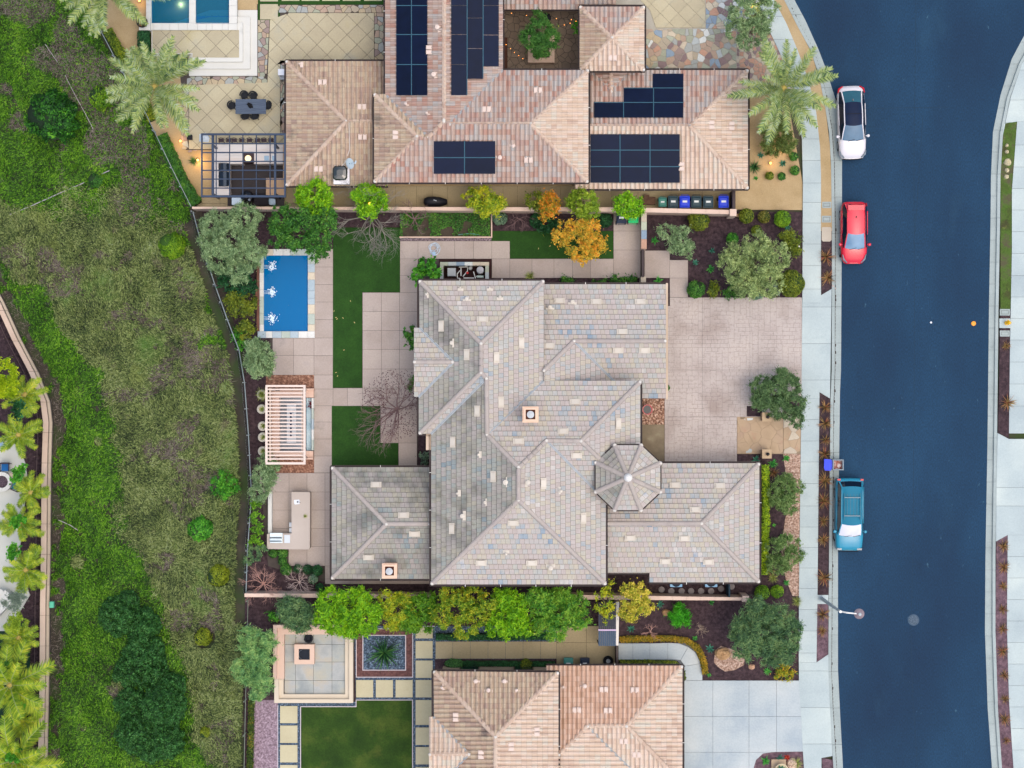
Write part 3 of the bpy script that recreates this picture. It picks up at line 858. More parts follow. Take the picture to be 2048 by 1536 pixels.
def tile_shape(mb, pl, us, vs, w, h, kind, subj, r, m, gu, gv):
 """one tile at cell (us,vs), clipped by subj in uv"""
 full = True
 if kind == 'flat':
  q = clean(clip_box(subj, us + gu, vs + gv, us + w - gu, vs + h))
  if len(q) < 3 or area(q) < 2:
   return None
  full = len(q) == 4 and abs(area(q) - (w - 2 * gu) * (h - gv)) < .1
  if mb is None:
   return full
  top = [tuple(pl.P(u, v, lift_flat(u - us, v - vs, w, h))) for u, v in q]
  bot = [tuple(pl.P(u, v, -.01)) for u, v in q]
  n = len(q)
  a = sum(top[i][0] * top[(i + 1) % n][1] - top[(i + 1) % n][0] * top[i][1] for i in range(n))
  if a < 0:
   top.reverse(); bot.reverse()
  mb.add(top + bot, [tuple(range(n))] + [(n + i, n + (i + 1) % n, (i + 1) % n, i) for i in range(n)], m, r)
  return full
 sub = []
 for k in range(NSEG):
  a, b = us + w * k / NSEG, us + w * (k + 1) / NSEG
  q = clean(clip_box(subj, a, vs + gv, b, vs + h))
  if len(q) >= 3 and area(q) > .15:
   sub.append(q)
   if not (len(q) == 4 and abs(area(q) - (b - a) * (h - gv)) < .05):
    full = False
  else:
   full = False
 if not sub:
  return None
 if full and mb is None:
  return True
 if mb is None:
  return False
 for q in sub:
  top = [tuple(pl.P(u, v, lift_barrel(u - us, v - vs, w, h))) for u, v in q]
  n = len(q)
  a = sum(top[i][0] * top[(i + 1) % n][1] - top[(i + 1) % n][0] * top[i][1] for i in range(n))
  if a < 0:
   top.reverse(); q = q[::-1]
  fs = [tuple(range(n))]
  ex = []
  for i in range(n):
   j = (i + 1) % n
   if abs(q[i][1] - (vs + gv)) < .01 and abs(q[j][1] - (vs + gv)) < .01:
    c = len(ex)
    ex += [tuple(pl.P(q[i][0], q[i][1], -.02)), tuple(pl.P(q[j][0], q[j][1], -.02))]
    fs.append((n + c, n + c + 1, j, i))
  mb.add(top + ex, fs, m, r)
 return full
def roofing(house, roofname, planes, kind, mats, focus, w, h, hips, valleys, ridge_m, gutters, cap_r=.15, label=None, nmax=300):
 og = origin_of(house)
 deck = MB()
 for pl in planes:
  n = len(pl.poly)
  top = [tuple(pl.P(*pl.uv(x, y), -.012)) for x, y in pl.poly]
  a = sum(top[i][0] * top[(i + 1) % n][1] - top[(i + 1) % n][0] * top[i][1] for i in range(n))
  if a < 0: top.reverse()
  deck.add(top + [(x, y, z - .16) for x, y, z in top], [tuple(range(n)), tuple(n + i for i in reversed(range(n)))] + [(n + i, n + (i + 1) % n, (i + 1) % n, i) for i in range(n)])
 roof = deck.build(roofname, DECK, house)
 stuff = MB()
 cand = []
 gu, gv = (.17, .42) if kind == 'flat' else (0, .16)
 for pi_, pl in enumerate(planes):
  subj = [pl.uv(x, y) for x, y in pl.poly]
  u0, u1 = min(p[0] for p in subj), max(p[0] for p in subj)
  v0, v1 = min(p[1] for p in subj), max(p[1] for p in subj)
  rows = range(int(math.floor(v0 / h)), int(math.ceil(v1 / h)))
  for j in rows:
   sh = (((j * 37) % 10) / 10.0 * w) if kind == 'flat' else 0
   vy = j * h
   u = math.floor((u0 - sh) / w) * w + sh
   while u < u1:
    t = tile_shape(None, pl, u, vy, w, h, kind, subj, 0, 0, gu, gv) if (not pl.hide) else False
    if t is True:
     x, y = pl.xy(u + w / 2, vy + h / 2)
     vis = 0 <= x <= 2048 and 0 <= y <= 1536
     cand.append(((x - focus[0]) ** 2 + (y - focus[1]) ** 2 if vis else 1e9, pi_, u, vy))
    else:
     tile_shape(stuff, pl, u, vy, w, h, kind, subj, random.random(), pl.m, gu, gv)
    u += w
 cand.sort()
 shared = {}
 for q, (d, pi_, u, v) in enumerate(cand):
  pl = planes[pi_]
  if q >= nmax or d > 9e8:
   subj = [pl.uv(x, y) for x, y in pl.poly]
   tile_shape(stuff, pl, u, v, w, h, kind, subj, random.random(), pl.m, gu, gv)
   continue
  a = pl.P(u, v, 0)
  if pi_ not in shared:
   tm = MB()
   tile_shape(tm, pl, u, v, w, h, kind, [pl.uv(x, y) for x, y in pl.poly], 0, 0, gu, gv)
   shared[pi_] = tm.mesh('roof_tile', mats[pl.m], a)
  put('roof_tile', shared[pi_], roof, a)
 tag(stuff.build('roof_tiling', mats, roof), kind='stuff')
 def ztop(x, y):
  zs = [p.z(x, y) for p in planes]
  return zs
 capm = MB()
 L = .40
 prof = [(math.cos(a), math.sin(a)) for a in [PI * k / 6 for k in range(7)]]
 for rr, y in ((cap_r * 1.06, 0), (cap_r * .92, L * 1.02)):
  for cx, sx in prof:
   capm.v.append((cx * rr, y, sx * rr * .8 - .02))
 for k in range(6):
  capm.face([k, k + 7, k + 8, k + 1])
 capm.face(list(range(7)))
 capme = capm.mesh('ridge_cap', ridge_m, smooth=False)
 count = 0
 for (a, b, za, zb) in hips:
  A = W(a[0], a[1], za + .05); B = W(b[0], b[1], zb + .05)
  Ln = (B - A).length
  n = max(1, int(Ln / (L * .93)))
  d = (B - A).normalized(); side = d.cross(Vector((0, 0, 1))).normalized(); up = side.cross(d)
  for i in range(n):
   p = A + d * (Ln * i / n)
   mtx = Matrix(((side.x, d.x, up.x, p.x), (side.y, d.y, up.y, p.y), (side.z, d.z, up.z, p.z), (0, 0, 0, 1)))
   if count < 300:
    put('ridge_cap', capme, roof, mtx=mtx)
   count += 1
  for q_, pt in ((A, a), (B, b)):
   pass
 ends = {}
 for (a, b, za, zb) in hips:
  for p, z in ((a, za), (b, zb)):
   ends.setdefault((round(p[0] / 4), round(p[1] / 4)), (p, z))
 for p, z in ends.values():
  if not (-20 < p[0] < 2060 and -20 < p[1] < 1550): continue
  m_ = MB(); c = W(p[0], p[1], z)
  m_.lathe([(.10, -.06), (.11, .08), (.09, .16), (.04, .18)], c, 8, r=0)
  m_.build('ridge_end', mat('ridge mortar', ['#b3aea4', '#c3beb4'], 3), roof)
 for (a, b, za, zb) in valleys:
  A = W(a[0], a[1], za + .05); B = W(b[0], b[1], zb + .05)
  d = (B - A).normalized(); side = d.cross(Vector((0, 0, 1))).normalized()
  up = side.cross(d)
  mb = MB()
  for s0, s1, hh in ((-.075, -.012, .05), (.012, .075, .05)):
   vs = []
   for q in (A, B):
    for ss in (s0, s1):
     for zz in (0, hh):
      vs.append(tuple(q + side * ss + up * zz))
   mb.add(vs, [(1, 3, 7, 5), (0, 1, 5, 4), (2, 6, 7, 3), (0, 2, 3, 1), (4, 5, 7, 6)])
  mb.build('valley_flashing', FLASH, roof)
 for (x0, y0, x1, y1, ze) in gutters:
  A = W(x0, y0, ze - .06); B = W(x1, y1, ze - .06)
  d = (B - A); Ln = d.length; d.normalize()
  c = (A + B) / 2
  mb = MB()
  ang = math.atan2(d.y, d.x)
  sd_ = Vector((-d.y, d.x, 0))
  mb.box(c + sd_ * .055, (Ln, .012, .12), rz=ang); mb.box(c - sd_ * .055, (Ln, .012, .12), rz=ang); mb.box(c + Vector((0, 0, -.055)), (Ln, .10, .012), rz=ang)
  g = mb.build('gutter', GUT, house)
  k = max(1, int(Ln / 2.2))
  for i in range(1, k):
   p = A + (B - A) * (i / k)
   MB().box((p.x, p.y, p.z + .065), (.03, .15, .015), rz=ang).build('gutter_strap', WHITEP, g)
 return roof
def walls(house, rects, m=None):
 for (x0, y0, x1, y1, zt) in rects:
  mb = MB().rect(x0, y0, x1, y1, 0, zt)
  wl = mb.build('wall', m or STUCCO, house)
  A, B = W(x0, y0, 0), W(x1, y1, 0)
  zc = 1.5
  for n_, (p, q, nrm) in enumerate((((x0, y1), (x1, y1), (0, -1)), ((x1, y0), (x1, y1), (1, 0)), ((x0, y0), (x0, y1), (-1, 0)), ((x0, y0), (x1, y0), (0, 1)))):
   a = W(*p, zt); b = W(*q, zt)
   L = (b - a).length
   k = int(L / 3.2)
   for i in range(k):
    c = a + (b - a) * ((i + .5) / k)
    for zz in ([1.5] if zt < 4.5 else [1.5, 3.8]):
     wx, wy = (1.3, .1) if nrm[0] == 0 else (.1, 1.3)
     f = MB().box((c.x + nrm[0] * .02, c.y + nrm[1] * .02, zz), (wx, wy, 1.2)).build('window', FRAME, house)
     wx2, wy2 = (1.14, .1) if nrm[0] == 0 else (.1, 1.14)
     MB().box((c.x + nrm[0] * .04, c.y + nrm[1] * .04, zz), (wx2, wy2, 1.04)).build('pane', GLASS, f)
def vent_flat(house, x, y, pl, vert, m):
 """low box vent with two end scrolls, 22 x 10 px"""
 z = pl.z(x, y)
 c = W(x, y, z + .10)
 mb = MB()
 L, Wd = (.36, .70) if vert else (.70, .36)
 tilt = pl.pitch
 def P(dx, dy, h_):
  zz = -(dx * (-pl.n[0]) + dy * (pl.n[1])) * tilt
  return (c.x + dx, c.y + dy, c.z + zz + h_)
 def bx(x0, y0, x1, y1, z0, z1):
  vs = [P(a, b, h_) for h_ in (z0, z1) for a, b in ((x0, y0), (x1, y0), (x1, y1), (x0, y1))]
  mb.add(vs, [(0, 3, 2, 1), (4, 5, 6, 7), (0, 1, 5, 4), (1, 2, 6, 5), (2, 3, 7, 6), (3, 0, 4, 7)])
 bx(-L / 2, -Wd / 2, L / 2, Wd / 2, -.12, .02)
 e = .09
 if vert:
  bx(-L / 2 + .03, -Wd / 2 + .03 + e, L / 2 - .03, Wd / 2 - .03 - e, .02, .09)
  bx(-L / 2 + .05, -Wd / 2 + .02, L / 2 - .05, -Wd / 2 + .07, .02, .06); bx(-L / 2 + .05, Wd / 2 - .07, L / 2 - .05, Wd / 2 - .02, .02, .06)
 else:
  bx(-L / 2 + .03 + e, -Wd / 2 + .03, L / 2 - .03 - e, Wd / 2 - .03, .02, .09)
  bx(-L / 2 + .02, -Wd / 2 + .05, -L / 2 + .07, Wd / 2 - .05, .02, .06); bx(L / 2 - .07, -Wd / 2 + .05, L / 2 - .02, Wd / 2 - .05, .02, .06)
 mb.build('roof_vent', m, house)
def vent_pair(house, x, y, pl, vert, m):
 z = pl.z(x, y)
 mb = MB()
 for s_ in (-1, 1):
  cx, cy = (x, y + s_ * 4.7) if vert else (x + s_ * 4.7, y)
  c = W(cx, cy, pl.z(cx, cy) + .10)
  dx, dy = (.36, .25) if vert else (.25, .36)
  mb.box(c, (dx, dy, .20)); mb.box(c + Vector((0, 0, .11)), (dx * .8, dy * .7, .03))
 mb.build('roof_vent', m, house)
def pipe_vent(house, x, y, pl, m, big=1.0, base=True):
 z = pl.z(x, y)
 c = W(x, y, z)
 mb = MB()
 nx_, ny_ = pl.n[0], -pl.n[1]
 if base:
  mb.box((c.x + nx_ * .12, c.y + ny_ * .12, c.z + .10), (.20 + .22 * abs(ny_) * big, .20 + .22 * abs(nx_) * big, .06))
 mb.lathe([(.055 * big, 0), (.055 * big, .42), (.085 * big, .42), (.085 * big, .50), (.03, .54)], c, 8)
 mb.build('vent_pipe', m, house)
def chimney(house, x, y, pl, r=15, zt=None):
 z = pl.z(x, y)
 zt = zt or z + 1.5
 m0 = mat('chimney stucco', ['#c09a80', '#cdaa90'], 1)
 ch = MB().rect(x - r * .86, y - r * .86, x + r * .86, y + r * .86, z - 1, zt).build('chimney', m0, house)
 mb = MB()
 ring(mb, x - r, y - r, x + r, y + r, r * .34, zt, zt + .16)
 ring(mb, x - r * .82, y - r * .82, x + r * .82, y + r * .82, r * .22, zt + .16, zt + .24)
 mb.build('chimney_cap', mat('chimney cap', ['#c8a78e', '#d3b59d'], 2), ch)
 MB().rect(x - r * .6, y - r * .6, x + r * .6, y + r * .6, zt, zt + .06).build('chimney_top', mat('rusty chase cover', ['#3f1f16', '#5a3022'], 3), ch)
 MB().lathe([(.16, 0), (.16, .2), (.23, .2), (.23, .30), (.05, .36)], W(x, y, zt + .06), 14).build('flue_pipe', mat('white flue', ['#a8abab'], rough=.5), ch)
def hip(pl, a, b):
 return (a, b, pl.z(*a), pl.z(*b))
# centre house
h1 = thing('house', W(1037, 1000, 0), 'large house with mixed grey and pink flat roof tiles, octagonal turret and two chimneys', 'house')
ZE, ZL, ZT = 4.9, 2.8, 6.0
P_ = Plane
nN = P_([(838, 561), (1088, 561), (962, 687)], 'N', 561, ZE)
nE = P_([(1088, 561), (1088, 759), (974, 869), (973, 757), (962, 745), (962, 687)], 'E', 1088, ZE)
nW = P_([(838, 561), (962, 687), (962, 745), (837, 868), (837, 795), (907, 725), (839, 656)], 'W', 837, ZE, 1)
nS = P_([(839, 868), (962, 745), (973, 757), (862, 868)], 'S', 868, ZE)
bN = P_([(828, 655), (839, 655), (907, 724), (828, 724)], 'N', 655, ZE)
bS = P_([(828, 724), (907, 724), (837, 794), (828, 794)], 'S', 794, ZE)
mW = P_([(862, 868), (973, 757), (974, 869), (1037, 936), (1037, 1000), (862, 1169)], 'W', 862, ZE, 1)
mE = P_([(1037, 936), (1093, 881), (1212, 1002), (1212, 1169), (1037, 1000)], 'E', 1212, ZE)
mS = P_([(862, 1169), (1037, 1000), (1212, 1169)], 'S', 1169, ZE)
wN = P_([(1088, 760), (1281, 762), (1162, 882), (1093, 881), (1037, 936), (974, 869)], 'N', 761, ZE)
wE = P_([(1281, 762), (1281, 892), (1262, 905), (1212, 932), (1162, 882)], 'E', 1281, ZE)
wS = P_([(1093, 881), (1162, 882), (1214, 934), (1212, 1002)], 'S', 1002, ZE)
gN = P_([(1088, 568), (1332, 568), (1332, 682), (1148, 682), (1088, 741)], 'N', 568, ZL)
gB = P_([(1148, 682), (1228, 762), (1088, 762), (1088, 741)], 'E', 1262, ZL)
gS = P_([(1148, 682), (1332, 682), (1332, 797), (1262, 797)], 'S', 797, ZL)
lN = P_([(663, 934), (880, 934), (880, 1048), (773, 1048)], 'N', 934, ZL, 1)
lW = P_([(663, 934), (773, 1048), (663, 1158)], 'W', 663, ZL, 1)
lS = P_([(663, 1158), (773, 1048), (880, 1048), (880, 1158)], 'S', 1158, ZL, 1)
rN = P_([(1200, 926), (1519, 926), (1403, 1047), (1200, 1047)], 'N', 926, ZL)
rE = P_([(1519, 926), (1403, 1047), (1519, 1165)], 'E', 1519, ZL)
rS = P_([(1200, 1047), (1403, 1047), (1519, 1165), (1299, 1165), (1299, 1146), (1200, 1146)], 'S', 1165, ZL)
PL1 = [nN, nE, nW, nS, bN, bS, mW, mE, mS, wN, wE, wS, gN, gB, gS, lN, lW, lS, rN, rE, rS]
tc = (1256, 955)
tv = [(1229, 890), (1282.5, 890), (1321, 926), (1321, 984), (1282, 1020.6), (1229, 1020.6), (1191, 984), (1191, 925)]
turr = []
for i in range(8):
 a, b = tv[i], tv[(i + 1) % 8]
 mx, my = (a[0] + b[0]) / 2, (a[1] + b[1]) / 2
 ex, ey = b[0] - a[0], b[1] - a[1]
 L = math.hypot(ex, ey)
 nx_, ny_ = -ey / L, ex / L
 if (tc[0] - mx) * nx_ + (tc[1] - my) * ny_ < 0: nx_, ny_ = -nx_, -ny_
 d = (tc[0] - mx) * nx_ + (tc[1] - my) * ny_
 turr.append(P_([a, b, tc], None, 0, ZT, 1 if i in (5, 6, 7) else 0, p0=a, n=(nx_, ny_), pitch=.5 * 65 / d))
PL1 += turr
H1 = [hip(nN, (840, 563), (962, 687)), hip(nN, (1086, 563), (962, 687)), hip(nS, (840, 866), (962, 745)), hip(nS, (962, 745), (973, 757)),
  hip(wN, (974, 869), (1037, 934)), hip(wN, (1037, 936), (1093, 881)), hip(wN, (1093, 881), (1162, 882)), hip(wN, (1280, 764), (1162, 882)), hip(wE, (1208, 926), (1162, 882)),
  hip(mS, (864, 1167), (1037, 1000)), hip(mS, (1210, 1167), (1037, 1000)), hip(mW, (1037, 1000), (1037, 938)), hip(bN, (829, 724), (905, 724)),
  hip(nW, (962, 745), (962, 687)), hip(mW, (974, 868), (973, 757)),
  hip(gN, (1330, 682), (1148, 682)), hip(gN, (1148, 682), (1088, 741)), hip(lN, (665, 936), (773, 1048)), hip(lS, (665, 1156), (773, 1048)), hip(lN, (773, 1048), (860, 1048)),
  hip(rN, (1517, 928), (1403, 1047)), hip(rE, (1517, 1163), (1403, 1047)), hip(rN, (1403, 1047), (1214, 1047))]
for v in tv:
 H1.append((v, tc, ZT + .02, ZT + .5 * 65 * S))
V1 = [hip(bN, (839, 655), (907, 724)), hip(bS, (837, 794), (907, 724)), hip(mW, (862, 868), (968, 762)), hip(wN, (1088, 760), (974, 869)), hip(wS, (1093, 881), (1204, 994)), hip(gS, (1148, 682), (1230, 764))]
G1 = [(836, 559.5, 1088, 559.5, ZE), (836, 560, 836, 655, ZE), (1090, 566.5, 1333, 566.5, ZL), (835.5, 795, 835.5, 869, ZE), (835, 870, 861, 870, ZE), (860.5, 870, 860.5, 1170, ZE), (860, 1171, 1213, 1171, ZE),
  (1213.6, 1010, 1213.6, 1171, ZE), (1282.6, 762, 1282.6, 890, ZE), (661.5, 933, 661.5, 1159, ZL), (661, 932.5, 861, 932.5, ZL), (661, 1159.5, 861, 1159.5, ZL),
  (1320, 924.5, 1520, 924.5, ZL), (1520.6, 925, 1520.6, 1166, ZL), (1299, 1166.5, 1520, 1166.5, ZL), (1298, 1147, 1298, 1166, ZL), (1214, 1147.5, 1298, 1147.5, ZL)]
for i in range(8):
 a, b = tv[i], tv[(i + 1) % 8]
 G1.append((a[0], a[1], b[0], b[1], ZT))
roofing(h1, 'roof', PL1, 'flat', [FLAT_T, FLAT_W], (1020, 1110), 9.4, 10.1, H1, V1, RIDGE_F, G1)
MB().rect(1332, 566, 1336, 799, ZL - .1, ZL + .12).build('rake_trim', STUCCO, h1)
walls(h1, [(852, 576, 1076, 900, ZE - .1), (876, 860, 1198, 1155, ZE - .12), (1060, 775, 1267, 960, ZE - .14), (1076, 582, 1318, 783, ZL - .1), (677, 948, 880, 1144, ZL - .12), (1190, 940, 1505, 1136, ZL - .14), (1310, 1100, 1505, 1151, ZL - .16)])
MB().prism([(tc[0] + (x - tc[0]) * .8, tc[1] + (y - tc[1]) * .8) for x, y in tv], 0, ZT - .1).build('wall', STUCCO, h1)
MB().lathe([(.25, -.1), (.27, .15), (.18, .34), (.07, .42)], W(tc[0], tc[1], ZT + .5 * 65 * S + .02), 10).build('finial', WHITEP, h1)
chimney(h1, 1061, 829, wN, 16, ZE + 2.9)
chimney(h1, 779, 1142, lS, 15, ZL + 2.0)
for (x, y, p, v) in ((965, 638, nN, 0), (1119, 601, gN, 0), (1192, 603, gN, 0), (1280, 603, gN, 0), (1244, 663, gN, 0), (1098, 691, gN, 0), (1236, 701, gS, 0), (1289, 701, gS, 0), (882, 652, nW, 1), (933, 709, nW, 1), (1043, 686, nE, 1), (993, 715, nE, 1),
      (954, 822, mW, 1), (1002, 804, nE, 1), (905, 884, mW, 1), (986, 953, mW, 1), (1087, 967, mE, 1), (903, 1057, mW, 1), (1167, 1036, mE, 1), (1150, 803, wN, 0), (1126, 862, wN, 0), (1037, 882, wN, 0), (1153, 911, wS, 0), (1237, 847, wE, 1),
      (1026, 1046, mS, 0), (962, 1126, mS, 0), (1063, 1126, mS, 0), (1260, 1076, rS, 0), (1330, 1123, rS, 0), (1350, 970, rN, 0), (1439, 971, rN, 0), (1390, 1019, rN, 0), (1368, 1077, rS, 0), (1417, 1124, rS, 0), (752, 969, lN, 0), (807, 1030, lN, 0), (829, 1068, lS, 0), (737, 1115, lS, 0)):
 vent_flat(h1, x, y, p, v, VENTM)
for (x, y, p, b) in ((934, 598, nN, 1.5), (1000, 594, nN, 1), (921, 576, nN, .8), (980, 576, nN, .8), (1144.6, 604, gN, 1.6), (1100, 615, gN, 1.6), (904, 686, nW, 1.6), (853, 589, nW, 1), (925, 1031, mW, 1.8), (915, 986, mW, 1), (970, 1004, mW, 1.2), (1011, 964, mW, 2.0), (1056, 964, mE, 1.8), (1122, 981, mE, 1.2), (957, 909, mW, 1), (1101, 1135, mS, 1.8), (1012, 1107, mS, 1)):
 pipe_vent(h1, x, y, p, VENTM, b)
# north house
h2 = thing('house', W(970, 250, 0), 'house with weathered pink barrel tile roofs and dark solar panels, cut by the top edge', 'house')
ZB, ZA = 4.9, 2.8
Bw = P_([(748, 188), (834, 273), (748, 365)], 'W', 748, ZB, 1)
Bn = P_([(748, 188), (770, 188), (857, 274), (834, 273)], 'N', 188, ZB, 1)
Cw = P_([(770, -90), (888, -90), (888, 243), (857, 274), (770, 188)], 'W', 770, ZB, 2)
Ce = P_([(888, -90), (1006, -90), (1006, 140), (897, 247), (888, 243)], 'E', 1006, ZB, 2)
Bs = P_([(748, 365), (834, 273), (857, 274), (888, 243), (897, 247), (1062, 248), (1176, 365)], 'S', 365, ZB, 2)
Bn2 = P_([(1006, 140), (1177, 140), (1062, 248), (897, 248)], 'N', 140, ZB, 2)
Be = P_([(1177, 140), (1177, 365), (1062, 250)], 'E', 1177, ZB, 0)
An = P_([(572, 122), (770, 122), (770, 200), (760, 243), (692, 243)], 'N', 122, ZA, 1)
Aw = P_([(572, 122), (692, 243), (572, 372)], 'W', 572, ZA, 1)
As = P_([(572, 372), (692, 243), (760, 243), (760, 365), (776, 365), (776, 372)], 'S', 372, ZA, 1)
Dn = P_([(1170, 140), (1496, 140), (1380, 252), (1170, 252)], 'N', 140, ZA, 2)
De = P_([(1496, 140), (1380, 252), (1496, 378)], 'E', 1496, ZA, 0)
Ds = P_([(1150, 378), (1150, 300), (1170, 252), (1380, 252), (1496, 378)], 'S', 378, ZA, 0)
Dw = P_([(1184, 142), (1222, 142), (1222, 184)], 'W', 1184, ZA + .03, 2)
Dd = P_([(1222, 142), (1260, 142), (1222, 184)], 'E', 1260, ZA + .03, 2)
ZP = 4.3
pa = (1224, 76)
En = P_([(1159, 13), (1289, 13), pa], 'N', 13, ZP, 2)
Ee = P_([(1289, 13), (1289, 142), pa], 'E', 1289, ZP, 0)
Es = P_([(1289, 142), (1159, 142), pa], 'S', 142, ZP, 0)
Ew = P_([(1159, 142), (1159, 13), pa], 'W', 1159, ZP, 1)
Fs = P_([(1006, -90), (1232, -90), (1232, 10), (1158, 12), (1158, 19), (1006, 19)], 'S', 19, ZA + .2, 2)
PL2 = [Bw, Bn, Cw, Ce, Bs, Bn2, Be, An, Aw, As, Dn, De, Ds, Dw, Dd, En, Ee, Es, Ew, Fs]
H2 = [hip(Bw, (750, 190), (834, 273)), hip(Bw, (750, 363), (834, 273)), hip(Bn, (834, 273), (857, 274)), hip(Bs, (857, 274), (888, 243)), hip(Bn2, (888, 243), (900, 249)), hip(Cw, (888, -60), (888, 240)), hip(Bn2, (900, 248), (1062, 248)),
  hip(Bn2, (1175, 142), (1062, 248)), hip(Bs, (1174, 363), (1062, 249)), hip(An, (574, 124), (692, 243)), hip(As, (574, 370), (692, 243)), hip(An, (692, 243), (748, 243)),
  hip(Dn, (1494, 142), (1380, 252)), hip(Ds, (1494, 376), (1380, 252)), hip(Dn, (1380, 252), (1178, 252)), hip(Dw, (1222, 184), (1222, 142)),
  hip(En, (1161, 15), pa), hip(En, (1287, 15), pa), hip(Es, (1161, 140), pa), hip(Es, (1287, 140), pa)]
V2 = [hip(Bn, (770, 188), (857, 274)), hip(Bn2, (1006, 140), (899, 247)), hip(Dw, (1184, 146), (1222, 184)), hip(Dd, (1260, 146), (1222, 184))]
G2 = [(571, 121, 770, 121, ZA), (570.5, 121, 570.5, 373, ZA), (571, 373.5, 776, 373.5, ZA), (747, 188, 747, 366, ZB), (747, 366.5, 1178, 366.5, ZB), (1178.5, 140, 1178.5, 366, ZB), (769, -60, 769, 187, ZB), (1007, -60, 1007, 139, ZB), (1007, 139, 1160, 139, ZB),
  (1150, 379.5, 1497, 379.5, ZA), (1497.5, 139, 1497.5, 379, ZA), (1290, 138.8, 1497, 138.8, ZA), (1158, 12, 1158, 142, ZP), (1290.4, 12, 1290.4, 142, ZP), (1158, 143.5, 1290, 143.5, ZP), (1158, 11.5, 1290, 11.5, ZP), (1007, 20, 1158, 20, ZA + .2)]
roofing(h2, 'roof', PL2, 'barrel', [BARREL_T, BARREL_W, BARREL_R], (980, 300), 9.2, 10.6, H2, V2, RIDGE_B, G2)
walls(h2, [(586, 136, 780, 358, ZA - .1), (762, 202, 1163, 351, ZB - .1), (784, -80, 992, 260, ZB - .12), (1150, 154, 1482, 364, ZA - .12), (1171, 25, 1277, 130, ZP - .1), (1010, -80, 1225, 6, ZA - .2)])
for (x, y, p, v) in ((645, 165, An, 0), (724, 214, An, 0), (725, 274, As, 0), (637, 338, As, 0), (791, 270, Bw, 1), (973, 219, Bn2, 0), (1076, 181, Bn2, 0), (1057, 320, Bs, 0), (1225, 116, Es, 0), (1423, 250, De, 1), (1463, 252, De, 1), (858, 100, Cw, 1), (1363, 333, Ds, 1)):
 vent_pair(h2, x, y, p, v, VENTP)
for (x, y, p, b) in ((875, 57, Cw, 1.8), (868, 151, Cw, 1.8), (812, 209, Cw, 1.2), (854, 228, Cw, 1), (1000, 317, Bs, 1.7), (1026, 294, Bs, 1.3), (600, 130, Aw, .7)):
 pipe_vent(h2, x, y, p, VENTP, b)
sk = MB().rect(667, 330, 699, 368, As.z(680, 368), As.z(680, 332) + .05).build('skylight', mat('white curb', ['#c9c6c6'], rough=.5), h2)
c = W(680, 346, As.z(680, 335) + .15)
MB().lathe([(.48, -.1), (.48, .02), (.40, .10), (.2, .14)], c, 16, sq=.9).build('skylight_dome', mat('dark skylight glass', ['#15201f'], rough=.05, spec=.8), sk)
# south house
h3 = thing('house', W(1110, 1480, 0), 'house with salmon barrel tile roofs beside a broad concrete driveway, at the bottom edge', 'house')
Z3, Z4 = 5.35, 2.8
sN = P_([(867, 1342), (1117, 1345), (991, 1473)], 'N', 1343, Z3, 1)
sE = P_([(1117, 1345), (1117, 1640), (991, 1640), (991, 1473)], 'E', 1117, Z3, 0)
sW = P_([(867, 1342), (991, 1473), (991, 1640), (867, 1640), (867, 1584), (938, 1509), (868, 1436)], 'W', 867, Z3, 1)
xN = P_([(858, 1433), (866, 1433), (938, 1508), (858, 1508)], 'N', 1433, Z3, 0)
xS = P_([(858, 1508), (938, 1508), (866, 1584), (858, 1584)], 'S', 1584, Z3, 0)
tN = P_([(1093, 1331), (1365, 1331), (1253, 1452), (1175, 1452), (1115, 1512), (1093, 1512)], 'N', 1331, Z4, 2)
tB = P_([(1175, 1452), (1300, 1577), (1100, 1577), (1100, 1527)], 'E', 1296, Z4, 0)
tS = P_([(1175, 1452), (1253, 1452), (1370, 1573), (1300, 1573)], 'S', 1573, Z4, 0)
tE = P_([(1365, 1331), (1365, 1640), (1330, 1533), (1253, 1452)], 'E', 1365, Z4, 0)
tE2 = P_([(1365, 1640), (1365, 1400), (1330, 1530)], 'E', 1365, Z4, 0, hide=True)
PL3 = [sN, sE, sW, xN, xS, tN, tB, tS, tE]
H3 = [hip(sN, (869, 1344), (991, 1473)), hip(sN, (1115, 1346), (991, 1473)), hip(sE, (991, 1473), (991, 1630)), hip(xN, (860, 1508), (938, 1508)), hip(tN, (1363, 1333), (1253, 1452)), hip(tN, (1253, 1452), (1175, 1452)), hip(tN, (1175, 1452), (1118, 1509)), hip(tS, (1253, 1452), (1368, 1571))]
V3 = [hip(xN, (867, 1434), (938, 1508)), hip(xS, (867, 1583), (938, 1508)), hip(tB, (1175, 1452), (1298, 1575))]
G3 = [(866, 1340, 1118, 1343, Z3), (865, 1341, 865, 1432, Z3), (1118.6, 1344, 1118.6, 1640, Z3), (1093, 1329.5, 1366, 1329.5, Z4), (1366.8, 1330, 1366.8, 1640, Z4)]
roofing(h3, 'roof', PL3, 'barrel', [BARREL_T, BARREL_W, mat('salmon barrel tile', ['#94755f', '#a88874', '#ae917e', '#9f8779'], .4, 3, rnd=.6, fine=.08, rough=.9)], (1050, 1440), 9.2, 10.6, H3, V3, RIDGE_B, G3)
walls(h3, [(880, 1358, 1104, 1640, Z3 - .1), (1090, 1345, 1350, 1640, Z4 - .1)])
for (x, y, p, v) in ((1207.5, 1379, tN, 0), (1269.5, 1380, tN, 0), (1153.5, 1420, tN, 0), (1216, 1421, tN, 0), (1247, 1482, tS, 0), (1273, 1509, tS, 0), (911.5, 1434, sW, 1), (962, 1509, sW, 1), (1022, 1493, sE, 1), (1073.5, 1463, sE, 1)):
 vent_pair(h3, x, y, p, v, VENTP)
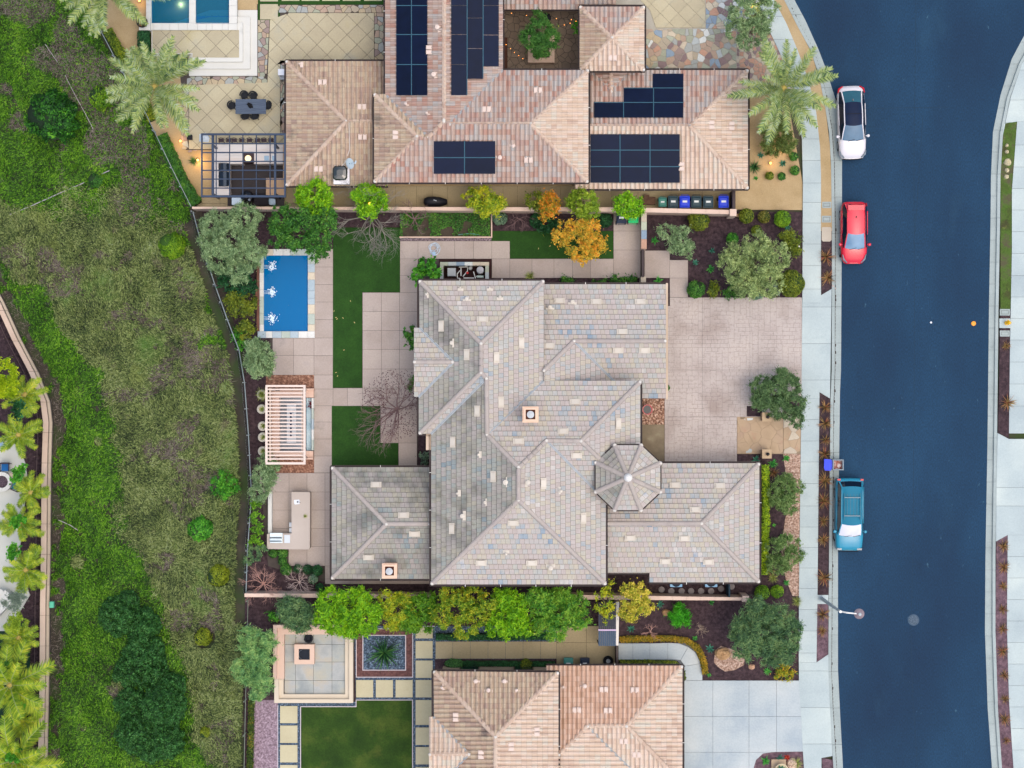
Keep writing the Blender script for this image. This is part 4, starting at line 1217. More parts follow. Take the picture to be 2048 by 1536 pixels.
for (x, y, p, b) in ((952, 1360, sN, 1.6), (1009, 1360, sN, 1.6), (977, 1378, sN, 1.6), (1033, 1378, sN, 1.2), (1169, 1370, tN, 1.7), (884, 1373, sW, 1), (1126, 1372, tN, 1)):
 pipe_vent(h3, x, y, p, VENTP, b)
# solar arrays: panels lie just above the roof slope
CELL = mat('solar cells', ['#060d1e', '#0a1630'], 2, rough=.4, spec=.15, rnd=.4)
RAIL = mat('panel frame', ['#101b2c'], rough=.4)
RAILG = mat('teal rail', ['#3d6370'], rough=.4)
def solar(cells, pl, label, edges=()):
 xs = [c[0] for c in cells] + [c[2] for c in cells]; ys = [c[1] for c in cells] + [c[3] for c in cells]
 cx, cy = (min(xs) + max(xs)) / 2, (min(ys) + max(ys)) / 2
 t = thing('solar_array', W(cx, cy, pl.z(cx, cy)), label, 'solar panels', 'solar arrays on the pink tiled roof')
 for (x0, y0, x1, y1) in cells:
  g = .35
  def slab(mb, a0, b0, a1, b1, l0, l1, m=0):
   q = [(a0, b0), (a1, b0), (a1, b1), (a0, b1)]
   top = [tuple(W(x, y, pl.z(x, y) + l1)) for x, y in q]; bot = [tuple(W(x, y, pl.z(x, y) + l0)) for x, y in q]
   mb.add(bot + top, [(0, 1, 2, 3), (4, 7, 6, 5), (0, 4, 5, 1), (1, 5, 6, 2), (2, 6, 7, 3), (3, 7, 4, 0)], m)
  f = MB(); slab(f, x0 + g, y0 + g, x1 - g, y1 - g, .16, .195)
  fr = f.build('solar_panel', RAIL, t)
  f = MB()
  nx_ = 10 if x1 - x0 > y1 - y0 else 6
  ny_ = 6 if x1 - x0 > y1 - y0 else 10
  slab(f, x0 + 1, y0 + 1, x1 - 1, y1 - 1, .195, .20)
  f.build('cell_sheet', CELL, fr)
 mb = MB()
 for (x0, y0, x1, y1) in edges:
  A = W(x0, y0, pl.z(x0, y0) + .19); B = W(x1, y1, pl.z(x1, y1) + .19)
  mb.tube([A, B], .03, 4)
 if edges:
  mb.build('mounting_rail', RAILG, t)
 return t
yy = [-48, 11, 69, 129, 191]
solar([(x0, a, x1, b) for x0, x1 in ((792, 823), (823, 855)) for a, b in zip(yy, yy[1:])], Cw, 'tall dark solar array two panels wide on the left slope of the long roof', [(823, -48, 823, 190), (792.5, 11, 855, 11), (792.5, 69, 855, 69), (792.5, 129, 855, 129)])
solar([(902, a, 934, b) for a, b in zip(yy, yy[1:])] + [(934, a, 966, b) for a, b in zip([-24, 36, 97, 158], [36, 97, 158])] + [(966, a, 998, b) for a, b in zip([-48, 11, 70], [11, 70, 133])], Ce,
  'tall dark solar array with stepped lower end on the right slope of the long roof', [(934, -48, 934, 190), (966, -48, 966, 157)])
solar([(x0, a, x1, b) for x0, x1 in ((867, 929), (929, 991)) for a, b in ((282, 315), (315, 348))], Bs, 'small dark solar array of four panels on the middle front slope', [(867, 315, 991, 315), (929, 282, 929, 348)])
solar([(1188, 205, 1247, 235.5), (1247, 205, 1307, 235.5), (1307, 205, 1367, 235.5), (1247, 176, 1307, 205), (1307, 176, 1367, 205), (1305, 147, 1367, 176)], Dn, 'staircase shaped dark solar array above the ridge of the right wing', [(1188, 205, 1367, 205), (1247, 176, 1367, 176), (1247, 205, 1247, 235), (1307, 176, 1307, 235)])
solar([(x0, a, x1, b) for x0, x1 in ((1180.5, 1240), (1240, 1300), (1300, 1360)) for a, b in ((268, 300), (300, 333), (333, 366))], Ds, 'largest dark solar array of nine panels on the front slope of the right wing', [(1181, 300, 1360, 300), (1181, 333, 1360, 333), (1240, 268, 1240, 366), (1300, 268, 1300, 366)])
t = thing('satellite_dish', W(703, 329, As.z(703, 329)), 'grey satellite dish with short arm beside the skylight of the pink tiled roof', 'satellite dish')
mb = MB()
c = W(700, 327, As.z(703, 329) + .55)
dirv = Vector((.75, .1, .65)).normalized(); u = dirv.orthogonal().normalized(); v = dirv.cross(u)
ringv = []
b0 = 0
for rr, dz in ((0.02, -.08), (.2, -.06), (.36, .0)):
 for k in range(18):
  a = 2 * PI * k / 18
  mb.v.append(tuple(c + (u * math.cos(a) + v * math.sin(a)) * rr + dirv * dz))
for j in range(2):
 for k in range(18):
  mb.face([j * 18 + k, j * 18 + (k + 1) % 18, (j + 1) * 18 + (k + 1) % 18, (j + 1) * 18 + k])
mb.build('reflector', mat('dish grey', ['#a3b4bd'], rough=.4), t)
MB().tube([c - Vector((0, 0, .5)), c - dirv * .06], .03, 6).build('mast', RAILG, t)
MB().tube([c - Vector((0, 0, .2)), c + dirv * .5 + Vector((0, 0, -.1))], .02, 5).tube([c + dirv * .48 + Vector((-.03, -.1, -.1)), c + dirv * .52 + Vector((.03, .1, -.1))], .05, 6).build('feed_arm', mat('dish grey', []), t)
mb = MB().tube([W(698, 245, As.z(698, 245) + .12), W(699, 300, As.z(699, 300) + .12), W(690, 325, As.z(690, 325) + .12), W(684, 332, As.z(684, 332) + .15)], .018, 4)
tag(mb.build('antenna_cable', WHITEP), 'thin pale cable running down the roof slope to the satellite dish', 'cable')
# foliage
def leafmat(name, cols, scale=1.3, rnd=.5, stains=None, spread=1.8, rough=.6):
 if cols and name not in MATS:
  q = hx(cols[0]) if isinstance(cols[0], str) else cols[0]
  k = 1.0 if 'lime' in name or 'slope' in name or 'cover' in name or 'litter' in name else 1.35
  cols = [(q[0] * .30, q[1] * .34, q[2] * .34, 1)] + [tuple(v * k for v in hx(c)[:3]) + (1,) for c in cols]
 m = mat(name, cols, scale, 3, rough=rough, rnd=rnd, spread=spread, stains=stains, spec=.35)
 if not m.get('tl'):
  t = NT(m); b = t.n['Principled BSDF']; out = t.n['Material Output']
  tr = t.new('ShaderNodeBsdfTranslucent')
  lk = b.inputs['Base Color'].links
  if lk: t.link(lk[0].from_socket, tr.inputs['Color'])
  else: tr.inputs['Color'].default_value = b.inputs['Base Color'].default_value
  mx = t.new('ShaderNodeMixShader', _0=.36)
  t.link(b.outputs[0], mx.inputs[1]); t.link(tr.outputs[0], mx.inputs[2]); t.link(mx.outputs[0], out.inputs['Surface'])
  m['tl'] = 1
 return m
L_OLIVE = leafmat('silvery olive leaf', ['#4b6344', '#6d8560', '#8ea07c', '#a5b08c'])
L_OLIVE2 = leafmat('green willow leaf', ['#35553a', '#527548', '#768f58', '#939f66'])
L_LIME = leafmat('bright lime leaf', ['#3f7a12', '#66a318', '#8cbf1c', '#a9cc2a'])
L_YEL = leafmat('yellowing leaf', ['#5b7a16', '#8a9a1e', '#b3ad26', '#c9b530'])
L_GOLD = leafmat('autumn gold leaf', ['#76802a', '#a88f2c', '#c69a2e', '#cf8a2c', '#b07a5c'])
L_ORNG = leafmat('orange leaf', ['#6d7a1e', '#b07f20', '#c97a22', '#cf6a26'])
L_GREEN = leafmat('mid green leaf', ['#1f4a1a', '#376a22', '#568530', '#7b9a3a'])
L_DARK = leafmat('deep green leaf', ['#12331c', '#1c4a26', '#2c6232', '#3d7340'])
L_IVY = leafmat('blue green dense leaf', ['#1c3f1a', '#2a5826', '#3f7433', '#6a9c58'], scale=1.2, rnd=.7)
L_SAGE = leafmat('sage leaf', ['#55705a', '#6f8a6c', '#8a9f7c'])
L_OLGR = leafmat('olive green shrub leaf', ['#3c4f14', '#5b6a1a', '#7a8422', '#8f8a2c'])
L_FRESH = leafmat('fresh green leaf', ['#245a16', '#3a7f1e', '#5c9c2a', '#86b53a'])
L_GREY = leafmat('grey shrub leaf', ['#5a6a5c', '#7a8a78', '#98a490'])
BARKM = mat('grey bark', ['#5c5148', '#786b5e'], 4, fine=.2)
BARKR = mat('pinkish twig', ['#8a6458', '#b38c7e', '#c9a89a'], 3, rnd=.4)
BARKG = mat('pale grey twig', ['#6f6a62', '#8f8a80'], 3)
BARKD = mat('dark twig', ['#5f4a48', '#7f6866'], 3)
def leaf_arrays(n, cen, nrm, size, aspect, rg):
 """rhombic leaves as (4n,3) verts"""
 t = rg.normal(size=(n, 3))
 t -= nrm * (t * nrm).sum(1, keepdims=True)
 t /= np.linalg.norm(t, axis=1, keepdims=True) + 1e-9
 b = np.cross(nrm, t)
 L = size * rg.uniform(.6, 1.25, (n, 1)); Wd = L * aspect
 v = np.empty((n, 4, 3))
 v[:, 0] = cen - t * L * .5
 v[:, 1] = cen + b * Wd * .5 - nrm * L * .06
 v[:, 2] = cen + t * L * .5
 v[:, 3] = cen - b * Wd * .5 - nrm * L * .06
 return v.reshape(-1, 3)
def np_mesh(name, V, nv, mats, rnd=None, mi=None):
 """V: (n*nv,3) faces of nv verts each"""
 n = len(V) // nv
 me = bpy.data.meshes.new(name)
 me.vertices.add(len(V)); me.vertices.foreach_set('co', V.astype(np.float32).ravel())
 me.loops.add(len(V)); me.loops.foreach_set('vertex_index', np.arange(len(V), dtype=np.int32))
 me.polygons.add(n); me.polygons.foreach_set('loop_start', np.arange(n, dtype=np.int32) * nv)
 try: me.polygons.foreach_set('loop_total', np.full(n, nv, dtype=np.int32))
 except Exception: pass
 for mm in (mats if isinstance(mats, (list, tuple)) else [mats]): me.materials.append(mm)
 if mi is not None: me.polygons.foreach_set('material_index', mi.astype(np.int32))
 a = me.attributes.new('rnd', 'FLOAT', 'FACE')
 a.data.foreach_set('value', (np.random.default_rng(len(V)).random(n) if rnd is None else rnd).astype(np.float32))
 me.update(calc_edges=True)
 return me
STY = {
 'olive': dict(size=.21, asp=.22, dens=1150, clump=.17, k=16),
 'feather': dict(size=.27, asp=.15, dens=1100, clump=.20, k=13),
 'broad': dict(size=.19, asp=.42, dens=640, clump=.18, k=13),
 'fine': dict(size=.12, asp=.42, dens=1300, clump=.14, k=16),
 'star': dict(size=.24, asp=.27, dens=720, clump=.19, k=13),
 'sparse': dict(size=.17, asp=.42, dens=330, clump=.18, k=9),
 'bigleaf': dict(size=.30, asp=.6, dens=300, clump=.2, k=9),
}
def crown_verts(lobes, style, rg, org):
 st = STY[style]
 out = []; rn = []
 for (cx, cy, cz, R, Rz) in lobes:
  A = PI * R * R
  nc = max(4, int(A * st['k']))
  d = rg.normal(size=(nc, 3)); d[:, 2] = np.abs(d[:, 2]) * .9 - .15
  d /= np.linalg.norm(d, axis=1, keepdims=True)
  rad = rg.uniform(.45, 1.0, nc) ** .6
  cc = np.stack([cx + d[:, 0] * R * rad * .88, cy + d[:, 1] * R * rad * .88, cz + d[:, 2] * Rz * rad], 1)
  cr = st['clump'] * rg.uniform(.6, 1.35, nc)
  tot = int(A * st['dens'])
  wgt = cr ** 2; cnt = np.maximum(3, (tot * wgt / wgt.sum()).astype(int))
  idx = np.repeat(np.arange(nc), cnt); n = len(idx)
  q = rg.normal(size=(n, 3)); q /= np.linalg.norm(q, axis=1, keepdims=True)
  q *= np.abs(rg.normal(size=(n, 1))) * .8
  q[:, 2] *= .7
  cen = cc[idx] + q * cr[idx][:, None]
  cen[:, 2] = np.maximum(cen[:, 2], .12)
  nrm = q * .5 + d[idx] * .25 + rg.normal(size=(n, 3)) * .6 + np.array([0, 0, .45])
  nrm /= np.linalg.norm(nrm, axis=1, keepdims=True)
  out.append(leaf_arrays(n, cen, nrm, st['size'], st['asp'], rg))
  tint = rg.random(nc)
  rn.append(np.clip(tint[idx] * .35 + rg.random(n) * .65, 0, 1))
 V = np.concatenate(out) - np.array(org)
 return V, np.concatenate(rn)
def limb_mesh(base, tips, r0, m, org):
 mb = MB()
 b = Vector(base)
 top = Vector((b.x, b.y, b.z + (max(t.z for t in tips) - b.z) * .45))
 mb.tube([b, (b + top) / 2 + Vector((.03, .04, 0)), top], [r0, r0 * .8, r0 * .6], 7)
 for t in tips:
  mid = (top + t) / 2 + Vector((random.uniform(-.15, .15), random.uniform(-.15, .15), .12))
  mb.tube([top, mid, t], [r0 * .5, r0 * .3, r0 * .08], 5)
  for k in range(3):
   e = t + Vector((random.uniform(-.5, .5), random.uniform(-.5, .5), random.uniform(-.2, .3)))
   mb.tube([mid, (mid + e) / 2 + Vector((0, 0, .1)), e], [r0 * .2, r0 * .12, r0 * .04], 4)
 return mb
def tree(label, lobes, h, style, m, z0=.1, cat='tree', name='tree', group=None, seed=None, trunk=True, bark=None, flat=.75, dens=1.0):
 rg = np.random.default_rng(seed if seed is not None else int(lobes[0][0] * 7 + lobes[0][1] * 13))
 cx = sum(l[0] for l in lobes) / len(lobes); cy = sum(l[1] for l in lobes) / len(lobes)
 base = W(cx, cy, z0)
 L = []
 for i, (x, y, r) in enumerate(lobes):
  R = r * S * 1.06 * (1 - (z0 + h * .7) / H)
  Rz = min(R * flat, h * .6)
  zc = z0 + h - Rz - (0 if i == 0 else rg.uniform(0, .18) * h)
  p = W(x, y, zc + Rz * .5)
  L.append((p.x, p.y, zc, R, Rz))
 if dens != 1.0:
  st = dict(STY[style]); st['dens'] *= dens; STY['_tmp'] = st; style = '_tmp'
 V, rn = crown_verts(L, style, rg, base)
 if trunk:
  t = thing(name, base, label, cat, group)
  o = link('crown', np_mesh('crown', V, 4, m, rn), t, base)
  tips = [Vector((l[0], l[1], l[2])) for l in L]
  limb_mesh(base, tips, .05 + .03 * h, bark or BARKM, base).build('trunk', bark or BARKM, t)
  return t
 o = link(name, np_mesh(name, V, 4, m, rn), None, base)
 o.location = base
 tag(o, label, cat, group)
 return o
def ball(label, x, y, r, m, h=None, style='fine', name='shrub', cat='shrub', group=None, z0=.1, core='#1d3314', seed=None, lump=.10, dens=1.0, sx=1, sy=1, kind=None):
 """clipped or rounded shrub: leaf shell over a dark leafy core"""
 rg = np.random.default_rng(seed if seed is not None else int(x * 3 + y * 17))
 R = r * S
 hh = h or R * 1.7
 st = STY[style]
 c = W(x, y, z0 + hh * .5)
 n = int(4 * PI * R * R * .65 * st['dens'] * dens * .55)
 d = rg.normal(size=(n, 3)); d[:, 2] = np.abs(d[:, 2]) - .25
 d /= np.linalg.norm(d, axis=1, keepdims=True)
 lum = 1 + lump * 2 * (vnoise(d[:, 0] * 3 + x, d[:, 1] * 3 + y + d[:, 2] * 2, 1.2, 2) - .5) * 2
 rad = (rg.uniform(.86, 1.0, n) * lum)[:, None]
 cen = np.array(c) + d * rad * np.array([R * .97 * sx, R * .97 * sy, hh * .5])
 nrm = d * .8 + rg.normal(size=(n, 3)) * .5 + np.array([0, 0, .2])
 nrm /= np.linalg.norm(nrm, axis=1, keepdims=True)
 V = leaf_arrays(n, cen, nrm, st['size'], st['asp'], rg)
 base = W(x, y, z0)
 me = np_mesh(name, V - np.array(base), 4, m)
 o = link(name, me, None, base)
 o.location = base
 tag(o, label, cat, group, kind)
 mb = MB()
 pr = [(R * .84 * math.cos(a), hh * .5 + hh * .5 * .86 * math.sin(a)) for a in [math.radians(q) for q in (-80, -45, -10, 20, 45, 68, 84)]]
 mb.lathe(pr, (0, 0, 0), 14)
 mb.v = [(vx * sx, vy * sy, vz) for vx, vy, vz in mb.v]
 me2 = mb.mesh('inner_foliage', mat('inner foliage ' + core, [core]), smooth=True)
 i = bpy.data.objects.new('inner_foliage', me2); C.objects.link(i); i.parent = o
 return o
def blades(n, L, w0, rg, el=(.2, 1.2), curl=.6, seg=3, V0=(0, 0, 0)):
 """rosette of strap leaves: returns MB"""
 mb = MB()
 for i in range(n):
  a = rg.uniform(0, 2 * PI); e = rg.uniform(*el); l = L * rg.uniform(.75, 1.1)
  d = Vector((math.cos(a) * math.cos(e), math.sin(a) * math.cos(e), math.sin(e)))
  s_ = Vector((-math.sin(a), math.cos(a), 0))
  p = Vector(V0); pts = []
  for k in range(seg + 1):
   wd = w0 * (1 - (k / seg) ** 1.6) * .5 + .002
   if k == 0: wd = w0 * .32
   pts += [tuple(p + s_ * wd), tuple(p + Vector((0, 0, -wd * .5)) if False else p - s_ * wd)]
   p = p + d * (l / seg)
   d = (d + Vector((0, 0, -curl / seg))).normalized()
  b = len(mb.v); mb.v += pts
  r = random.random()
  for k in range(seg):
   mb.face([b + 2 * k, b + 2 * k + 1, b + 2 * k + 3, b + 2 * k + 2], 0, r)
 return mb
FLAXM = leafmat('bronze flax blade', ['#3f3322', '#6b5230', '#97804a', '#8a4a3a', '#b39a5c'], rnd=.8)
AGAVEM = leafmat('blue green agave', ['#2c5f4c', '#3f7a62', '#5d9378'], rnd=.5)
ALOEM = leafmat('fresh green rosette', ['#2f7a34', '#53a040', '#8abf55'], rnd=.5)
YUCCAM = leafmat('dark green sword leaf', ['#15361f', '#24512c', '#3f7038', '#6d8f4a'], rnd=.7)
GRASSM = leafmat('ornamental grass blade', ['#6d7a3a', '#96a050', '#b8b86c'], rnd=.7)
REDM = leafmat('red rosette', ['#8a2a26', '#b0402c', '#c75c36'], rnd=.6)
rgp = np.random.default_rng(5)
SPIKE = {
 'flax': [blades(70, .62, .035, rgp, (.15, 1.35), .7).mesh('flax', FLAXM) for _ in range(3)],
 'agave': [blades(30, .36, .10, rgp, (.1, 1.25), .2, 2).mesh('agave', AGAVEM) for _ in range(2)],
 'aloe': [blades(34, .36, .09, rgp, (.05, 1.2), .25, 2).mesh('rosette', ALOEM) for _ in range(2)],
 'yucca': [blades(90, 1.35, .09, rgp, (.1, 1.3), .25).mesh('agave', YUCCAM)],
 'grass': [blades(110, .5, .02, rgp, (.2, 1.4), 1.0).mesh('grass_tuft', GRASSM) for _ in range(2)],
 'red': [blades(40, .28, .07, rgp, (.1, 1.2), .2, 2).mesh('rosette', REDM)],
}
def spike(kind, x, y, s, label, group=None, name=None, cat='plant', z0=.12):
 me = random.choice(SPIKE[kind])
 o = bpy.data.objects.new(name or {'flax': 'flax_plant', 'agave': 'agave', 'aloe': 'aloe', 'yucca': 'yucca', 'grass': 'grass_tuft', 'red': 'bromeliad'}[kind], me)
 C.objects.link(o)
 o.location = W(x, y, z0 - .02); o.rotation_euler = (0, 0, random.uniform(0, 6.28)); o.scale = (s, s, s)
 tag(o, label, cat, group)
 return o
# palms
def frond_mesh(L, e0, curl, m, nleaf=44, ll=.48, wl=.05, seed=1):
 rg = np.random.default_rng(seed)
 pts = []; d = Vector((math.cos(e0), 0, math.sin(e0))); p = Vector((.1, 0, .05)); n = 14
 for k in range(n + 1):
  pts.append(p.copy()); p = p + d * (L / n)
  d = (d + Vector((0, 0, -curl / n))).normalized()
 mb = MB()
 mb.tube(pts, [.030 * (1 - k / (n + 1)) + .006 for k in range(n + 1)], 4, 1)
 for i in range(nleaf):
  t = .10 + .90 * i / nleaf
  f = t * n; k = min(int(f), n - 1); q = pts[k].lerp(pts[k + 1], f - k)
  dd = (pts[k + 1] - pts[k]).normalized()
  up = Vector((-dd.z, 0, dd.x))
  l = ll * (1.0 - .55 * abs(t - .42) ** 1.2 - (.35 if t > .88 else 0)) * (.6 if t < .2 else 1)
  for s_ in (-1, 1):
   fw = .62 + rg.uniform(-.1, .15)
   dr = (Vector((0, s_, 0)) * .8 + dd * fw + up * rg.uniform(-.05, .35)).normalized()
   tip = q + dr * l * rg.uniform(.85, 1.1) + Vector((0, 0, -.10 * l))
   wv = dd * wl * .5
   b = len(mb.v)
   mid = q.lerp(tip, .5) + up * .02
   mb.v += [tuple(q - wv), tuple(q + wv), tuple(mid + wv * .9), tuple(mid - wv * .9), tuple(tip)]
   r = rg.random()
   mb.face([b, b + 1, b + 2, b + 3], 0, r); mb.face([b + 3, b + 2, b + 4], 0, r)
 return mb.mesh('frond', [m, mat('pale rachis', ['#7d8a50', '#8f9a5e'], 3)])
PALMG = leafmat('blue green date palm leaf', ['#42583a', '#6d8548', '#969e58', '#8fa088', '#b5a468'], scale=.9, rnd=.6)
PALMY = leafmat('yellow green palm leaf', ['#4a6a18', '#76901e', '#a3a82c', '#bdb044'], scale=1.6, rnd=.45)
DATE = [frond_mesh(3.25, e, c_, PALMG, 62, .5, .055, s) for e, c_, s in ((-.05, .35, 1), (.25, .6, 2), (.5, .75, 3), (.8, .9, 4), (1.15, .8, 5))]
QUEEN = [frond_mesh(1.9, e, c_, PALMY, 66, .50, .038, s) for e, c_, s in ((.0, .9, 6), (.4, 1.2, 7), (.7, 1.3, 9), (1.0, 1.1, 8))]
def palm(x, y, r, h, label, fr, ref, n, group, z0=.1, seed=1, name='palm_tree', drop=None):
 rg = np.random.default_rng(seed)
 t = thing(name, W(x, y, z0), label, 'palm tree', group)
 top = W(x, y, z0 + h)
 base = W(x, y, z0)
 s = r * S * (1 - (z0 + h) / H) / ref
 MB().tube([base, (base + top) / 2, top], [.22, .19, .2], 10).build('trunk', BARKM, t)
 MB().lathe([(.14, -.3), (.26, -.1), (.22, .1), (.08, .2)], top, 10).build('crown_shaft', mat('golden leaf base', ['#8a7a3c', '#a5944e'], 3), t)
 for i in range(n):
  a = i * 2.39996 + rg.uniform(-.4, .4)
  k = min(len(fr) - 1, int(len(fr) * (i / n)))
  sc_ = s * (rg.uniform(.74, 1.08) if fr is DATE else rg.uniform(.62, 1.1))
  put('frond', fr[k], t, top, (rg.uniform(-.25, .25), rg.uniform(-.08, .08), a), sc_)
 return t
palm(310, 173, 104, 5.2, 'tall blue green date palm overlapping the patio corner left of the dark dining table', DATE, 3.2, 36, 'date palms', seed=3)
palm(1567, 176, 103, 5.2, 'blue green date palm in the front bed beside the street, over the pavement', DATE, 3.2, 34, 'date palms', seed=5)
palm(214, -28, 112, 5.4, 'blue green date palm cut by the top edge, left of the spa', DATE, 3.2, 36, 'date palms', seed=8)
def bare(label, x, y, r, h, m, seed=1, name='bare_tree', n1=8, spread=1.0, bias=(0, 0), z0=.1, cat='tree', group=None, lv=4, thick=.05):
 rr = random.Random(seed)
 t = thing(name, W(x, y, z0), label, cat, group)
 mb = MB(); tr = MB()
 base = W(x, y, z0)
 R = r * S
 fork = base + Vector((0, 0, h * .3))
 tr.tube([base, fork], [thick * 1.3, thick], 7)
 def grow(p, d, l, rad, lev):
  q = p; pts = [p]
  for k in range(3):
   d = (d + Vector((rr.uniform(-.16, .16), rr.uniform(-.16, .16), rr.uniform(-.02, .12)))).normalized()
   q = q + d * l / 3; pts.append(q)
  (tr if lev == 0 else mb).tube(pts, [rad, rad * .85, rad * .7, rad * .5], 5 if lev < 2 else 3, caps=False)
  if lev >= lv: return
  for k in range(rr.choice((3, 4)) if lev < 3 else 3):
   a = rr.uniform(.3, .85) * rr.choice((-1, 1)); u = d.orthogonal().normalized(); u.rotate(Matrix.Rotation(rr.uniform(0, 6.28), 3, d))
   nd = (d * math.cos(a) + u * math.sin(a)).normalized(); nd.z = abs(nd.z) * .6 + .1
   grow(pts[rr.choice((1, 2, 3))] if k else q, nd.normalized(), l * rr.uniform(.5, .72), rad * .55, lev + 1)
 for i in range(n1):
  a = 2 * PI * i / n1 + rr.uniform(-.3, .3)
  d = Vector((math.cos(a) * spread + bias[0], math.sin(a) * spread + bias[1], .75)).normalized()
  grow(fork, d, R * .52 * rr.uniform(.75, 1.15), thick * .8, 0)
 tr.build('trunk', m, t)
 mb.build('twigs', m, t)
 return t
# centre yard planting
T_ = 'trees along the garden walls'
tree('silvery olive tree filling the corner above the blue pool, by the hillside fence', [(460, 480, 48), (428, 450, 32), (485, 440, 38), (440, 510, 40), (500, 505, 34), (415, 480, 22), (475, 545, 26)], 4.2, 'olive', L_OLIVE)
tree('big glossy green tree overhanging the top edge of the blue pool', [(600, 456, 44), (565, 440, 34), (636, 476, 30), (555, 474, 24), (628, 506, 19), (650, 440, 26), (588, 487, 16), (645, 500, 18)], 4.6, 'broad', L_GREEN, seed=4)
ball('pale olive green rounded shrub just left of the pool coping', 484, 536, 22, L_SAGE, 1.6, 'fine', core='#5a6a44', sy=.8)
tree('dark blue green bushy shrub between the hillside fence and the pool', [(465, 560, 34), (490, 575, 24), (455, 540, 22)], 2.0, 'broad', L_DARK, trunk=False, name='shrub', cat='shrub')
tree('yellow green bushy shrub left of the middle of the pool', [(478, 605, 30), (500, 610, 18), (465, 595, 18)], 1.8, 'broad', L_OLGR, trunk=False, name='shrub', cat='shrub')
tree('small golden olive shrub by the lower left pool corner', [(494, 660, 22)], 1.5, 'broad', L_OLGR, trunk=False, name='shrub', cat='shrub', seed=2)
tree('low fresh green shrub squeezed against the fence below the pool', [(476, 668, 15), (482, 690, 12)], 1.1, 'broad', L_FRESH, trunk=False, name='shrub', cat='shrub')
tree('round silvery olive tree at the patio corner between pool and wooden pergola', [(518, 716, 35), (508, 700, 24), (530, 730, 22), (512, 738, 20)], 3.0, 'olive', L_OLIVE, seed=8, dens=1.15)
tree('thin silvery olive tree just below the pale wooden pergola', [(526, 955, 26), (540, 940, 22), (520, 985, 22), (530, 925, 18)], 2.8, 'olive', L_OLIVE)
tree('loose bright green shrub strip between fence and stone grill island', [(516, 1010, 14), (513, 1035, 13), (515, 1060, 14), (512, 1082, 12)], 1.6, 'broad', leafmat('light shrub leaf', ['#3f6a18', '#6a9a20', '#8fb02a']), trunk=False, name='shrub', cat='shrub')
tree('leaning soft green shrub at the fence below the grill island', [(508, 1107, 15), (495, 1118, 12), (522, 1100, 11)], 1.5, 'fine', L_OLIVE2, trunk=False, name='shrub', cat='shrub')
tree('bright lime green tree over the wall, nearest the black steel pergola', [(625, 390, 34), (640, 415, 26), (608, 392, 20), (650, 388, 18)], 4.0, 'star', L_LIME, group=T_)
tree('bright lime green tree over the wall with a small lit lamp in its crown', [(738, 396, 34), (722, 388, 22), (755, 402, 24), (735, 420, 20)], 4.0, 'star', L_LIME, group=T_, seed=12)
tree('yellow green tree over the wall right of the covered black grill', [(965, 400, 30), (985, 408, 26), (945, 395, 22), (975, 422, 20)], 3.6, 'broad', L_YEL, group=T_)
tree('small olive green tree over the wall, touching the orange tree', [(1072, 402, 20), (1082, 412, 16)], 3.2, 'broad', L_OLGR, group=T_)
tree('orange leaved tree over the wall in the row of yellow trees', [(1098, 408, 24), (1108, 402, 18), (1095, 428, 15)], 3.5, 'broad', L_ORNG, group=T_)
tree('pale yellow green tree over the wall just above the golden autumn tree', [(1168, 405, 32), (1180, 422, 20), (1150, 400, 18), (1162, 432, 16)], 3.6, 'broad', leafmat('pale lime leaf', ['#6d8f22', '#98b030', '#bcc840']), group=T_)
tree('rounded lime green tree over the wall above the green wheelie bin', [(1259, 411, 30), (1245, 405, 18), (1272, 415, 20)], 3.4, 'broad', L_LIME, group=T_, seed=3)
tree('golden autumn tree with a few pink leaves over the green turf', [(1160, 478, 42), (1140, 460, 26), (1188, 485, 30), (1165, 505, 26), (1120, 475, 18), (1180, 455, 24)], 4.0, 'broad', L_GOLD, dens=.8)
for x, y, lb in ((1000, 436, 'small pale clipped ball shrub by the planter wall, left end of the upper turf bed'), (1073, 442, 'small dark clipped ball shrub under the orange tree'), (1210, 440, 'small dark clipped ball shrub beside the navy wheelie bin')):
 ball(lb, x, y, 15, L_SAGE if x == 1000 else L_DARK, .8, 'fine', group='clipped balls above the turf')
tree('dark green shrub half hidden under the golden autumn tree', [(1095, 448, 20), (1110, 452, 14)], 1.2, 'broad', L_DARK, trunk=False, name='shrub', cat='shrub')
bare('leafless grey tree spreading over the green turf right of the pool', 745, 432, 98, 3.4, BARKG, 3, bias=(0, -.55), n1=10, lv=4, thick=.06)
bare('small leafless grey tree over the weedy planter bed', 830, 440, 48, 2.2, BARKD, 6, n1=6, lv=3)
bare('small leafless tree over the turf left of the golden autumn tree', 1040, 440, 38, 2.2, BARKD, 7, bias=(0, -.3), n1=5, lv=3, thick=.035)
t = bare('large leafless tree with dark seed pods over the lower turf and patio', 797, 818, 92, 3.6, BARKD, 9, bias=(-.25, 0), n1=9, lv=4, thick=.07)
rg = np.random.default_rng(77)
og = origin_of(t)
a_ = rg.uniform(0, 2 * PI, 900); r_ = rg.uniform(.1, 1, 900) ** .6 * 2.3
cen = np.stack([og.x + .1 + r_ * np.cos(a_), og.y + .35 + r_ * np.sin(a_), rg.uniform(2.2, 3.4, 900)], 1)
cen = cen[(cen[:, 0] > og.x - 1.4) | (cen[:, 1] > og.y)]
nn = np.tile(np.array([0, 0, 1.0]), (len(cen), 1)) + rg.normal(size=(len(cen), 3)) * .3
nn /= np.linalg.norm(nn, axis=1, keepdims=True)
tag(link('seed_pods', np_mesh('seed_pods', leaf_arrays(len(cen), cen, nn, .085, .8, rg) - np.array(og), 4, mat('dark pod', ['#3c2427', '#5a3a3c'], 3)), t, og), kind='stuff')
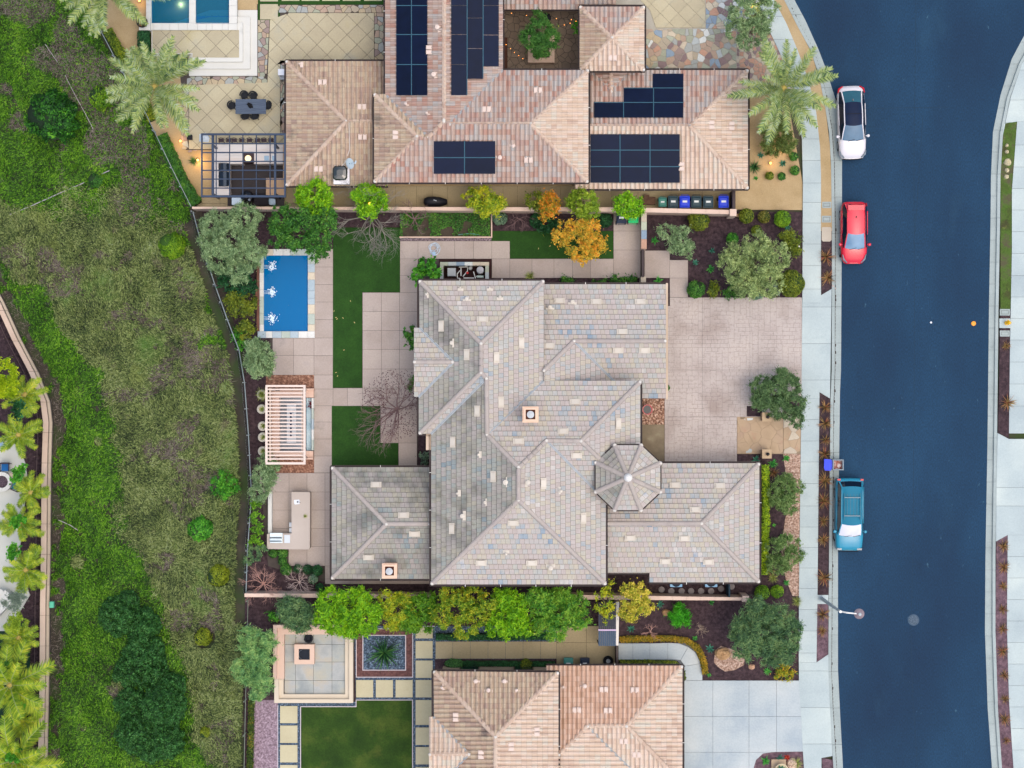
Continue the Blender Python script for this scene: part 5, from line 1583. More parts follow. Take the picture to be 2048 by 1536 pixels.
bare('pink twigged leafless maple over the end of the garden wall', 530, 1165, 47, 2.4, BARKR, 12, n1=9, lv=4, thick=.035)
bare('pale twigged leafless maple between the clipped balls', 601, 1162, 36, 2.0, mat('pale pink twig', ['#9c8880', '#c0aea6'], 3), 13, n1=8, lv=4, thick=.03)
tree('big leaved dark green shrub between hose and pool equipment', [(850, 528, 17), (862, 545, 18), (840, 545, 14), (830, 560, 9)], 2.4, 'bigleaf', L_FRESH, trunk=False, name='shrub', cat='shrub')
tree('dark climbing shrub half under the roof edge by the tan patio', [(822, 668, 13), (824, 682, 12)], 2.2, 'bigleaf', L_GREEN, trunk=False, name='shrub', cat='shrub')
tree('small dark green shrub above the large leafless tree', [(826, 760, 9), (822, 772, 8)], 1.6, 'broad', L_GREEN, trunk=False, name='shrub', cat='shrub')
tree('low shrub in the dark bed below the leafless tree', [(846, 915, 9), (852, 925, 7)], .6, 'broad', L_SAGE, trunk=False, name='shrub', cat='shrub')
for i, (x, y, r, lb) in enumerate(((546, 1107, 9, 'clipped green ball directly below the grill, left one of two'), (565, 1106, 11, 'clipped green ball directly below the grill, right one of two'), (565, 1122, 9, 'clipped ball under the pair at the grill island'),
         (572, 1139, 12, 'largest clipped ball, left of the row at the patio edge'), (596, 1137, 9, 'clipped ball second in the row at the patio edge'), (615, 1139, 10, 'clipped ball third in the row at the patio edge'), (635, 1141, 11, 'clipped ball at the right end of the row, by the house corner'),
         (626, 1158, 10, 'pale clipped ball beside the pale leafless maple'), (640, 1175, 9, 'dark clipped ball next to the wall and lime trees'))):
 ball(lb, x, y, r, L_SAGE if i == 7 else (L_DARK if i > 3 else L_GREEN), .75, 'fine', group='clipped balls below the grill island')
for x, lb in ((1130, 'left'), (1198, 'second'), (1233, 'third'), (1258, 'right')):
 tree('low green shrub in the thin bed along the roof edge, %s one' % lb, [(x, 562, 12), (x + 8, 563, 8)], .7, 'broad', L_GREEN, trunk=False, name='shrub', cat='shrub', group='low shrubs along the roof edge')
spike('grass', 1060, 553, .9, 'small clump of grassy leaves at the roof edge over the tan path')
spike('aloe', 1316, 561, 1.1, 'fresh green rosette plant at the corner of the roof and front path', z0=.3)
rg = np.random.default_rng(5)
def scatter_leaves(name, poly, n, m, size, asp, z, label=None, cat=None, kind='stuff', hgt=.25, thr=.45, ns=.05):
 xs = [p[0] for p in poly]; ys = [p[1] for p in poly]
 x = rg.uniform(min(xs), max(xs), n * 2); y = rg.uniform(min(ys), max(ys), n * 2)
 keep = np.array([inside(poly, a, b) for a, b in zip(x, y)]) & (vnoise(x, y, ns, 2) > thr)
 x, y = x[keep][:n], y[keep][:n]
 zz = z + rg.uniform(0, hgt, len(x)) * vnoise(x, y, ns * 2, 2) * 1.5
 cen = np.stack([(x - 1024) * S * (1 - zz / H), (768 - y) * S * (1 - zz / H), zz], 1)
 nn = rg.normal(size=(len(x), 3)) * .5 + np.array([0, 0, 1.0]); nn /= np.linalg.norm(nn, axis=1, keepdims=True)
 o = link(name, np_mesh(name, leaf_arrays(len(x), cen, nn, size, asp, rg), 4, m), None)
 tag(o, label, cat, None, kind)
 return o
scatter_leaves('weeds', [(800, 426), (980, 426), (980, 472), (800, 472)], 3500, L_GREEN, .13, .45, .16, hgt=.35, thr=.42)
# front yard
tree('small airy silvery shrub tree near the stone wall stub in the front bed', [(1360, 485, 24), (1335, 462, 18), (1375, 500, 20), (1345, 490, 16), (1365, 460, 15)], 2.2, 'olive', L_OLIVE, dens=.7)
tree('large silvery olive tree in the middle of the front bed', [(1515, 525, 48), (1480, 510, 32), (1550, 515, 36), (1490, 560, 34), (1540, 565, 32), (1455, 525, 20), (1515, 490, 28), (1470, 545, 24), (1500, 585, 20)], 4.2, 'olive', leafmat('pale olive leaf', ['#4a5c38', '#6f8054', '#95a270', '#adb58a']), seed=31, dens=.75)
ball('dense green shrub at the wall in the front bed', 1397, 441, 22, L_OLGR, 1.3, 'fine')
TOP = 'clipped ball shrubs in the front bed'
for x, y, r, m, lb in ((1493, 432, 15.5, L_OLGR, 'clipped olive green ball next to the wall pillar'), (1528, 434, 13, leafmat('mottled shrub leaf', ['#4a5418', '#77702a', '#94885a']), 'mottled brownish clipped ball between two greener balls'),
      (1565, 438, 17.5, leafmat('bright clipped leaf', ['#466e10', '#6d921a', '#8eaa2c']), 'brightest clipped ball near the pavement'), (1465, 477, 12.5, L_FRESH, 'small clipped green ball alone in the dark mulch'), (1513, 461, 11, L_OLGR, 'small clipped ball at the top edge of the large olive tree')):
 ball(lb, x, y, r, m, r * S * 1.7, 'fine', group=TOP, lump=.03)
tree('yellow green loose shrub by the white path light at the pavement', [(1585, 480, 20), (1590, 498, 14), (1570, 470, 12)], 1.2, 'star', L_OLGR, trunk=False, name='shrub', cat='shrub')
ball('large olive green rounded shrub at the corner of driveway and pavement', 1582, 567, 27, L_OLGR, 1.5, 'fine', lump=.06)
HED = 'shrub row along the stamped driveway'
ball('dark green squarish clipped shrub at the left end of the driveway row', 1392, 579, 18, L_GREEN, 1.2, 'fine', group=HED)
tree('loose yellow green shrub second in the driveway row', [(1425, 580, 15), (1435, 583, 11)], 1.0, 'broad', L_OLGR, trunk=False, name='shrub', cat='shrub', group=HED)
tree('dark green low shrub third in the driveway row', [(1462, 583, 15), (1478, 580, 15)], 1.0, 'broad', L_GREEN, trunk=False, name='shrub', cat='shrub', group=HED)
ball('grey green rounded shrub fourth in the driveway row', 1514, 584, 16, L_SAGE, .9, 'fine', group=HED)
tree('grey airy shrub fifth in the driveway row', [(1548, 580, 14)], .9, 'fine', L_GREY, trunk=False, name='shrub', cat='shrub', group=HED, dens=.7)
for k, x, y, s, lb in (('aloe', 1310, 481, 1.0, 'pale green rosette agave beside the stone wall stub'), ('agave', 1424, 502, .75, 'small blue green agave right of the airy shrub tree'), ('agave', 1391, 525, .75, 'small blue green agave above the tan path slabs'), ('aloe', 1421, 538, .9, 'bright green rosette agave in the dark mulch above the driveway row'), ('agave', 1575, 455, .8, 'small agave beside the brightest clipped ball')):
 spike(k, x, y, s, lb)
tree('dense grey green olive tree where the driveway meets the pavement', [(1545, 788, 36), (1525, 775, 26), (1575, 775, 32), (1590, 805, 26), (1560, 815, 28), (1525, 800, 24), (1595, 840, 16), (1565, 755, 22)], 2.6, 'olive', leafmat('olive tree leaf', ['#3e5a34', '#5f7a4a', '#84986a']), seed=41, dens=1.1)
def hedge(label, pts, wd, h, m, style='fine', name='hedge', z0=.1, dens=1.0, core='#1d3314', kind=None):
 st = STY[style]
 V = []
 mb = MB()
 rr = np.random.default_rng(int(pts[0][0] + pts[0][1]))
 for (x0, y0), (x1, y1) in zip(pts, pts[1:]):
  L = math.hypot(x1 - x0, y1 - y0)
  n = int(L * wd * S * S * st['dens'] * dens)
  t = rr.random(n); sgn = rr.uniform(-.5, .5, n)
  dx, dy = (x1 - x0) / L, (y1 - y0) / L
  ed = 1 + .35 * (vnoise(x0 + t * L * dx, y0 + t * L * dy, .12, 2) - .5)
  x = x0 + t * L * dx - dy * sgn * wd * ed; y = y0 + t * L * dy + dx * sgn * wd * ed
  zz = z0 + h * (1 - (np.abs(sgn) * 2) ** 4 * .6) * (.88 + .24 * vnoise(x, y, .12, 2)) * np.where(rr.random(n) < .3, rr.uniform(.3, 1, n), 1)
  cen = np.stack([(x - 1024) * S * (1 - zz / H), (768 - y) * S * (1 - zz / H), zz], 1)
  nn = rr.normal(size=(n, 3)) * .5 + np.array([0, 0, .9]); nn /= np.linalg.norm(nn, axis=1, keepdims=True)
  V.append(leaf_arrays(n, cen, nn, st['size'], st['asp'], rr))
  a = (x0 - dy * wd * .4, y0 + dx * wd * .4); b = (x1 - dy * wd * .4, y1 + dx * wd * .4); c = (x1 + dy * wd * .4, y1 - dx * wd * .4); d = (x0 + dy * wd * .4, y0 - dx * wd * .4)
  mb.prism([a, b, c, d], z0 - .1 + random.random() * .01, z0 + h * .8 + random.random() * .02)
 V = np.concatenate(V)
 og = W(pts[0][0], pts[0][1], z0)
 o = link(name, np_mesh(name, V - np.array(og), 4, m), None, og)
 o.location = og
 tag(o, label, 'hedge', None, kind)
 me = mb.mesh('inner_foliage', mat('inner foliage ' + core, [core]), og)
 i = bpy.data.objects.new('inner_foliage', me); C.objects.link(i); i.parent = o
 return o
hedge('bright yellow green hedge along the right end of the grey tiled roof', [(1529, 930), (1532, 1000), (1530, 1060), (1528, 1149)], 17, 1.4, leafmat('yellow hedge leaf', ['#5a7a0e', '#88a012', '#aeb51e']), 'broad', core='#3c5010')
tree('airy green shrub tree beside the pavement, upper one of two', [(1568, 985, 32), (1555, 1000, 22), (1580, 1010, 22), (1578, 965, 20), (1595, 975, 14)], 2.4, 'olive', leafmat('airy leaf', ['#4d6a34', '#70884c', '#93a468']), dens=.65)
tree('airy green shrub tree beside the pavement, lower one of two', [(1560, 1100, 28), (1580, 1090, 24), (1555, 1130, 26), (1590, 1110, 18), (1575, 1125, 20)], 2.4, 'olive', leafmat('airy leaf', []), dens=.6)
ball('bright clipped ball near the pavement, right one of a pair', 1554, 1183, 13.5, leafmat('bright clipped leaf', []), .8, 'fine', group='pair of bright clipped balls', lump=.03)
ball('bright clipped ball beside the wall pillar, left one of a pair', 1524, 1185, 15.5, leafmat('bright clipped leaf', []), .9, 'fine', group='pair of bright clipped balls', lump=.03)
for k, x, y, s, lb in (('agave', 1511, 919, 1.0, 'blue green rosette at the corner of the grey tiled right wing'), ('aloe', 1546, 927, 1.0, 'bright green rosette below the lower entry pillar'), ('aloe', 1572, 917, .9, 'pale green rosette at the top of the pebble band'), ('flax', 1547, 946, .8, 'brown green flax beside the hedge top'),
      ('aloe', 1548, 1050, .5, 'tiny bright green plant between the airy shrub trees'), ('flax', 1537, 1140, 1.0, 'dark flax clump at the lower end of the hedge'), ('grass', 1546, 1155, .9, 'grassy clump near the pair of clipped balls'), ('aloe', 1573, 1165, .7, 'light green plant above the right clipped ball'), ('aloe', 1562, 1072, .5, 'tiny light green plant in the pebble band')):
 spike(k, x, y, s, lb)
spike('grass', 1594, 1203, .9, 'yellow grassy clump at the pavement edge below the pebble band')
ball('tiny green shrub at the edge of the stamped driveway by the roof corner', 1334, 776, 6, L_GREEN, .5, 'fine')
# flax rows in the kerb strips
FL = 'bronze flax clumps in the strip beside the parked cars'
ys1 = [(1652, 514, 'above the first driveway apron, upper of two'), (1655, 556, 'above the first driveway apron, lower of two'), (1650, 815, 'top of the long strip below the apron'), (1650, 847, 'second in the long strip below the apron'), (1651, 880, 'third in the long strip below the apron'), (1649, 908, 'just above the open blue bin'),
  (1650, 961, 'just below the open blue bin'), (1647, 1002, 'beside the middle of the teal car'), (1647, 1042, 'beside the windscreen of the teal car'), (1646, 1079, 'beside the bonnet of the teal car'), (1648, 1155, 'just above the street lamp pad'), (1645, 1228, 'just below the street lamp pad'), (1644, 1262, 'second below the street lamp pad')]
for i, (x, y, lb) in enumerate(ys1):
 spike('flax', x, y, [1.15, 1.05, .95, 1.0, .8, .95, 1.15, 1.1, .85, .9, 1.15, 1.0, .8][i], 'bronze flax clump in the left kerb strip, ' + lb, FL)
for i, (x, y, lb) in enumerate([(2012, 692, 'small, below the yellow hydrant'), (2015, 806, 'large, alone above the apron'), (2007, 1092, 'first below the apron'), (2007, 1134, 'second below the apron'), (2005, 1172, 'third below the apron'), (2005, 1218, 'fourth below the apron'), (2005, 1258, 'fifth below the apron'), (2005, 1302, 'sixth below the apron, yellowest'), (2008, 1350, 'seventh below the apron'), (2009, 1398, 'eighth below the apron'), (2009, 1438, 'ninth below the apron'), (2012, 1481, 'tenth below the apron')]):
 spike('flax', x, y, [.7, 1.1, .9, .95, .7, .75, .8, .9, .75, .7, .9, .6][i], 'bronze flax clump in the right kerb strip, ' + lb, 'flax clumps in the strip on the far side of the road')
# trees along the south wall
tree('feathery blue green tree left of the lime trees at the south wall', [(592, 1225, 34), (575, 1215, 24), (612, 1235, 26), (600, 1250, 20), (580, 1240, 20)], 3.4, 'feather', L_OLIVE2)
tree('large vivid lime tree over the south wall, biggest at the left', [(700, 1215, 42), (665, 1205, 32), (730, 1240, 34), (680, 1245, 34), (650, 1235, 24), (720, 1195, 24), (745, 1225, 20), (700, 1255, 22)], 4.4, 'star', L_LIME, group=T_, seed=6, dens=1.1)
tree('yellow green tree over the south wall, right of the biggest lime tree', [(795, 1220, 34), (775, 1205, 24), (785, 1240, 24), (810, 1200, 20)], 3.6, 'star', L_YEL, group=T_)
tree('mid green tree over the south wall above the white stepping slabs', [(835, 1222, 34), (855, 1208, 24), (820, 1245, 24), (848, 1245, 24)], 3.6, 'star', leafmat('lime mid leaf', ['#3f7a14', '#6f9c1c', '#98b428']), group=T_)
tree('yellow flecked tree over the south wall, second from the right of the house corner', [(915, 1215, 40), (945, 1200, 30), (885, 1235, 26), (930, 1255, 28), (900, 1190, 24), (955, 1235, 24), (975, 1205, 20)], 4.4, 'broad', leafmat('yellow flecked leaf', ['#3f6a16', '#728a1c', '#a3a024', '#c2a02a']), group=T_, seed=16)
tree('bright lime tree over the south wall between the yellow flecked and the darker tree', [(1020, 1242, 42), (1010, 1200, 28), (1045, 1248, 30), (995, 1255, 26), (1030, 1212, 28)], 4.2, 'star', L_LIME, group=T_, seed=18)
tree('wide mid green tree over the south wall, darkest of the row', [(1120, 1225, 44), (1085, 1215, 34), (1150, 1215, 30), (1110, 1260, 26), (1075, 1195, 24), (1160, 1240, 22), (1125, 1195, 26), (1085, 1250, 22)], 4.4, 'star', leafmat('mixed green leaf', ['#2f6a1c', '#5a8a24', '#7ea232', '#a3b038']), group=T_, seed=19)
tree('thin yellow green tree over the corrugated lean-to roof', [(1208, 1205, 24), (1222, 1175, 14), (1200, 1190, 14), (1215, 1235, 14)], 3.4, 'sparse', L_YEL, group=T_)
tree('yellow tree right of the corrugated lean-to roof', [(1270, 1200, 32), (1280, 1185, 22), (1260, 1225, 22), (1290, 1215, 20), (1255, 1180, 16)], 3.8, 'broad', leafmat('soft yellow leaf', ['#7a8a22', '#a8a030', '#c9b54c', '#d0bf60']), group=T_, dens=.8)
tree('feathery soft green tree over the hillside fence, left of the square fire patio', [(510, 1295, 34), (500, 1345, 32), (525, 1365, 26), (485, 1340, 22), (525, 1320, 26), (495, 1275, 22), (515, 1385, 18), (535, 1285, 18)], 3.4, 'feather', leafmat('soft feather leaf', ['#4a7a4a', '#6f9a58', '#9ab56c', '#aebf78']), seed=4)
tree('small bright green shrub beside the feathery blue green tree', [(545, 1230, 9), (550, 1238, 7)], .6, 'broad', L_FRESH, trunk=False, name='shrub', cat='shrub')
spike('yucca', 768, 1305, 1.0, 'big dark green agave in the middle of the square blue pebble bed', z0=.14)
hedge('dark green low hedge along the upper side of the south side path', [(872, 1274), (985, 1274), (1100, 1273)], 13, .7, L_DARK)
hedge('dark green low hedge between the south side path and the roof', [(925, 1328), (1000, 1328), (1110, 1329)], 12, .6, L_DARK)
ball('pale green clipped box shrub at the left end of the lower dark hedge', 908, 1328, 14, leafmat('box leaf', ['#3c6a34', '#558547', '#76a05c']), .9, 'fine', sx=1.4, sy=.8)
ball('olive green small shrub within the lower dark hedge', 1052, 1328, 11, L_OLGR, .9, 'fine', sx=1.1)
GOLDL = leafmat('golden groundcover leaf', ['#6a6a18', '#a8881e', '#cf9e24'])
hedge('golden low hedge bordering the curved path from above', [(1240, 1279), (1300, 1277), (1345, 1277), (1375, 1282), (1395, 1296), (1406, 1318), (1411, 1348)], 12, .45, GOLDL, 'broad', core='#6a5a18')
hedge('olive low hedge between the curved path and the tiled roof', [(1240, 1324), (1300, 1324), (1350, 1326), (1366, 1342), (1368, 1360)], 8, .4, L_OLGR, 'broad')
tree('vivid green grassy shrub beside a pale rock in the south front bed', [(1358, 1227, 20), (1368, 1240, 14), (1350, 1235, 14)], 1.1, 'feather', leafmat('vivid grass leaf', ['#2c8010', '#46a018', '#74bc2c']), trunk=False, name='shrub', cat='shrub')
tree('large feathery green willow-like tree over the pavement in the south front bed', [(1530, 1265, 52), (1500, 1240, 34), (1560, 1240, 34), (1575, 1280, 30), (1495, 1290, 34), (1540, 1305, 34), (1585, 1260, 22), (1480, 1265, 22), (1515, 1215, 22), (1570, 1310, 22)], 4.6, 'feather', L_OLIVE2, seed=51, dens=1.15)
for k, x, y, s, lb in (('agave', 1420, 1297, 1.0, 'dark green agave right of the curved path'), ('aloe', 1423, 1205, .6, 'small light green plant under the wall end'), ('agave', 1262, 1257, .9, 'dark green agave under the yellow tree'), ('agave', 1320, 1208, .9, 'dark agave right of the yellow tree by the wall'), ('red', 1545, 1214, .5, 'small dark red rosette at the top of the willow-like tree'),
      ('aloe', 1535, 1342, .9, 'pale green rosette under the willow-like tree'), ('aloe', 1390, 1276, .6, 'small green plant above the golden hedge bend'), ('aloe', 1418, 1350, .5, 'tiny golden green plant at the end of the golden hedge'),
      ('aloe', 1530, 1521, 1.1, 'dark green rosette at the left of the bottom driveway bed'), ('agave', 1560, 1517, .9, 'pale succulent beside the round planter'), ('red', 1574, 1514, 1.0, 'orange red succulent in the bottom driveway bed'), ('grass', 1592, 1526, 1.1, 'beige grass mound in the bottom driveway bed')):
 spike(k, x, y, s, lb, z0=.1)
tree('orange and yellow mixed shrub near the driveway corner by the pavement', [(1568, 1338, 14), (1578, 1350, 12), (1562, 1350, 10)], .7, 'broad', leafmat('orange yellow leaf', ['#5a7a1e', '#b59a24', '#d08a22']), trunk=False, name='shrub', cat='shrub')
bare('small pinkish leafless shrub below the vivid yellow tree', 1300, 1262, 24, .9, BARKR, 31, name='bare_shrub', n1=8, lv=3, thick=.02, cat='shrub')
bare('small beige leafless shrub beside the vivid green grassy shrub', 1400, 1257, 19, .8, mat('beige twig', ['#94806c', '#ab9884'], 3), 32, name='bare_shrub', n1=8, lv=3, thick=.02, cat='shrub')
hedge('mixed green ground plants along the inside of the lower hillside fence', [(503, 1400), (502, 1450), (500, 1536), (498, 1600)], 12, .3, leafmat('mixed groundcover leaf', ['#2c4a18', '#5a6a1c', '#a58424']), 'broad', core='#2c3314')
# north garden
tree('large airy silvery green tree over the flagstone court, cut by the top edge', [(1492, 25, 36), (1510, 60, 32), (1475, 60, 26), (1535, 15, 28), (1500, -10, 30), (1530, 50, 18), (1490, 85, 16)], 4.4, 'olive', L_OLIVE, dens=.8)
tree('airy green tree growing from the square planter in the dark courtyard', [(1078, 60, 26), (1060, 75, 20), (1100, 75, 22), (1085, 95, 22), (1075, 35, 14), (1045, 70, 10)], 3.4, 'feather', leafmat('courtyard leaf', ['#2c5a22', '#4a7a30', '#7a9a44']), z0=.5)
tree('green shrub squeezed between the courtyard and the pavilion roof', [(1153, 58, 8), (1154, 50, 6)], 2.0, 'broad', L_FRESH, trunk=False, name='shrub', cat='shrub')
tree('grey green bushy shrub under the date palm beside the street', [(1555, 270, 30), (1545, 290, 22), (1575, 285, 22), (1560, 250, 22), (1535, 265, 16)], 1.8, 'olive', leafmat('under palm leaf', ['#4a5a24', '#68783a', '#8a9850']), trunk=False, name='shrub', cat='shrub')
for x, y, r, lb in ((1539, 352, 8.5, 'small clipped ball in the tan gravel, left of the row'), (1563, 353, 8.5, 'small clipped ball in the tan gravel, middle of the row'), (1590, 341, 10, 'small clipped ball in the tan gravel, right of the row'), (1587, 313, 9.5, 'small clipped ball near the pavement above the others')):
 ball(lb, x, y, r, L_OLGR if x < 1550 else L_GREEN, .55, 'fine', group='small clipped balls in the tan gravel')
for k, x, y, s, lb in (('agave', 1521, 311, .8, 'small blue agave beside the tiled roof in tan gravel'), ('agave', 1565, 327, .85, 'pale blue agave between the small balls'), ('yucca', 1508, 335, .45, 'dark spiky plant against the tiled roof edge'), ('aloe', 1511, 357, .6, 'small yellow green plant at the tiled roof edge')):
 spike(k, x, y, s, lb, z0=.06)
hedge('ivy hedge running down the hillside fence to the black pergola', [(322, 270), (345, 320), (368, 370), (392, 408)], 26, .8, leafmat('ivy leaf', ['#24501a', '#3f7020', '#6f9228']), 'broad', core='#24380f')
hedge('yellow green ground hedge beside the fence under the top date palm', [(215, 60), (238, 100), (262, 140), (285, 190), (305, 240)], 18, .5, leafmat('yellow ivy leaf', ['#3f5a14', '#7a8a1c', '#a89c20']), 'broad', core='#3c4a12')
hedge('dark clipped hedge left of the raised stone deck', [(287, 62), (288, 112)], 24, .9, L_DARK)
hedge('dark clipped hedge beside the date palm and the deck steps', [(346, 118), (374, 122), (366, 140)], 18, .8, L_DARK)
spike('yucca', 387, 323, .3, 'small dark agave lit by a warm lamp beside the black pergola', z0=.1)
# hillside shrubs
def hill(x, y): return float(hz(x, y))
ball('large dark green shrub with bright flecks high on the left slope', 106, 236, 50, leafmat('flecked leaf', ['#0f3010', '#1c4c16', '#3f8020', '#7ab52c']), 2.4, 'broad', z0=hill(106, 236) - .2, lump=.25, dens=1.3, core='#10240f')
ball('yellow green shrub beside the fence, left of the date palm', 203, 196, 23, leafmat('yellow shrub leaf', ['#3f6a10', '#6f9418', '#94a820']), 1.3, 'broad', z0=hill(203, 196) - .1, lump=.2)
ball('small dark green shrub where the white pipe crosses the slope', 192, 361, 15, L_GREEN, .9, 'fine', z0=hill(192, 361) - .1, lump=.2)
ball('rounded bright green shrub below the fence bend', 345, 491, 27, leafmat('yellow shrub leaf', []), 1.5, 'fine', z0=hill(345, 491) - .1, lump=.1, dens=1.2, core='#2c4a10')
tree('loose light green shrub on the slope beside the grey mat of ground cover', [(435, 955, 17), (460, 970, 20), (448, 985, 14), (430, 975, 12)], 1.2, 'broad', L_FRESH, trunk=False, name='shrub', cat='shrub', z0=hill(450, 970))
ball('rounded fresh green shrub on the lower slope', 402, 1058, 24, L_FRESH, 1.3, 'broad', z0=hill(402, 1058) - .1, lump=.15, dens=1.3)
ball('rounded yellow green shrub on the lower slope', 437, 1151, 22, leafmat('mustard leaf', ['#5a6a12', '#82901c', '#a8a43a']), 1.2, 'fine', z0=hill(437, 1151) - .1, lump=.1)
ball('small yellow shrub right of the dark green mass', 407, 1274, 17, leafmat('mustard leaf', []), 1.0, 'fine', z0=hill(407, 1274) - .1, lump=.15)
ball('smallest yellow green shrub near the bottom of the slope', 411, 1464, 11, leafmat('mustard leaf', []), .8, 'fine', z0=hill(411, 1464) - .1, lump=.1)
def mass():
 rg = np.random.default_rng(9)
 lobes = [(238, 1232, 43, 2.4), (284, 1252, 40, 2.0), (255, 1206, 27, 1.6), (290, 1305, 44, 2.2), (262, 1345, 36, 1.3), (307, 1345, 34, 1.6), (326, 1412, 48, 3.0), (262, 1405, 36, 1.4), (275, 1468, 46, 1.7), (330, 1478, 42, 1.9), (300, 1500, 30, 1.2), (345, 1372, 28, 1.7)]
 N = 62000
 x = rg.uniform(190, 382, N); y = rg.uniform(1172, 1532, N)
 top = np.full(N, -9.0)
 for (cx, cy, r, h) in lobes:
  wob = r * (1 + .12 * (vnoise(x, y, .06, 2) - .5) * 2)
  d = ((x - cx) ** 2 + (y - cy) ** 2) / wob ** 2
  top = np.maximum(top, np.where(d < 1, h * np.clip(1 - d, 0, 1) ** .7 + .12, -9))
 k = top > -5
 x, y, top = x[k], y[k], top[k]
 z = hz(x, y) + top + (vnoise(x, y, .13, 3) - .5) * 2.0 - rg.uniform(0, .22, len(x))
 cen = np.stack([(x - 1024) * S * (1 - z / H), (768 - y) * S * (1 - z / H), z], 1)
 nn = rg.normal(size=(len(x), 3)) * .8 + np.array([0, 0, .7]); nn /= np.linalg.norm(nn, axis=1, keepdims=True)
 o = link('thicket', np_mesh('thicket', leaf_arrays(len(x), cen, nn, .17, .42, rg), 4, L_IVY), None)
 tag(o, 'large dark blue green thicket sprawling on the lower slope', 'thicket')
mass()
# slope cover: blades of grass and trailing ground cover
MATLINE = [(-60, 430), (30, 565), (80, 560), (112, 640), (160, 700), (200, 745), (225, 830), (240, 900), (240, 960), (235, 1000), (250, 1060), (285, 1110), (310, 1170), (330, 1230), (355, 1290), (375, 1340), (395, 1400), (390, 1480), (430, 1536), (440, 1600)]
def coverx(y): return np.interp(y, [p[1] for p in MATLINE], [p[0] for p in MATLINE])
def slope_cover():
 rg = np.random.default_rng(21)
 GR = leafmat('slope grass blade', ['#183208', '#2c560c', '#4a7c14', '#6ea022', '#94b040'], scale=.5, rnd=.6, spread=1.7, stains=[('#6a6050', .25, .66, .7)])
 GC = leafmat('grey green trailing cover', ['#26341a', '#4a5c2c', '#6c7c42', '#8c9a5e', '#84907a'], scale=.5, rnd=.6, spread=2.0, stains=[('#86746a', .45, .60, .6), ('#4a7a24', .25, .58, .6), ('#8a9a4a', .3, .62, .5)])
 GD = leafmat('dry twig litter', ['#4a4038', '#6f6258', '#8e8278', '#a39a92'], scale=.6, rnd=.6)
 def blades_np(x, y, L, wd, ang, el, lift, m, name, label=None):
  n = len(x)
  z = hz(x, y) + (vnoise(x, y, .03, 3) - .5) * .5 + lift
  p = np.stack([(x - 1024) * S * (1 - z / H), (768 - y) * S * (1 - z / H), z], 1)
  d = np.stack([np.cos(ang) * np.cos(el), np.sin(ang) * np.cos(el), np.sin(el)], 1)
  s_ = np.stack([-np.sin(ang), np.cos(ang), np.zeros(n)], 1)
  V = np.empty((n, 4, 3))
  V[:, 0] = p - s_ * wd[:, None] * .3
  V[:, 1] = p + d * L[:, None] * .5 - s_ * wd[:, None] * .5 + np.array([0, 0, .02])
  V[:, 2] = p + d * L[:, None] - np.array([0, 0, 1]) * (L * .18)[:, None]
  V[:, 3] = p + d * L[:, None] * .5 + s_ * wd[:, None] * .5 + np.array([0, 0, .02])
  clump = vnoise(x, y, .22, 2)
  rn = np.clip((clump - .5) * 1.8 + .5, 0, 1) * .5 + rg.random(n) * .5
  o = link(name, np_mesh(name, V.reshape(-1, 3), 4, m, rn), None)
  tag(o, None, None, None, 'stuff')
 N = 640000
 x = rg.uniform(-60, 520, N); y = rg.uniform(-60, 1600, N)
 ok = (x < xf(y) - 8) & (x > xl(y) + 12)
 x, y = x[ok], y[ok]
 strip = (x < xl(y) + 34 + 14 * (vnoise(x, y, .03, 2) - .5) * 2) & (vnoise(x, y, .04, 2) < .62)
 trench = (x > xf(y) - 26) & (y > 440) & (y < 1250)
 north = y < 430 + 190 * (vnoise(x, y, .012, 3) - .5) + 60 * (rg.random(len(x)) - .5)
 cov = (x > coverx(y) + 40 * (vnoise(x, y, .03, 3) - .5) + 6 * rg.normal(size=len(x))) & ~north
 isl = vnoise(x, y, .011, 3)
 cov = (cov & ~((isl > .66) & (y < 700))) | (~cov & ~north & (isl > .76))
 nz = vnoise(x, y, .018, 3)
 dead = (nz > .57) & (vnoise(x, y, .05, 2) > .42)
 grassdark = vnoise(x, y, .03, 3)
 north_bare = north & ((nz > .58) | ((x > 120) & (x < 300) & (nz > .47)))
 shrubgap = np.zeros(len(x), bool)
 for (cx, cy, r) in ((106, 236, 45), (345, 491, 25), (402, 1058, 24), (437, 1151, 22), (407, 1274, 22)):
  shrubgap |= ((x - cx) ** 2 + (y - cy) ** 2 < r * r)
 base = ~strip & ~trench & ~shrubgap & (vnoise(x, y, .16, 2) + .25 * rg.random(len(x)) > np.where(cov, .31, .40))
 g = base & ~cov & (~north_bare | (rg.random(len(x)) < .3)) & (rg.random(len(x)) < np.where(grassdark > .33, 1.0, .4))
 flow = vnoise(x, y, .02, 2) * 5.0 + rg.normal(size=len(x)) * .75 + 2.6
 n = g.sum()
 blades_np(x[g], y[g], rg.uniform(.16, .36, n), rg.uniform(.035, .07, n), flow[g], rg.uniform(.1, 1.0, n), rg.uniform(0, .12, n), GR, 'slope_grass')
 c = base & cov & ~(dead & (rg.random(len(x)) < .8))
 n = c.sum()
 flow2 = vnoise(x, y, .013, 2) * 4.0 + rg.normal(size=len(x)) * .55 - 2.2
 blades_np(x[c], y[c], rg.uniform(.14, .36, n), rg.uniform(.035, .065, n), flow2[c], rg.uniform(.0, .8, n), rg.uniform(.05, .3, n) + (vnoise(x[c], y[c], .06, 2) - .4) * .6, GC, 'trailing_ground_cover')
 d = (base & ((cov & dead) | (north_bare & (rg.random(len(x)) < .6)))) | (strip & (rg.random(len(x)) < .12))
 n = d.sum()
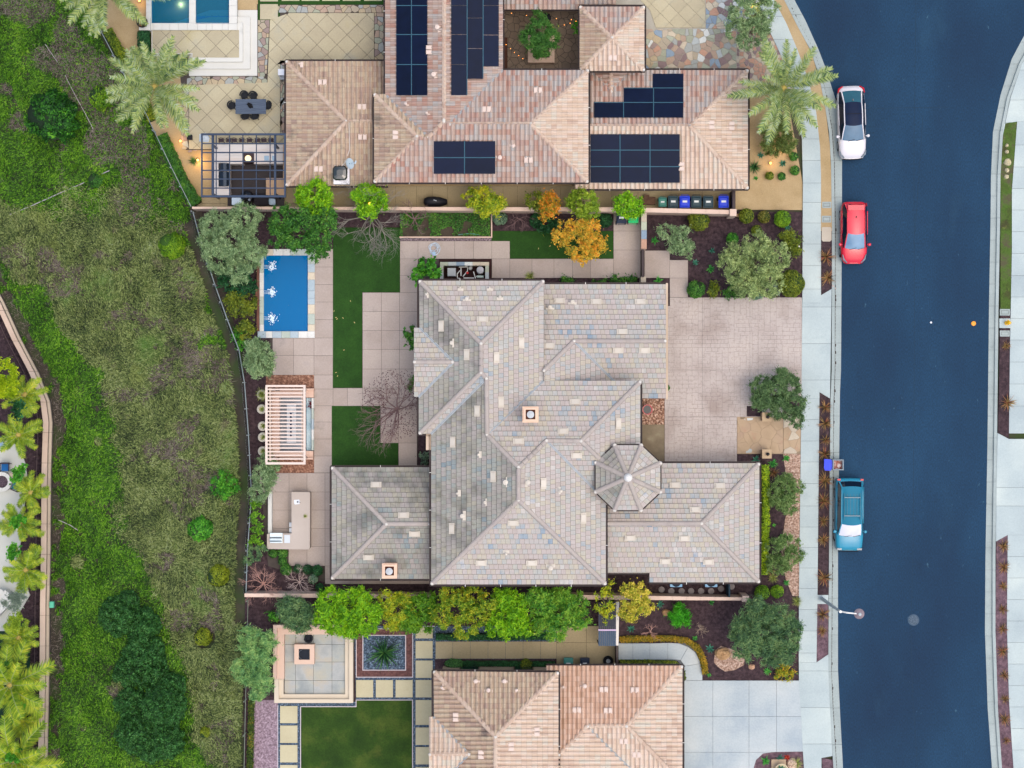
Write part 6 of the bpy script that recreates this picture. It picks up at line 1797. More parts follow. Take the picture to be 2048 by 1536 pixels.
 blades_np(x[d], y[d], rg.uniform(.12, .5, n), rg.uniform(.012, .03, n), rg.uniform(0, 6.28, n), rg.uniform(-.05, .4, n), rg.uniform(.0, .15, n), GD, 'dry_twig_litter')
slope_cover()
# lower neighbour garden at the left edge
def edge_off(d): return offset_line(WALLL, d)
def seg_run(name, a, b, z0, z1, m, child, step, label=None, ya=560, yb=1600):
 t = None
 pts_y = list(np.arange(ya, yb, step)) + [yb]
 mb0 = MB().prism(band(a, b, ya, yb), z0, z1 - .05)
 t = mb0.build(name, JOINT)
 for y0, y1 in zip(pts_y, pts_y[1:]):
  MB().prism(band(a, b, y0 + .3, y1 - .3), z1 - .2, z1).build(child, m, t)
 return t
LO = LOW
WT = mat('weathered drain concrete', ['#a58f7c', '#b8a28f', '#c2b09e'], .5, 5, fine=.12, rnd=.25, stains=[('#8a7462', 1.2, .62, .4)])
a = [(x - 9, y) for x, y in WALLL]; m_ = [(x + 1.5, y) for x, y in WALLL]; b = [(x + 9, y) for x, y in WALLL]
t = seg_run('retaining_wall', a, m_, LO - .3, LO + .9, WT, 'coping_stone', 61)
tag(t, 'pinkish capped retaining wall curving down the left edge of the picture', 'wall')
t = seg_run('drainage_channel', m_, b, LO - .3, LO + .55, mat('pale drain concrete', ['#a0917f', '#b3a591'], .6, 5, fine=.15, rnd=.2, stains=[('#7d6b59', 1.5, .6, .4)]), 'channel_slab', 61)
struct(t)
struct(MB().prism([(-400, 500), (-60, 520), (-12, 604)] + [(x - 8, y) for x, y in WALLL[4:-1]] + [(76, 1750), (-400, 1750)], LO - .4, LO + .02).build('garden_bed', MULCH))
sheet('patio', [(-80, 868), (20, 880), (40, 897), (50, 925), (54, 950), (50, 1000), (45, 1050), (38, 1110), (44, 1150), (60, 1190), (30, 1240), (10, 1262), (-80, 1262)], LO + .1, mat('pale left patio', ['#a9aaa0', '#b8b8ae'], .5, 4, fine=.06))
sheet('lawn', [(-80, 1262), (20, 1260), (52, 1240), (60, 1300), (60, 1440), (-80, 1480)], LO + .08, mat('dark lawn', ['#0e2a1c', '#153824'], 1, fine=.3))
def fence(label, pts, hgt, zfun, mpost, step=60, picket=2.6, rails=(.1, 1.0), name='metal_fence', thick=.02, pick=True):
 t = thing(name, W(pts[0][0], pts[0][1], zfun(*pts[0])), label, 'fence')
 pk = MB()
 for (x0, y0), (x1, y1) in zip(pts, pts[1:]):
  L = math.hypot(x1 - x0, y1 - y0)
  n = max(1, round(L / step))
  for i in range(n):
   x, y = x0 + (x1 - x0) * i / n, y0 + (y1 - y0) * i / n
   z = zfun(x, y)
   c = W(x, y, z + hgt / 2)
   MB().box(c, (.06, .06, hgt + .1), r=0).build('post', mpost, t)
  for rz_ in rails:
   za, zb = zfun(x0, y0) + hgt * rz_, zfun(x1, y1) + hgt * rz_
   MB().tube([W(x0, y0, za), W(x1, y1, zb)], thick, 4).build('rail', mpost, t)
  if pick:
   k = int(L / picket)
   for i in range(k):
    x, y = x0 + (x1 - x0) * (i + .5) / k, y0 + (y1 - y0) * (i + .5) / k
    z = zfun(x, y)
    pk.tube([W(x, y, z + .1), W(x, y, z + hgt * .98)], .009, 3, caps=False)
 if pick:
  tag(pk.build('picket', mpost, t), kind='stuff')
 return t
BROWNM = mat('brown painted metal', ['#4a3a38', '#5a4a46'], rough=.5)
WHITEM2 = mat('pale painted metal', ['#7c8688', '#929b9c'], rough=.5)
OLIVEM = mat('grey green metal', ['#6a7464', '#848c7c'], rough=.5)
fence('brown picket fence beside the retaining wall of the left garden', [(x - 19, y) for x, y in WALLL if 520 < y < 1600], 1.3, lambda x, y: LO + .1, BROWNM, 40, 2.4)
ff = lambda x, y: -.05
fence('pale rail fence down the slope edge beside the upper date palms', [(x - 2, y) for x, y in FENCE[1:8]], 1.2, ff, WHITEM2, 45, rails=(.1, .97), thick=.022, pick=False)
def pane_fence(label, pts):
 t = thing('glass_fence', W(pts[0][0], pts[0][1], 0), label, 'fence')
 GL = mat('fence glass', ['#b9c9c4'], rough=.05, trans=.95)
 for (x0, y0), (x1, y1) in zip(pts, pts[1:]):
  MB().tube([W(x0, y0, 1.25), W(x1, y1, 1.25)], .028, 4).build('rail', WHITEM2, t)
  MB().tube([W(x0, y0, .1), W(x1, y1, .1)], .02, 4).build('rail', WHITEM2, t)
  L = math.hypot(x1 - x0, y1 - y0); n = max(1, round(L / 45))
  for i in range(n):
   c = W(x0 + (x1 - x0) * i / n, y0 + (y1 - y0) * i / n, .6)
   MB().box(c, (.06, .06, 1.35)).build('post', WHITEM2, t)
   p = W(x0 + (x1 - x0) * (i + .06) / n, y0 + (y1 - y0) * (i + .06) / n, 0); q = W(x0 + (x1 - x0) * (i + .94) / n, y0 + (y1 - y0) * (i + .94) / n, 0)
   d = q - p; c = (p + q) / 2
   MB().box((c.x, c.y, .68), (d.length, .012, 1.05), rz=math.atan2(d.y, d.x)).build('pane', GL, t)
pane_fence('pale railed glass fence between the slope and the garden with the blue pool', [(386, 424)] + [(x, y) for x, y in FENCE[8:16]] + [(492, 1186)])
fence('grey green picket fence along the slope beside the south garden', [(496, 1200), (494, 1300), (491, 1400), (488, 1536), (486, 1640)], 1.3, ff, OLIVEM, 60, 2.2)
PIPE = mat('white pipe', ['#a39c9c'], rough=.5)
def slope_pipe(pts, label, r=.035):
 P = []
 for (x0, y0), (x1, y1) in zip(pts, pts[1:]):
  n = 8
  for i in range(n):
   x, y = x0 + (x1 - x0) * i / n, y0 + (y1 - y0) * i / n
   P.append(W(x, y, hill(x, y) + (float(vnoise(x, y, .03, 3)) - .5) * .5 + .22))
 tag(MB().tube(P, r, 5).build('irrigation_pipe', PIPE), label, 'pipe')
slope_pipe([(20, 429), (60, 413), (120, 386), (176, 362)], 'white pipe lying on the slope below the flecked shrub, long lower piece')
slope_pipe([(203, 348), (221, 340)], 'short white pipe end right of the small dark shrub')
slope_pipe([(90, 88), (103, 107), (117, 127)], 'thin white pipe on the slope left of the top date palm', .018)
slope_pipe([(130, 150), (150, 190), (175, 235), (188, 262)], 'long thin white pipe right of the flecked shrub', .018)
slope_pipe([(117, 1040), (140, 1050), (158, 1062)], 'thin pale stick lying in the bright grass', .025)
tag(MB().box(W(104, 1209, LO + .75), (.28, .42, .3)).box(W(104, 1209, LO + .92), (.24, .38, .05)).build('valve_box', mat('teal plastic', ['#3f9a7a', '#55ab8c'], rough=.5)), 'small teal green valve box beside the left retaining wall', 'valve box')
QG = 'yellow green queen palms in the left garden'
for i, (x, y, r, h, lb) in enumerate(((50, 790, 44, 3.4, 'yellow green palm beside the bend of the retaining wall'), (38, 870, 44, 3.0, 'yellow green palm above the round fire pit'), (62, 985, 40, 3.0, 'bright yellow palm right of the fire pit'), (40, 1045, 46, 3.2, 'yellow green palm below the fire pit'), (52, 1140, 46, 3.2, 'golden green palm beside the angled bench patio'),
          (38, 1275, 40, 3.0, 'golden palm in the planting below the angled bench'), (20, 1370, 80, 4.0, 'large palm with one frond reaching over the wall'), (45, 1440, 36, 2.8, 'small golden palm beside the dark lawn'), (28, 1520, 80, 4.0, 'large pale golden palm cut by the bottom edge'))):
 palm(x, y, r, h, lb, QUEEN, 1.75, 24 if r < 60 else 30, QG, z0=LO, seed=40 + i)
tree('bright yellow green tree at the left edge above the palms', [(18, 745, 34), (10, 780, 30), (30, 770, 24), (-10, 750, 30)], 3.4, 'broad', leafmat('acid yellow leaf', ['#6a8a0c', '#9aac12', '#c4c41c']), z0=LO)
tree('grey airy shrub between the angled bench and the wall', [(52, 1195, 20), (65, 1185, 14)], 1.8, 'feather', L_GREY, z0=LO, dens=.7, trunk=False, name='shrub', cat='shrub')
tree('bright green shrub under the grey airy shrub', [(62, 1225, 16), (55, 1235, 12)], 1.2, 'broad', leafmat('pale lime leaf', []), z0=LO, trunk=False, name='shrub', cat='shrub')
for (x, y, r, m, lb) in ((70, 815, 12, L_DARK, 'dark shrub under the first palm'), (70, 940, 13, L_FRESH, 'leafy green shrub at the fence beside the fire pit patio'), (68, 1030, 12, L_FRESH, 'leafy shrub at the fence below the yellow palm'), (62, 1090, 12, L_FRESH, 'big leaved plant at the fence above the golden green palm'), (8, 1300, 22, L_SAGE, 'broad grey green plant at the left edge by the dark lawn'), (70, 1310, 12, L_OLGR, 'small olive plant at the fence beside the large palm'), (60, 1480, 20, L_FRESH, 'big leaved green plant near the bottom palm'), (65, 1400, 12, L_FRESH, 'leafy plant at the fence above the bottom palm'), (30, 1310, 16, L_GREEN, 'leafy plant beneath the golden palm')):
 tree(lb, [(x, y, r), (x - 6, y + 8, r * .7)], 1.1, 'bigleaf', m, z0=LO, trunk=False, name='shrub', cat='shrub')
t = thing('fire_pit', W(7, 963, LO + .1), 'round pale stone fire pit with dark lava rock at the left edge', 'fire pit')
c = W(7, 963, LO + .1)
prof = MB()
for k in range(12):
 a0, a1 = 2 * PI * k / 12 + .01, 2 * PI * (k + 1) / 12 - .01
 q = [(c.x + r_ * math.cos(a), c.y + r_ * math.sin(a)) for r_, a in ((.42, a0), (.68, a0), (.68, (a0 + a1) / 2), (.68, a1), (.42, a1), (.42, (a0 + a1) / 2))]
 MB().prism(q, LO + .1, LO + .52, px=False).build('stone', WHITEM, t)
MB().lathe([(.41, 0), (.41, .3), (.2, .34)], c, 16).build('lava_bed', mat('lava rock', ['#2a2228', '#5a4a52'], 12, fine=.8, spread=3), t)
def chair(x, y, rz, z0, label, cush, frame, group=None, s=1.0, name='armchair', cat='chair'):
 t = thing(name, W(x, y, z0), label, cat, group)
 c = Vector(origin_of(t))
 def B(dx, dy, dz, sx, sy, sz, nm, m):
  ca, sa = math.cos(rz), math.sin(rz)
  MB().box((c.x + (dx * ca - dy * sa) * s, c.y + (dx * sa + dy * ca) * s, c.z + dz), (sx * s, sy * s, sz), rz=rz).build(nm, m, t)
 B(0, 0, .40, .52, .52, .12, 'seat', cush)
 B(0, .29, .62, .56, .08, .55, 'backrest', frame)
 for sx in (-.3, .3):
  B(sx, 0, .60, .06, .58, .05, 'armrest', frame)
  for sy in (-.25, .25):
   B(sx, sy, .29, .05, .05, .58, 'leg', frame)
 return t
BLUEC = mat('blue cushion', ['#0f4a80', '#15588f'], 2)
DKF = mat('dark woven frame', ['#2c2226', '#3c3034'], 3)
chair(14, 934, 0, LO + .1, 'dark armchair with blue cushion above the fire pit', BLUEC, DKF, 'fire pit armchairs')
chair(36, 972, -2.0, LO + .1, 'dark armchair with teal cushion right of the fire pit', mat('teal cushion', ['#14606a'], 2), DKF, 'fire pit armchairs')
chair(2, 886, .5, LO + .1, 'pale blue armchair with a white pillow at the left edge', mat('pale blue cushion', ['#7d96b5'], 2), mat('blue frame', ['#2f4a70']), 'fire pit armchairs', 1.15)
MB_ = MB().prism([(18, 948), (26, 944), (32, 950), (24, 955)], LO + .1, LO + .5)
tag(MB_.build('side_table', mat('tan stone', ['#a99b84'])), 'small tan side table touching the round fire pit', 'table')
MB_ = MB().prism([(-30, 1205), (10, 1180), (32, 1198), (-10, 1238)], LO + .1, LO + .95).prism([(-30, 1195), (2, 1178), (8, 1184), (-24, 1208)], LO + .95, LO + 1.0)
tag(MB_.build('outdoor_counter', WHITEM), 'angled pale stone counter at the left edge below the fire pit patio', 'counter')
# garden walls
def wall(label, poly, z1, m=WALLM, cap=True, z0=0, name='garden_wall', cut=None, horiz=True):
 xs = [p[0] for p in poly]; ys = [p[1] for p in poly]
 x0, x1, y0, y1 = min(xs), max(xs), min(ys), max(ys)
 t = MB().prism([(x0 + (x - x0) * 1.0, y) for x, y in poly], z0, z1 - .08).build(name, m)
 tag(t, label, 'wall')
 n = max(1, round(((x1 - x0) if horiz else (y1 - y0)) / 28))
 for i in range(n):
  if horiz:
   a, b = x0 + (x1 - x0) * i / n, x0 + (x1 - x0) * (i + 1) / n
   q = clean(clip_box(poly, a + .15, y0, b - .15, y1))
  else:
   a, b = y0 + (y1 - y0) * i / n, y0 + (y1 - y0) * (i + 1) / n
   q = clean(clip_box(poly, x0, a + .15, x1, b - .15))
  if len(q) > 2: MB().prism(q, z1 - .08, z1 + random.uniform(0, .006)).build('wall_cap', m, t)
 return t
wall('long tan garden wall between the pink and the grey tiled houses', [(384, 413.5), (1250, 414.5), (1466, 420), (1466, 428.5), (1250, 423.5), (384, 417.5)], 1.75)
MB().rect(1460, 418, 1473, 432, 0, 1.95).build('pillar', WALLM, bpy.data.objects['garden_wall'])
wall('tan garden wall at the left end of the row of lime trees', [(489, 1187), (700, 1188), (860, 1190), (860, 1197), (700, 1196), (489, 1194)], 1.75)
gw = wall('tan garden wall at the right end of the row of lime trees', [(1060, 1189), (1300, 1192), (1487, 1195), (1487, 1201), (1300, 1200), (1060, 1198)], 1.75)
MB().rect(1485, 1192, 1498, 1204, 0, 1.95).build('pillar', WALLM, gw)
wall('white garden wall running down beside the corrugated lean-to roof', [(1232, 1204), (1238.5, 1204), (1237, 1291), (1231, 1291)], 1.8, WALLW, horiz=False)
tag(MB().rect(1232.5, 1292, 1235.5, 1331, 0, 1.7).build('side_gate', GUT), 'dark side gate below the white garden wall', 'gate')
st = MB().rect(1283, 425, 1293, 498, 0, 1.45).build('garden_wall', WALLM)
tag(st, 'short wall stub with coloured stone caps beside the green wheelie bin', 'wall')
for i, (y0, y1) in enumerate(((425.5, 443), (443.5, 460), (460.5, 478), (478.5, 497.5))):
 MB().rect(1282.6, y0, 1293.4, y1, 1.45, 1.52 + .005 * i).build('wall_cap', [STONES[0], STONES[4], STONES[2], STONES[3]][i], st)
tag(MB().rect(1284.3, 499, 1287.5, 554, .1, 1.7).rect(1283.8, 499, 1288, 502, .1, 1.8).rect(1283.8, 551, 1288, 554, .1, 1.8).build('side_gate', GUT), 'dark metal gate closing the tan side path beside the front path', 'gate')
tag(MB().rect(1282, 553, 1292, 567, 0, 1.6).build('gate_pillar', STONES[0]), 'tan stone pillar between dark gate and roof edge', 'pillar')
tag(MB().rect(1465, 380, 1471, 419, .1, 1.7).build('side_gate', GUT), 'dark post and gate at the right end of the north side yard', 'gate')
tag(MB().rect(1457.5, 1168, 1460.5, 1196, .1, 1.6).build('side_gate', mat('teal steel', ['#1d3440'])), 'dark gate at the stepping stones behind the right wing', 'gate')
# pools
POOLB = mat('blue pool plaster', ['#0a78c8', '#1090e0'], .35, 2, rough=.5)
def water_mat(name, tint, bump=.12, dcol='#0078cc'):
 m = bpy.data.materials.new(name); m.use_nodes = True
 t = NT(m); t.n.remove(t.n['Principled BSDF']); out = t.n['Material Output']
 gl = t.new('ShaderNodeBsdfGlossy'); gl.inputs['Roughness'].default_value = .04
 tr = t.new('ShaderNodeBsdfTransparent'); tr.inputs['Color'].default_value = hx(tint)
 df = t.new('ShaderNodeBsdfDiffuse'); df.inputs['Color'].default_value = hx(dcol)
 fr = t.new('ShaderNodeFresnel', _0=1.2)
 bn = t.new('ShaderNodeBump', _0=bump); bn.inputs['Distance'].default_value = .03
 geo = t.new('ShaderNodeNewGeometry')
 t.link(t.noise(geo.outputs['Position'], 2.2, 3, .6, .6), bn.inputs['Height'])
 t.link(bn.outputs[0], gl.inputs['Normal']); t.link(bn.outputs[0], fr.inputs['Normal'])
 m1 = t.new('ShaderNodeMixShader', _0=.55); t.link(tr.outputs[0], m1.inputs[1]); t.link(df.outputs[0], m1.inputs[2])
 mx = t.new('ShaderNodeMixShader'); t.link(fr.outputs[0], mx.inputs[0]); t.link(m1.outputs[0], mx.inputs[1]); t.link(gl.outputs[0], mx.inputs[2])
 t.link(mx.outputs[0], out.inputs['Surface'])
 return m
WATER = water_mat('pool water', '#a8dcf4', .12, '#0079bb')
WATER2 = water_mat('deep teal water', '#88c4dc', .25, '#0a5f80')
def coping(parent, x0, y0, x1, y1, X0, Y0, X1, Y1, z0, z1, step=17, ms=None):
 """stones between the inner rectangle (x0..) and the outer one (X0..)"""
 def row(a, b, c, d, hor):
  n = max(1, round(((c - a) if hor else (d - b)) / step))
  cuts = [0] + sorted(min(.98, max(.02, (i + random.uniform(-.2, .2)) / n)) for i in range(1, n)) + [1]
  for u, v in zip(cuts, cuts[1:]):
   q = (a + (c - a) * u + .2, b + .2, a + (c - a) * v - .2, d - .2) if hor else (a + .2, b + (d - b) * u + .2, c - .2, b + (d - b) * v - .2)
   MB().rect(*q, z0, z1 + random.uniform(-.004, .004)).build('coping_stone', random.choice(ms or COPING), parent)
 row(X0, Y0, X1, y0, True); row(X0, y1, X1, Y1, True); row(X0, y0, x0, y1, False); row(x1, y0, X1, y1, False)
def pool(label, x0, y0, x1, y1, O, zw, zc, depth, ms=None, steps=None, name='swimming_pool', wm=None):
 t = thing(name, W((x0 + x1) / 2, (y0 + y1) / 2, 0), label, 'pool')
 mb = MB()
 A, B = W(x0, y1, zw), W(x1, y0, zw)
 X0, Y0, X1, Y1 = A.x, A.y, B.x, B.y
 zb = zw - depth
 mb.add([(X0, Y0, zb), (X1, Y0, zb), (X1, Y1, zb), (X0, Y1, zb), (X0, Y0, zc - .06), (X1, Y0, zc - .06), (X1, Y1, zc - .06), (X0, Y1, zc - .06)],
   [(0, 1, 2, 3), (0, 4, 5, 1), (1, 5, 6, 2), (2, 6, 7, 3), (3, 7, 4, 0)])
 mb.build('basin', POOLB, t)
 for q in (steps or []):
  MB().rect(*q).build('step', POOLB, t)
 coping(t, x0, y0, x1, y1, *O, zc - .3, zc, ms=ms)
 MB().add([(X0, Y0, zw), (X1, Y0, zw), (X1, Y1, zw), (X0, Y1, zw)], [(0, 1, 2, 3)]).build('water_surface', wm or WATER, t)
 return t
p1 = pool('rectangular blue pool with three fountain jets and pale stone coping', 527.5, 511, 615.5, 662.5, (515, 498, 629.5, 676), .10, .22, .9, steps=[(528, 655, 560, 662, -.7, -.05), (603, 620, 615, 662, -.7, -.2)])
rw = MB().rect(513.5, 512, 518, 662, 0, .5).build('pool_wall', mat('rust brown tile', ['#5a3a30', '#6f4c3e'], 3), p1)
for (y, lb) in ((534, 'top'), (585, 'middle'), (637, 'bottom')):
 t = thing('fountain_jet', W(541, y, .12), 'white splash where the %s water jet lands in the blue pool' % lb, 'water jet', 'fountain jets')
 WS = mat('white water', ['#d5e6f0'], rough=.25)
 mb = MB()
 for k in range(3):
  yy_ = y - 3.5 + k * 3
  P = [W(528 + (541 - 528) * s_, yy_ + (y - yy_) * s_ * .3, .14 + .55 * (1 - s_) * (s_ + .45) + .02) for s_ in (0, .25, .5, .75, 1)]
  mb.tube(P, .010, 4)
 mb.build('stream', WS, t)
 rg = np.random.default_rng(int(y))
 n = 95
 sx = 544 + rg.normal(size=n) * 2.6 + rg.exponential(2.5, n) * (rg.random(n) < .35); sy = y + rg.normal(size=n) * 5.0
 zz = .12 + rg.uniform(0, .10, n)
 cen = np.stack([(sx - 1024) * S, (768 - sy) * S, zz], 1)
 nn = rg.normal(size=(n, 3)) * .4 + np.array([0, 0, 1.0]); nn /= np.linalg.norm(nn, axis=1, keepdims=True)
 og = origin_of(t)
 tag(link('droplets', np_mesh('droplets', leaf_arrays(n, cen, nn, .11, .55, rg) - np.array(og), 4, WS), t, og), kind='stuff')
dk = thing('raised_deck', W(430, 90, 0), 'pale stepped stone deck round the spa and pool at the top', 'deck')
def lrect(mb, x0, y0, x1, y1, z0, z1): mb.rect(x0, y0, x1, y1, z0, z1)
for i, (x0, y0, x1, y1, z) in enumerate(((303, 20, 514.5, 151.5, .17), (303, 34, 500, 137.5, .32), (303, 47, 485.5, 123.5, .47))):
 if i == 0: q = [(x0 + 4, 60), (x0 + 4, 112), (378, 112), (378, 151.5), (x1, 151.5), (x1, y0), (420, y0)]
 elif i == 1: q = [(307, 60), (307, 110), (380, 110), (380, y1), (x1, y1), (x1, y0), (420, y0)]
 else: q = [(303, 60), (303, 108), (383, 108), (383, y1), (x1, y1), (x1, 46), (303, 46)]
 MB().prism(q, .05, z).build('step', WHITEM, dk)
sheet('deck_joint', [(305, 58), (478, 60), (478, 115), (385, 115), (385, 106), (305, 106)], .474, JOINT, .02)
for sl_ in ([(305, 58), (478, 60), (478, 115), (385, 115), (385, 106), (305, 106)],):
 pave(dk, sl_, 28.3, 28.3, .44, .495, OCHRE, ang=45, off=(2, 14), gap=.6)
p2 = pool('blue spa pool lit by a warm underwater lamp, cut by the top edge', 303, -30, 378, 46, (292, -40, 390.5, 60), .52, .62, .7, ms=[WHITEM], wm=WATER2)
p3 = pool('blue pool with underwater steps, cut by the top edge', 391.5, -60, 458, 47.5, (378.5, -74, 474, 60), .46, .60, .9, ms=[WHITEM], steps=[(392, 20, 458, 47, -.3, .0), (392, 32, 458, 47, 0, .2)], wm=WATER2)
for k in range(5):
 for yy_ in (22, 32, 43):
  c = W(398 + k * 13, yy_, .22 if yy_ > 31 else .03); MB().box(c, (.12, .12, .01), rz=PI / 4).build('accent_tile', mat('pale accent tile', ['#7aa0b5']), p3)
t = thing('planter', W(289, 47, .1), 'square stone pedestal with a round bowl of red and green succulents left of the spa', 'planter')
MB().rect(278, 35, 300, 60, .05, .9).build('pedestal', WHITEM, t)
MB().lathe([(.22, 0), (.36, .2), (.38, .28), (.33, .28), (.3, .2)], W(286, 46, .9), 18).build('bowl', mat('dark bowl', ['#2a2624', '#3c3632']), t)
MB_ = blades(60, .2, .07, np.random.default_rng(3), (.3, 1.3), .2, 2)
me = MB_.mesh('succulent', leafmat('succulent mix', ['#3f5a2a', '#7a8a55', '#8a3030', '#a55040'], rnd=1.0))
for dx, dy in ((0, 0), (4, 3), (-4, 3), (3, -4), (-3, -4)): put('succulent', me, t, W(286 + dx, 46 + dy, 1.15), scale=.9)
# dark pergola and outdoor kitchen
STEEL = mat('dark blue steel', ['#1b2c44', '#22384f'], rough=.45)
t = thing('pergola', W(486, 330, 0), 'dark blue steel pergola grid over the outdoor kitchen', 'pergola')
def beam(t, x0, y0, x1, y1, z, h, m=STEEL, name='beam'):
 MB().rect(x0, y0, x1, y1, z, z + h, bottom=True).build(name, m, t)
ZG = 2.75
for y0, y1 in ((266.5, 270), (390.5, 394.5)): beam(t, 402, y0, 571.5, y1, ZG, .2)
for x0, x1 in ((402, 404.5), (568, 571.5)): beam(t, x0, 270.2, x1, 390.3, ZG, .2)
for x0, x1 in ((423, 427.5), (548, 552)): beam(t, x0, 270.2, x1, 390.3, ZG - .2, .19, name='main_beam')
for y in (287, 305, 322.5, 340.5, 358, 376): beam(t, 404.7, y - 1, 567.8, y + 1, ZG + .005, .12, name='rafter')
for x in (432, 459, 485.5, 512.5, 540): beam(t, x - .8, 270.2, x + .8, 390.3, ZG - .13, .13, name='purlin')
for x, y in ((425, 290), (550, 290), (425, 388), (550, 388)):
 MB().rect(x - 2, y - 2, x + 2, y + 2, .05, ZG - .2).build('post', STEEL, t)
sheet('kitchen_floor', [(455, 322), (569, 322), (569, 412), (455, 412)], .14, mat('dark brown tile', ['#150d10', '#1f1417'], 1, fine=.1, rough=.5))
COUNT = mat('veined pale counter', ['#b0aaa4', '#c4beb8', '#bfb0a4'], 1.2, 5, stretch=(.3, 2.2, 1), rough=.4, spread=2)
WOODC = mat('tan block counter', ['#a88a6c', '#b8997a'], 1, 4, stretch=(.5, 3, 1))
kt = thing('outdoor_kitchen', W(486, 320, .1), 'U-shaped pale stone outdoor kitchen counter under the dark pergola', 'counter')
for q in ((427, 289, 566, 303.5), (427, 304, 486, 327.5), (508, 304, 566, 327.5)):
 MB().rect(*q, .1, 1.0).build('counter_top', COUNT, kt)
for q in ((427, 328, 458, 390),):
 MB().rect(*q, .1, 1.005).build('counter_top', COUNT, kt)
MB().rect(566, 289, 569, 356, .1, 1.1).build('side_panel', WOODC, kt)
MB().rect(532, 356, 568, 390, .1, .9).build('counter_top', WOODC, kt)
fp = MB().rect(486, 304, 508, 325, .1, 1.06).build('fire_bowl_base', mat('brown metal', ['#2a1a1c', '#3a2528'], rough=.5), kt)
MB().lathe([(.10, 0), (.20, .03), (.21, .06), (.05, .07)], W(496.5, 317, 1.06), 16).build('lamp_globe', mat('cream lamp', ['#d0c49a'], emit=('#ffe2a0', .6)), fp)
for x0, x1 in ((528.5, 538), (544, 551)): MB().rect(x0, 311.5, x1, 321, 1.0, 1.012).build('sink_basin', mat('steel sink', ['#6d8496', '#8399a8'], rough=.3, metal=.6), kt)
GR_ = mat('grill lid', ['#1d2733', '#2c3846'], 2, rough=.3, metal=.5)
for (y0, y1, lb) in ((327, 343, 'upper'), (344.5, 373, 'lower')):
 g = thing('grill', W(448, (y0 + y1) / 2, 1.0), '%s dark barbecue grill set in the left counter under the dark pergola' % lb, 'grill', 'grills under the pergola')
 mb = MB(); n = 6
 c = W(448, (y0 + y1) / 2, 1.0); ly = (y1 - y0) * S / 2; lx = 20 * S / 2
 pr = [(-lx, 0), (-lx, .12), (-lx * .6, .24), (0, .28), (lx * .6, .24), (lx, .12), (lx, 0)]
 vs = [(c.x + px_, c.y + sy * ly, c.z + pz) for sy in (-1, 1) for px_, pz in pr]
 mb.add(vs, [(i, i + 1, i + 8, i + 7) for i in range(6)] + [tuple(range(7))[::-1], tuple(range(7, 14))])
 mb.build('lid', GR_, g)
 MB().tube([c + Vector((lx + .05, -ly * .8, .10)), c + Vector((lx + .05, ly * .8, .10))], .02, 6).build('handle', mat('steel', ['#8a9298'], rough=.3, metal=.8), g)
g = thing('smoker', W(497, 396, .15), 'round black kamado smoker at the wall behind the dark pergola', 'grill')
MB().lathe([(.25, 0), (.42, .3), (.44, .7), (.36, .95), (.12, 1.08)], W(497, 396, .2), 20).build('body', mat('black ceramic', ['#0a0a0c', '#141416'], rough=.2, coat=.5), g)
MB().lathe([(.08, 0), (.1, .1), (.06, .14)], W(499, 400, 1.26), 10).build('chimney_top', mat('grey metal', ['#6a7078'], rough=.3, metal=.5), g)
MB().rect(482, 386, 492, 408, .8, .84).build('side_shelf', mat('dark shelf', ['#181418']), g); MB().rect(508, 386, 536, 410, .8, .84).build('side_shelf', mat('dark shelf', []), g)
g = thing('storage_cart', W(473, 402, .15), 'small steel topped cart on the dark floor beside the smoker', 'cart')
MB().rect(463, 395, 484, 410, .2, .9).build('body', mat('dark cart', ['#2a2024']), g); MB().rect(463.5, 395.5, 483, 409.5, .9, .95).build('top', mat('steel sheet', ['#8fa0ae', '#a5b3be'], 2, rough=.35, metal=.4), g)
g = thing('cooler', W(545, 404, .15), 'small pale grey blue cooler box at the wall right of the smoker', 'cooler')
MB().lathe([(.17, 0), (.2, .4)], W(545, 404, .15), 12, sq=.8).build('body', mat('pale blue plastic', ['#8096a6'], rough=.5), g); MB().lathe([(.21, 0), (.2, .06), (.1, .08)], W(545, 404, .55), 12, sq=.8).build('lid', mat('pale blue plastic lid', ['#93a7b5'], rough=.5), g)
for i, x in enumerate((446, 461, 472, 487, 502, 518, 531, 545)):
 s_ = thing('bar_stool', W(x, 283.5, .1), 'black bar stool along the upper counter edge, number %s from the left' % ['one', 'two', 'three', 'four', 'five', 'six', 'seven', 'eight'][i], 'stool', 'bar stools at the outdoor kitchen')
 c = W(x, 283.5, .1)
 MB().box((c.x, c.y, .8), (.34, .22, .05)).build('seat', DKF, s_)
 MB().tube([(c.x - .17, c.y + .1, .95), (c.x, c.y + .15, .97), (c.x + .17, c.y + .1, .95)], .02, 5).build('backrest', DKF, s_)
 for sx in (-.15, .15):
  for sy in (-.1, .1): MB().tube([(c.x + sx, c.y + sy, .78), (c.x + sx * 1.2, c.y + sy * 1.2, .1)], .014, 4).build('leg', DKF, s_)
q = thing('patio_heater', W(408, 275, .1), 'pale folded parasol-like heater hood at the upper left corner of the dark pergola', 'patio heater')
MB().tube([W(408, 278, .1), W(408, 278, 2.1)], .03, 6).build('pole', GR_, q)
c = W(408, 276, 2.1)
MB().add([c + Vector(v) for v in ((-.32, -.22, 0), (.3, -.28, 0), (.36, .02, 0), (.12, .34, 0), (-.3, .26, 0), (0, .02, .3))], [(0, 1, 5), (1, 2, 5), (2, 3, 5), (3, 4, 5), (4, 0, 5), (4, 3, 2, 1, 0)]).build('hood', mat('pale hood', ['#b5c0c8', '#c5ced4'], rough=.4), q)
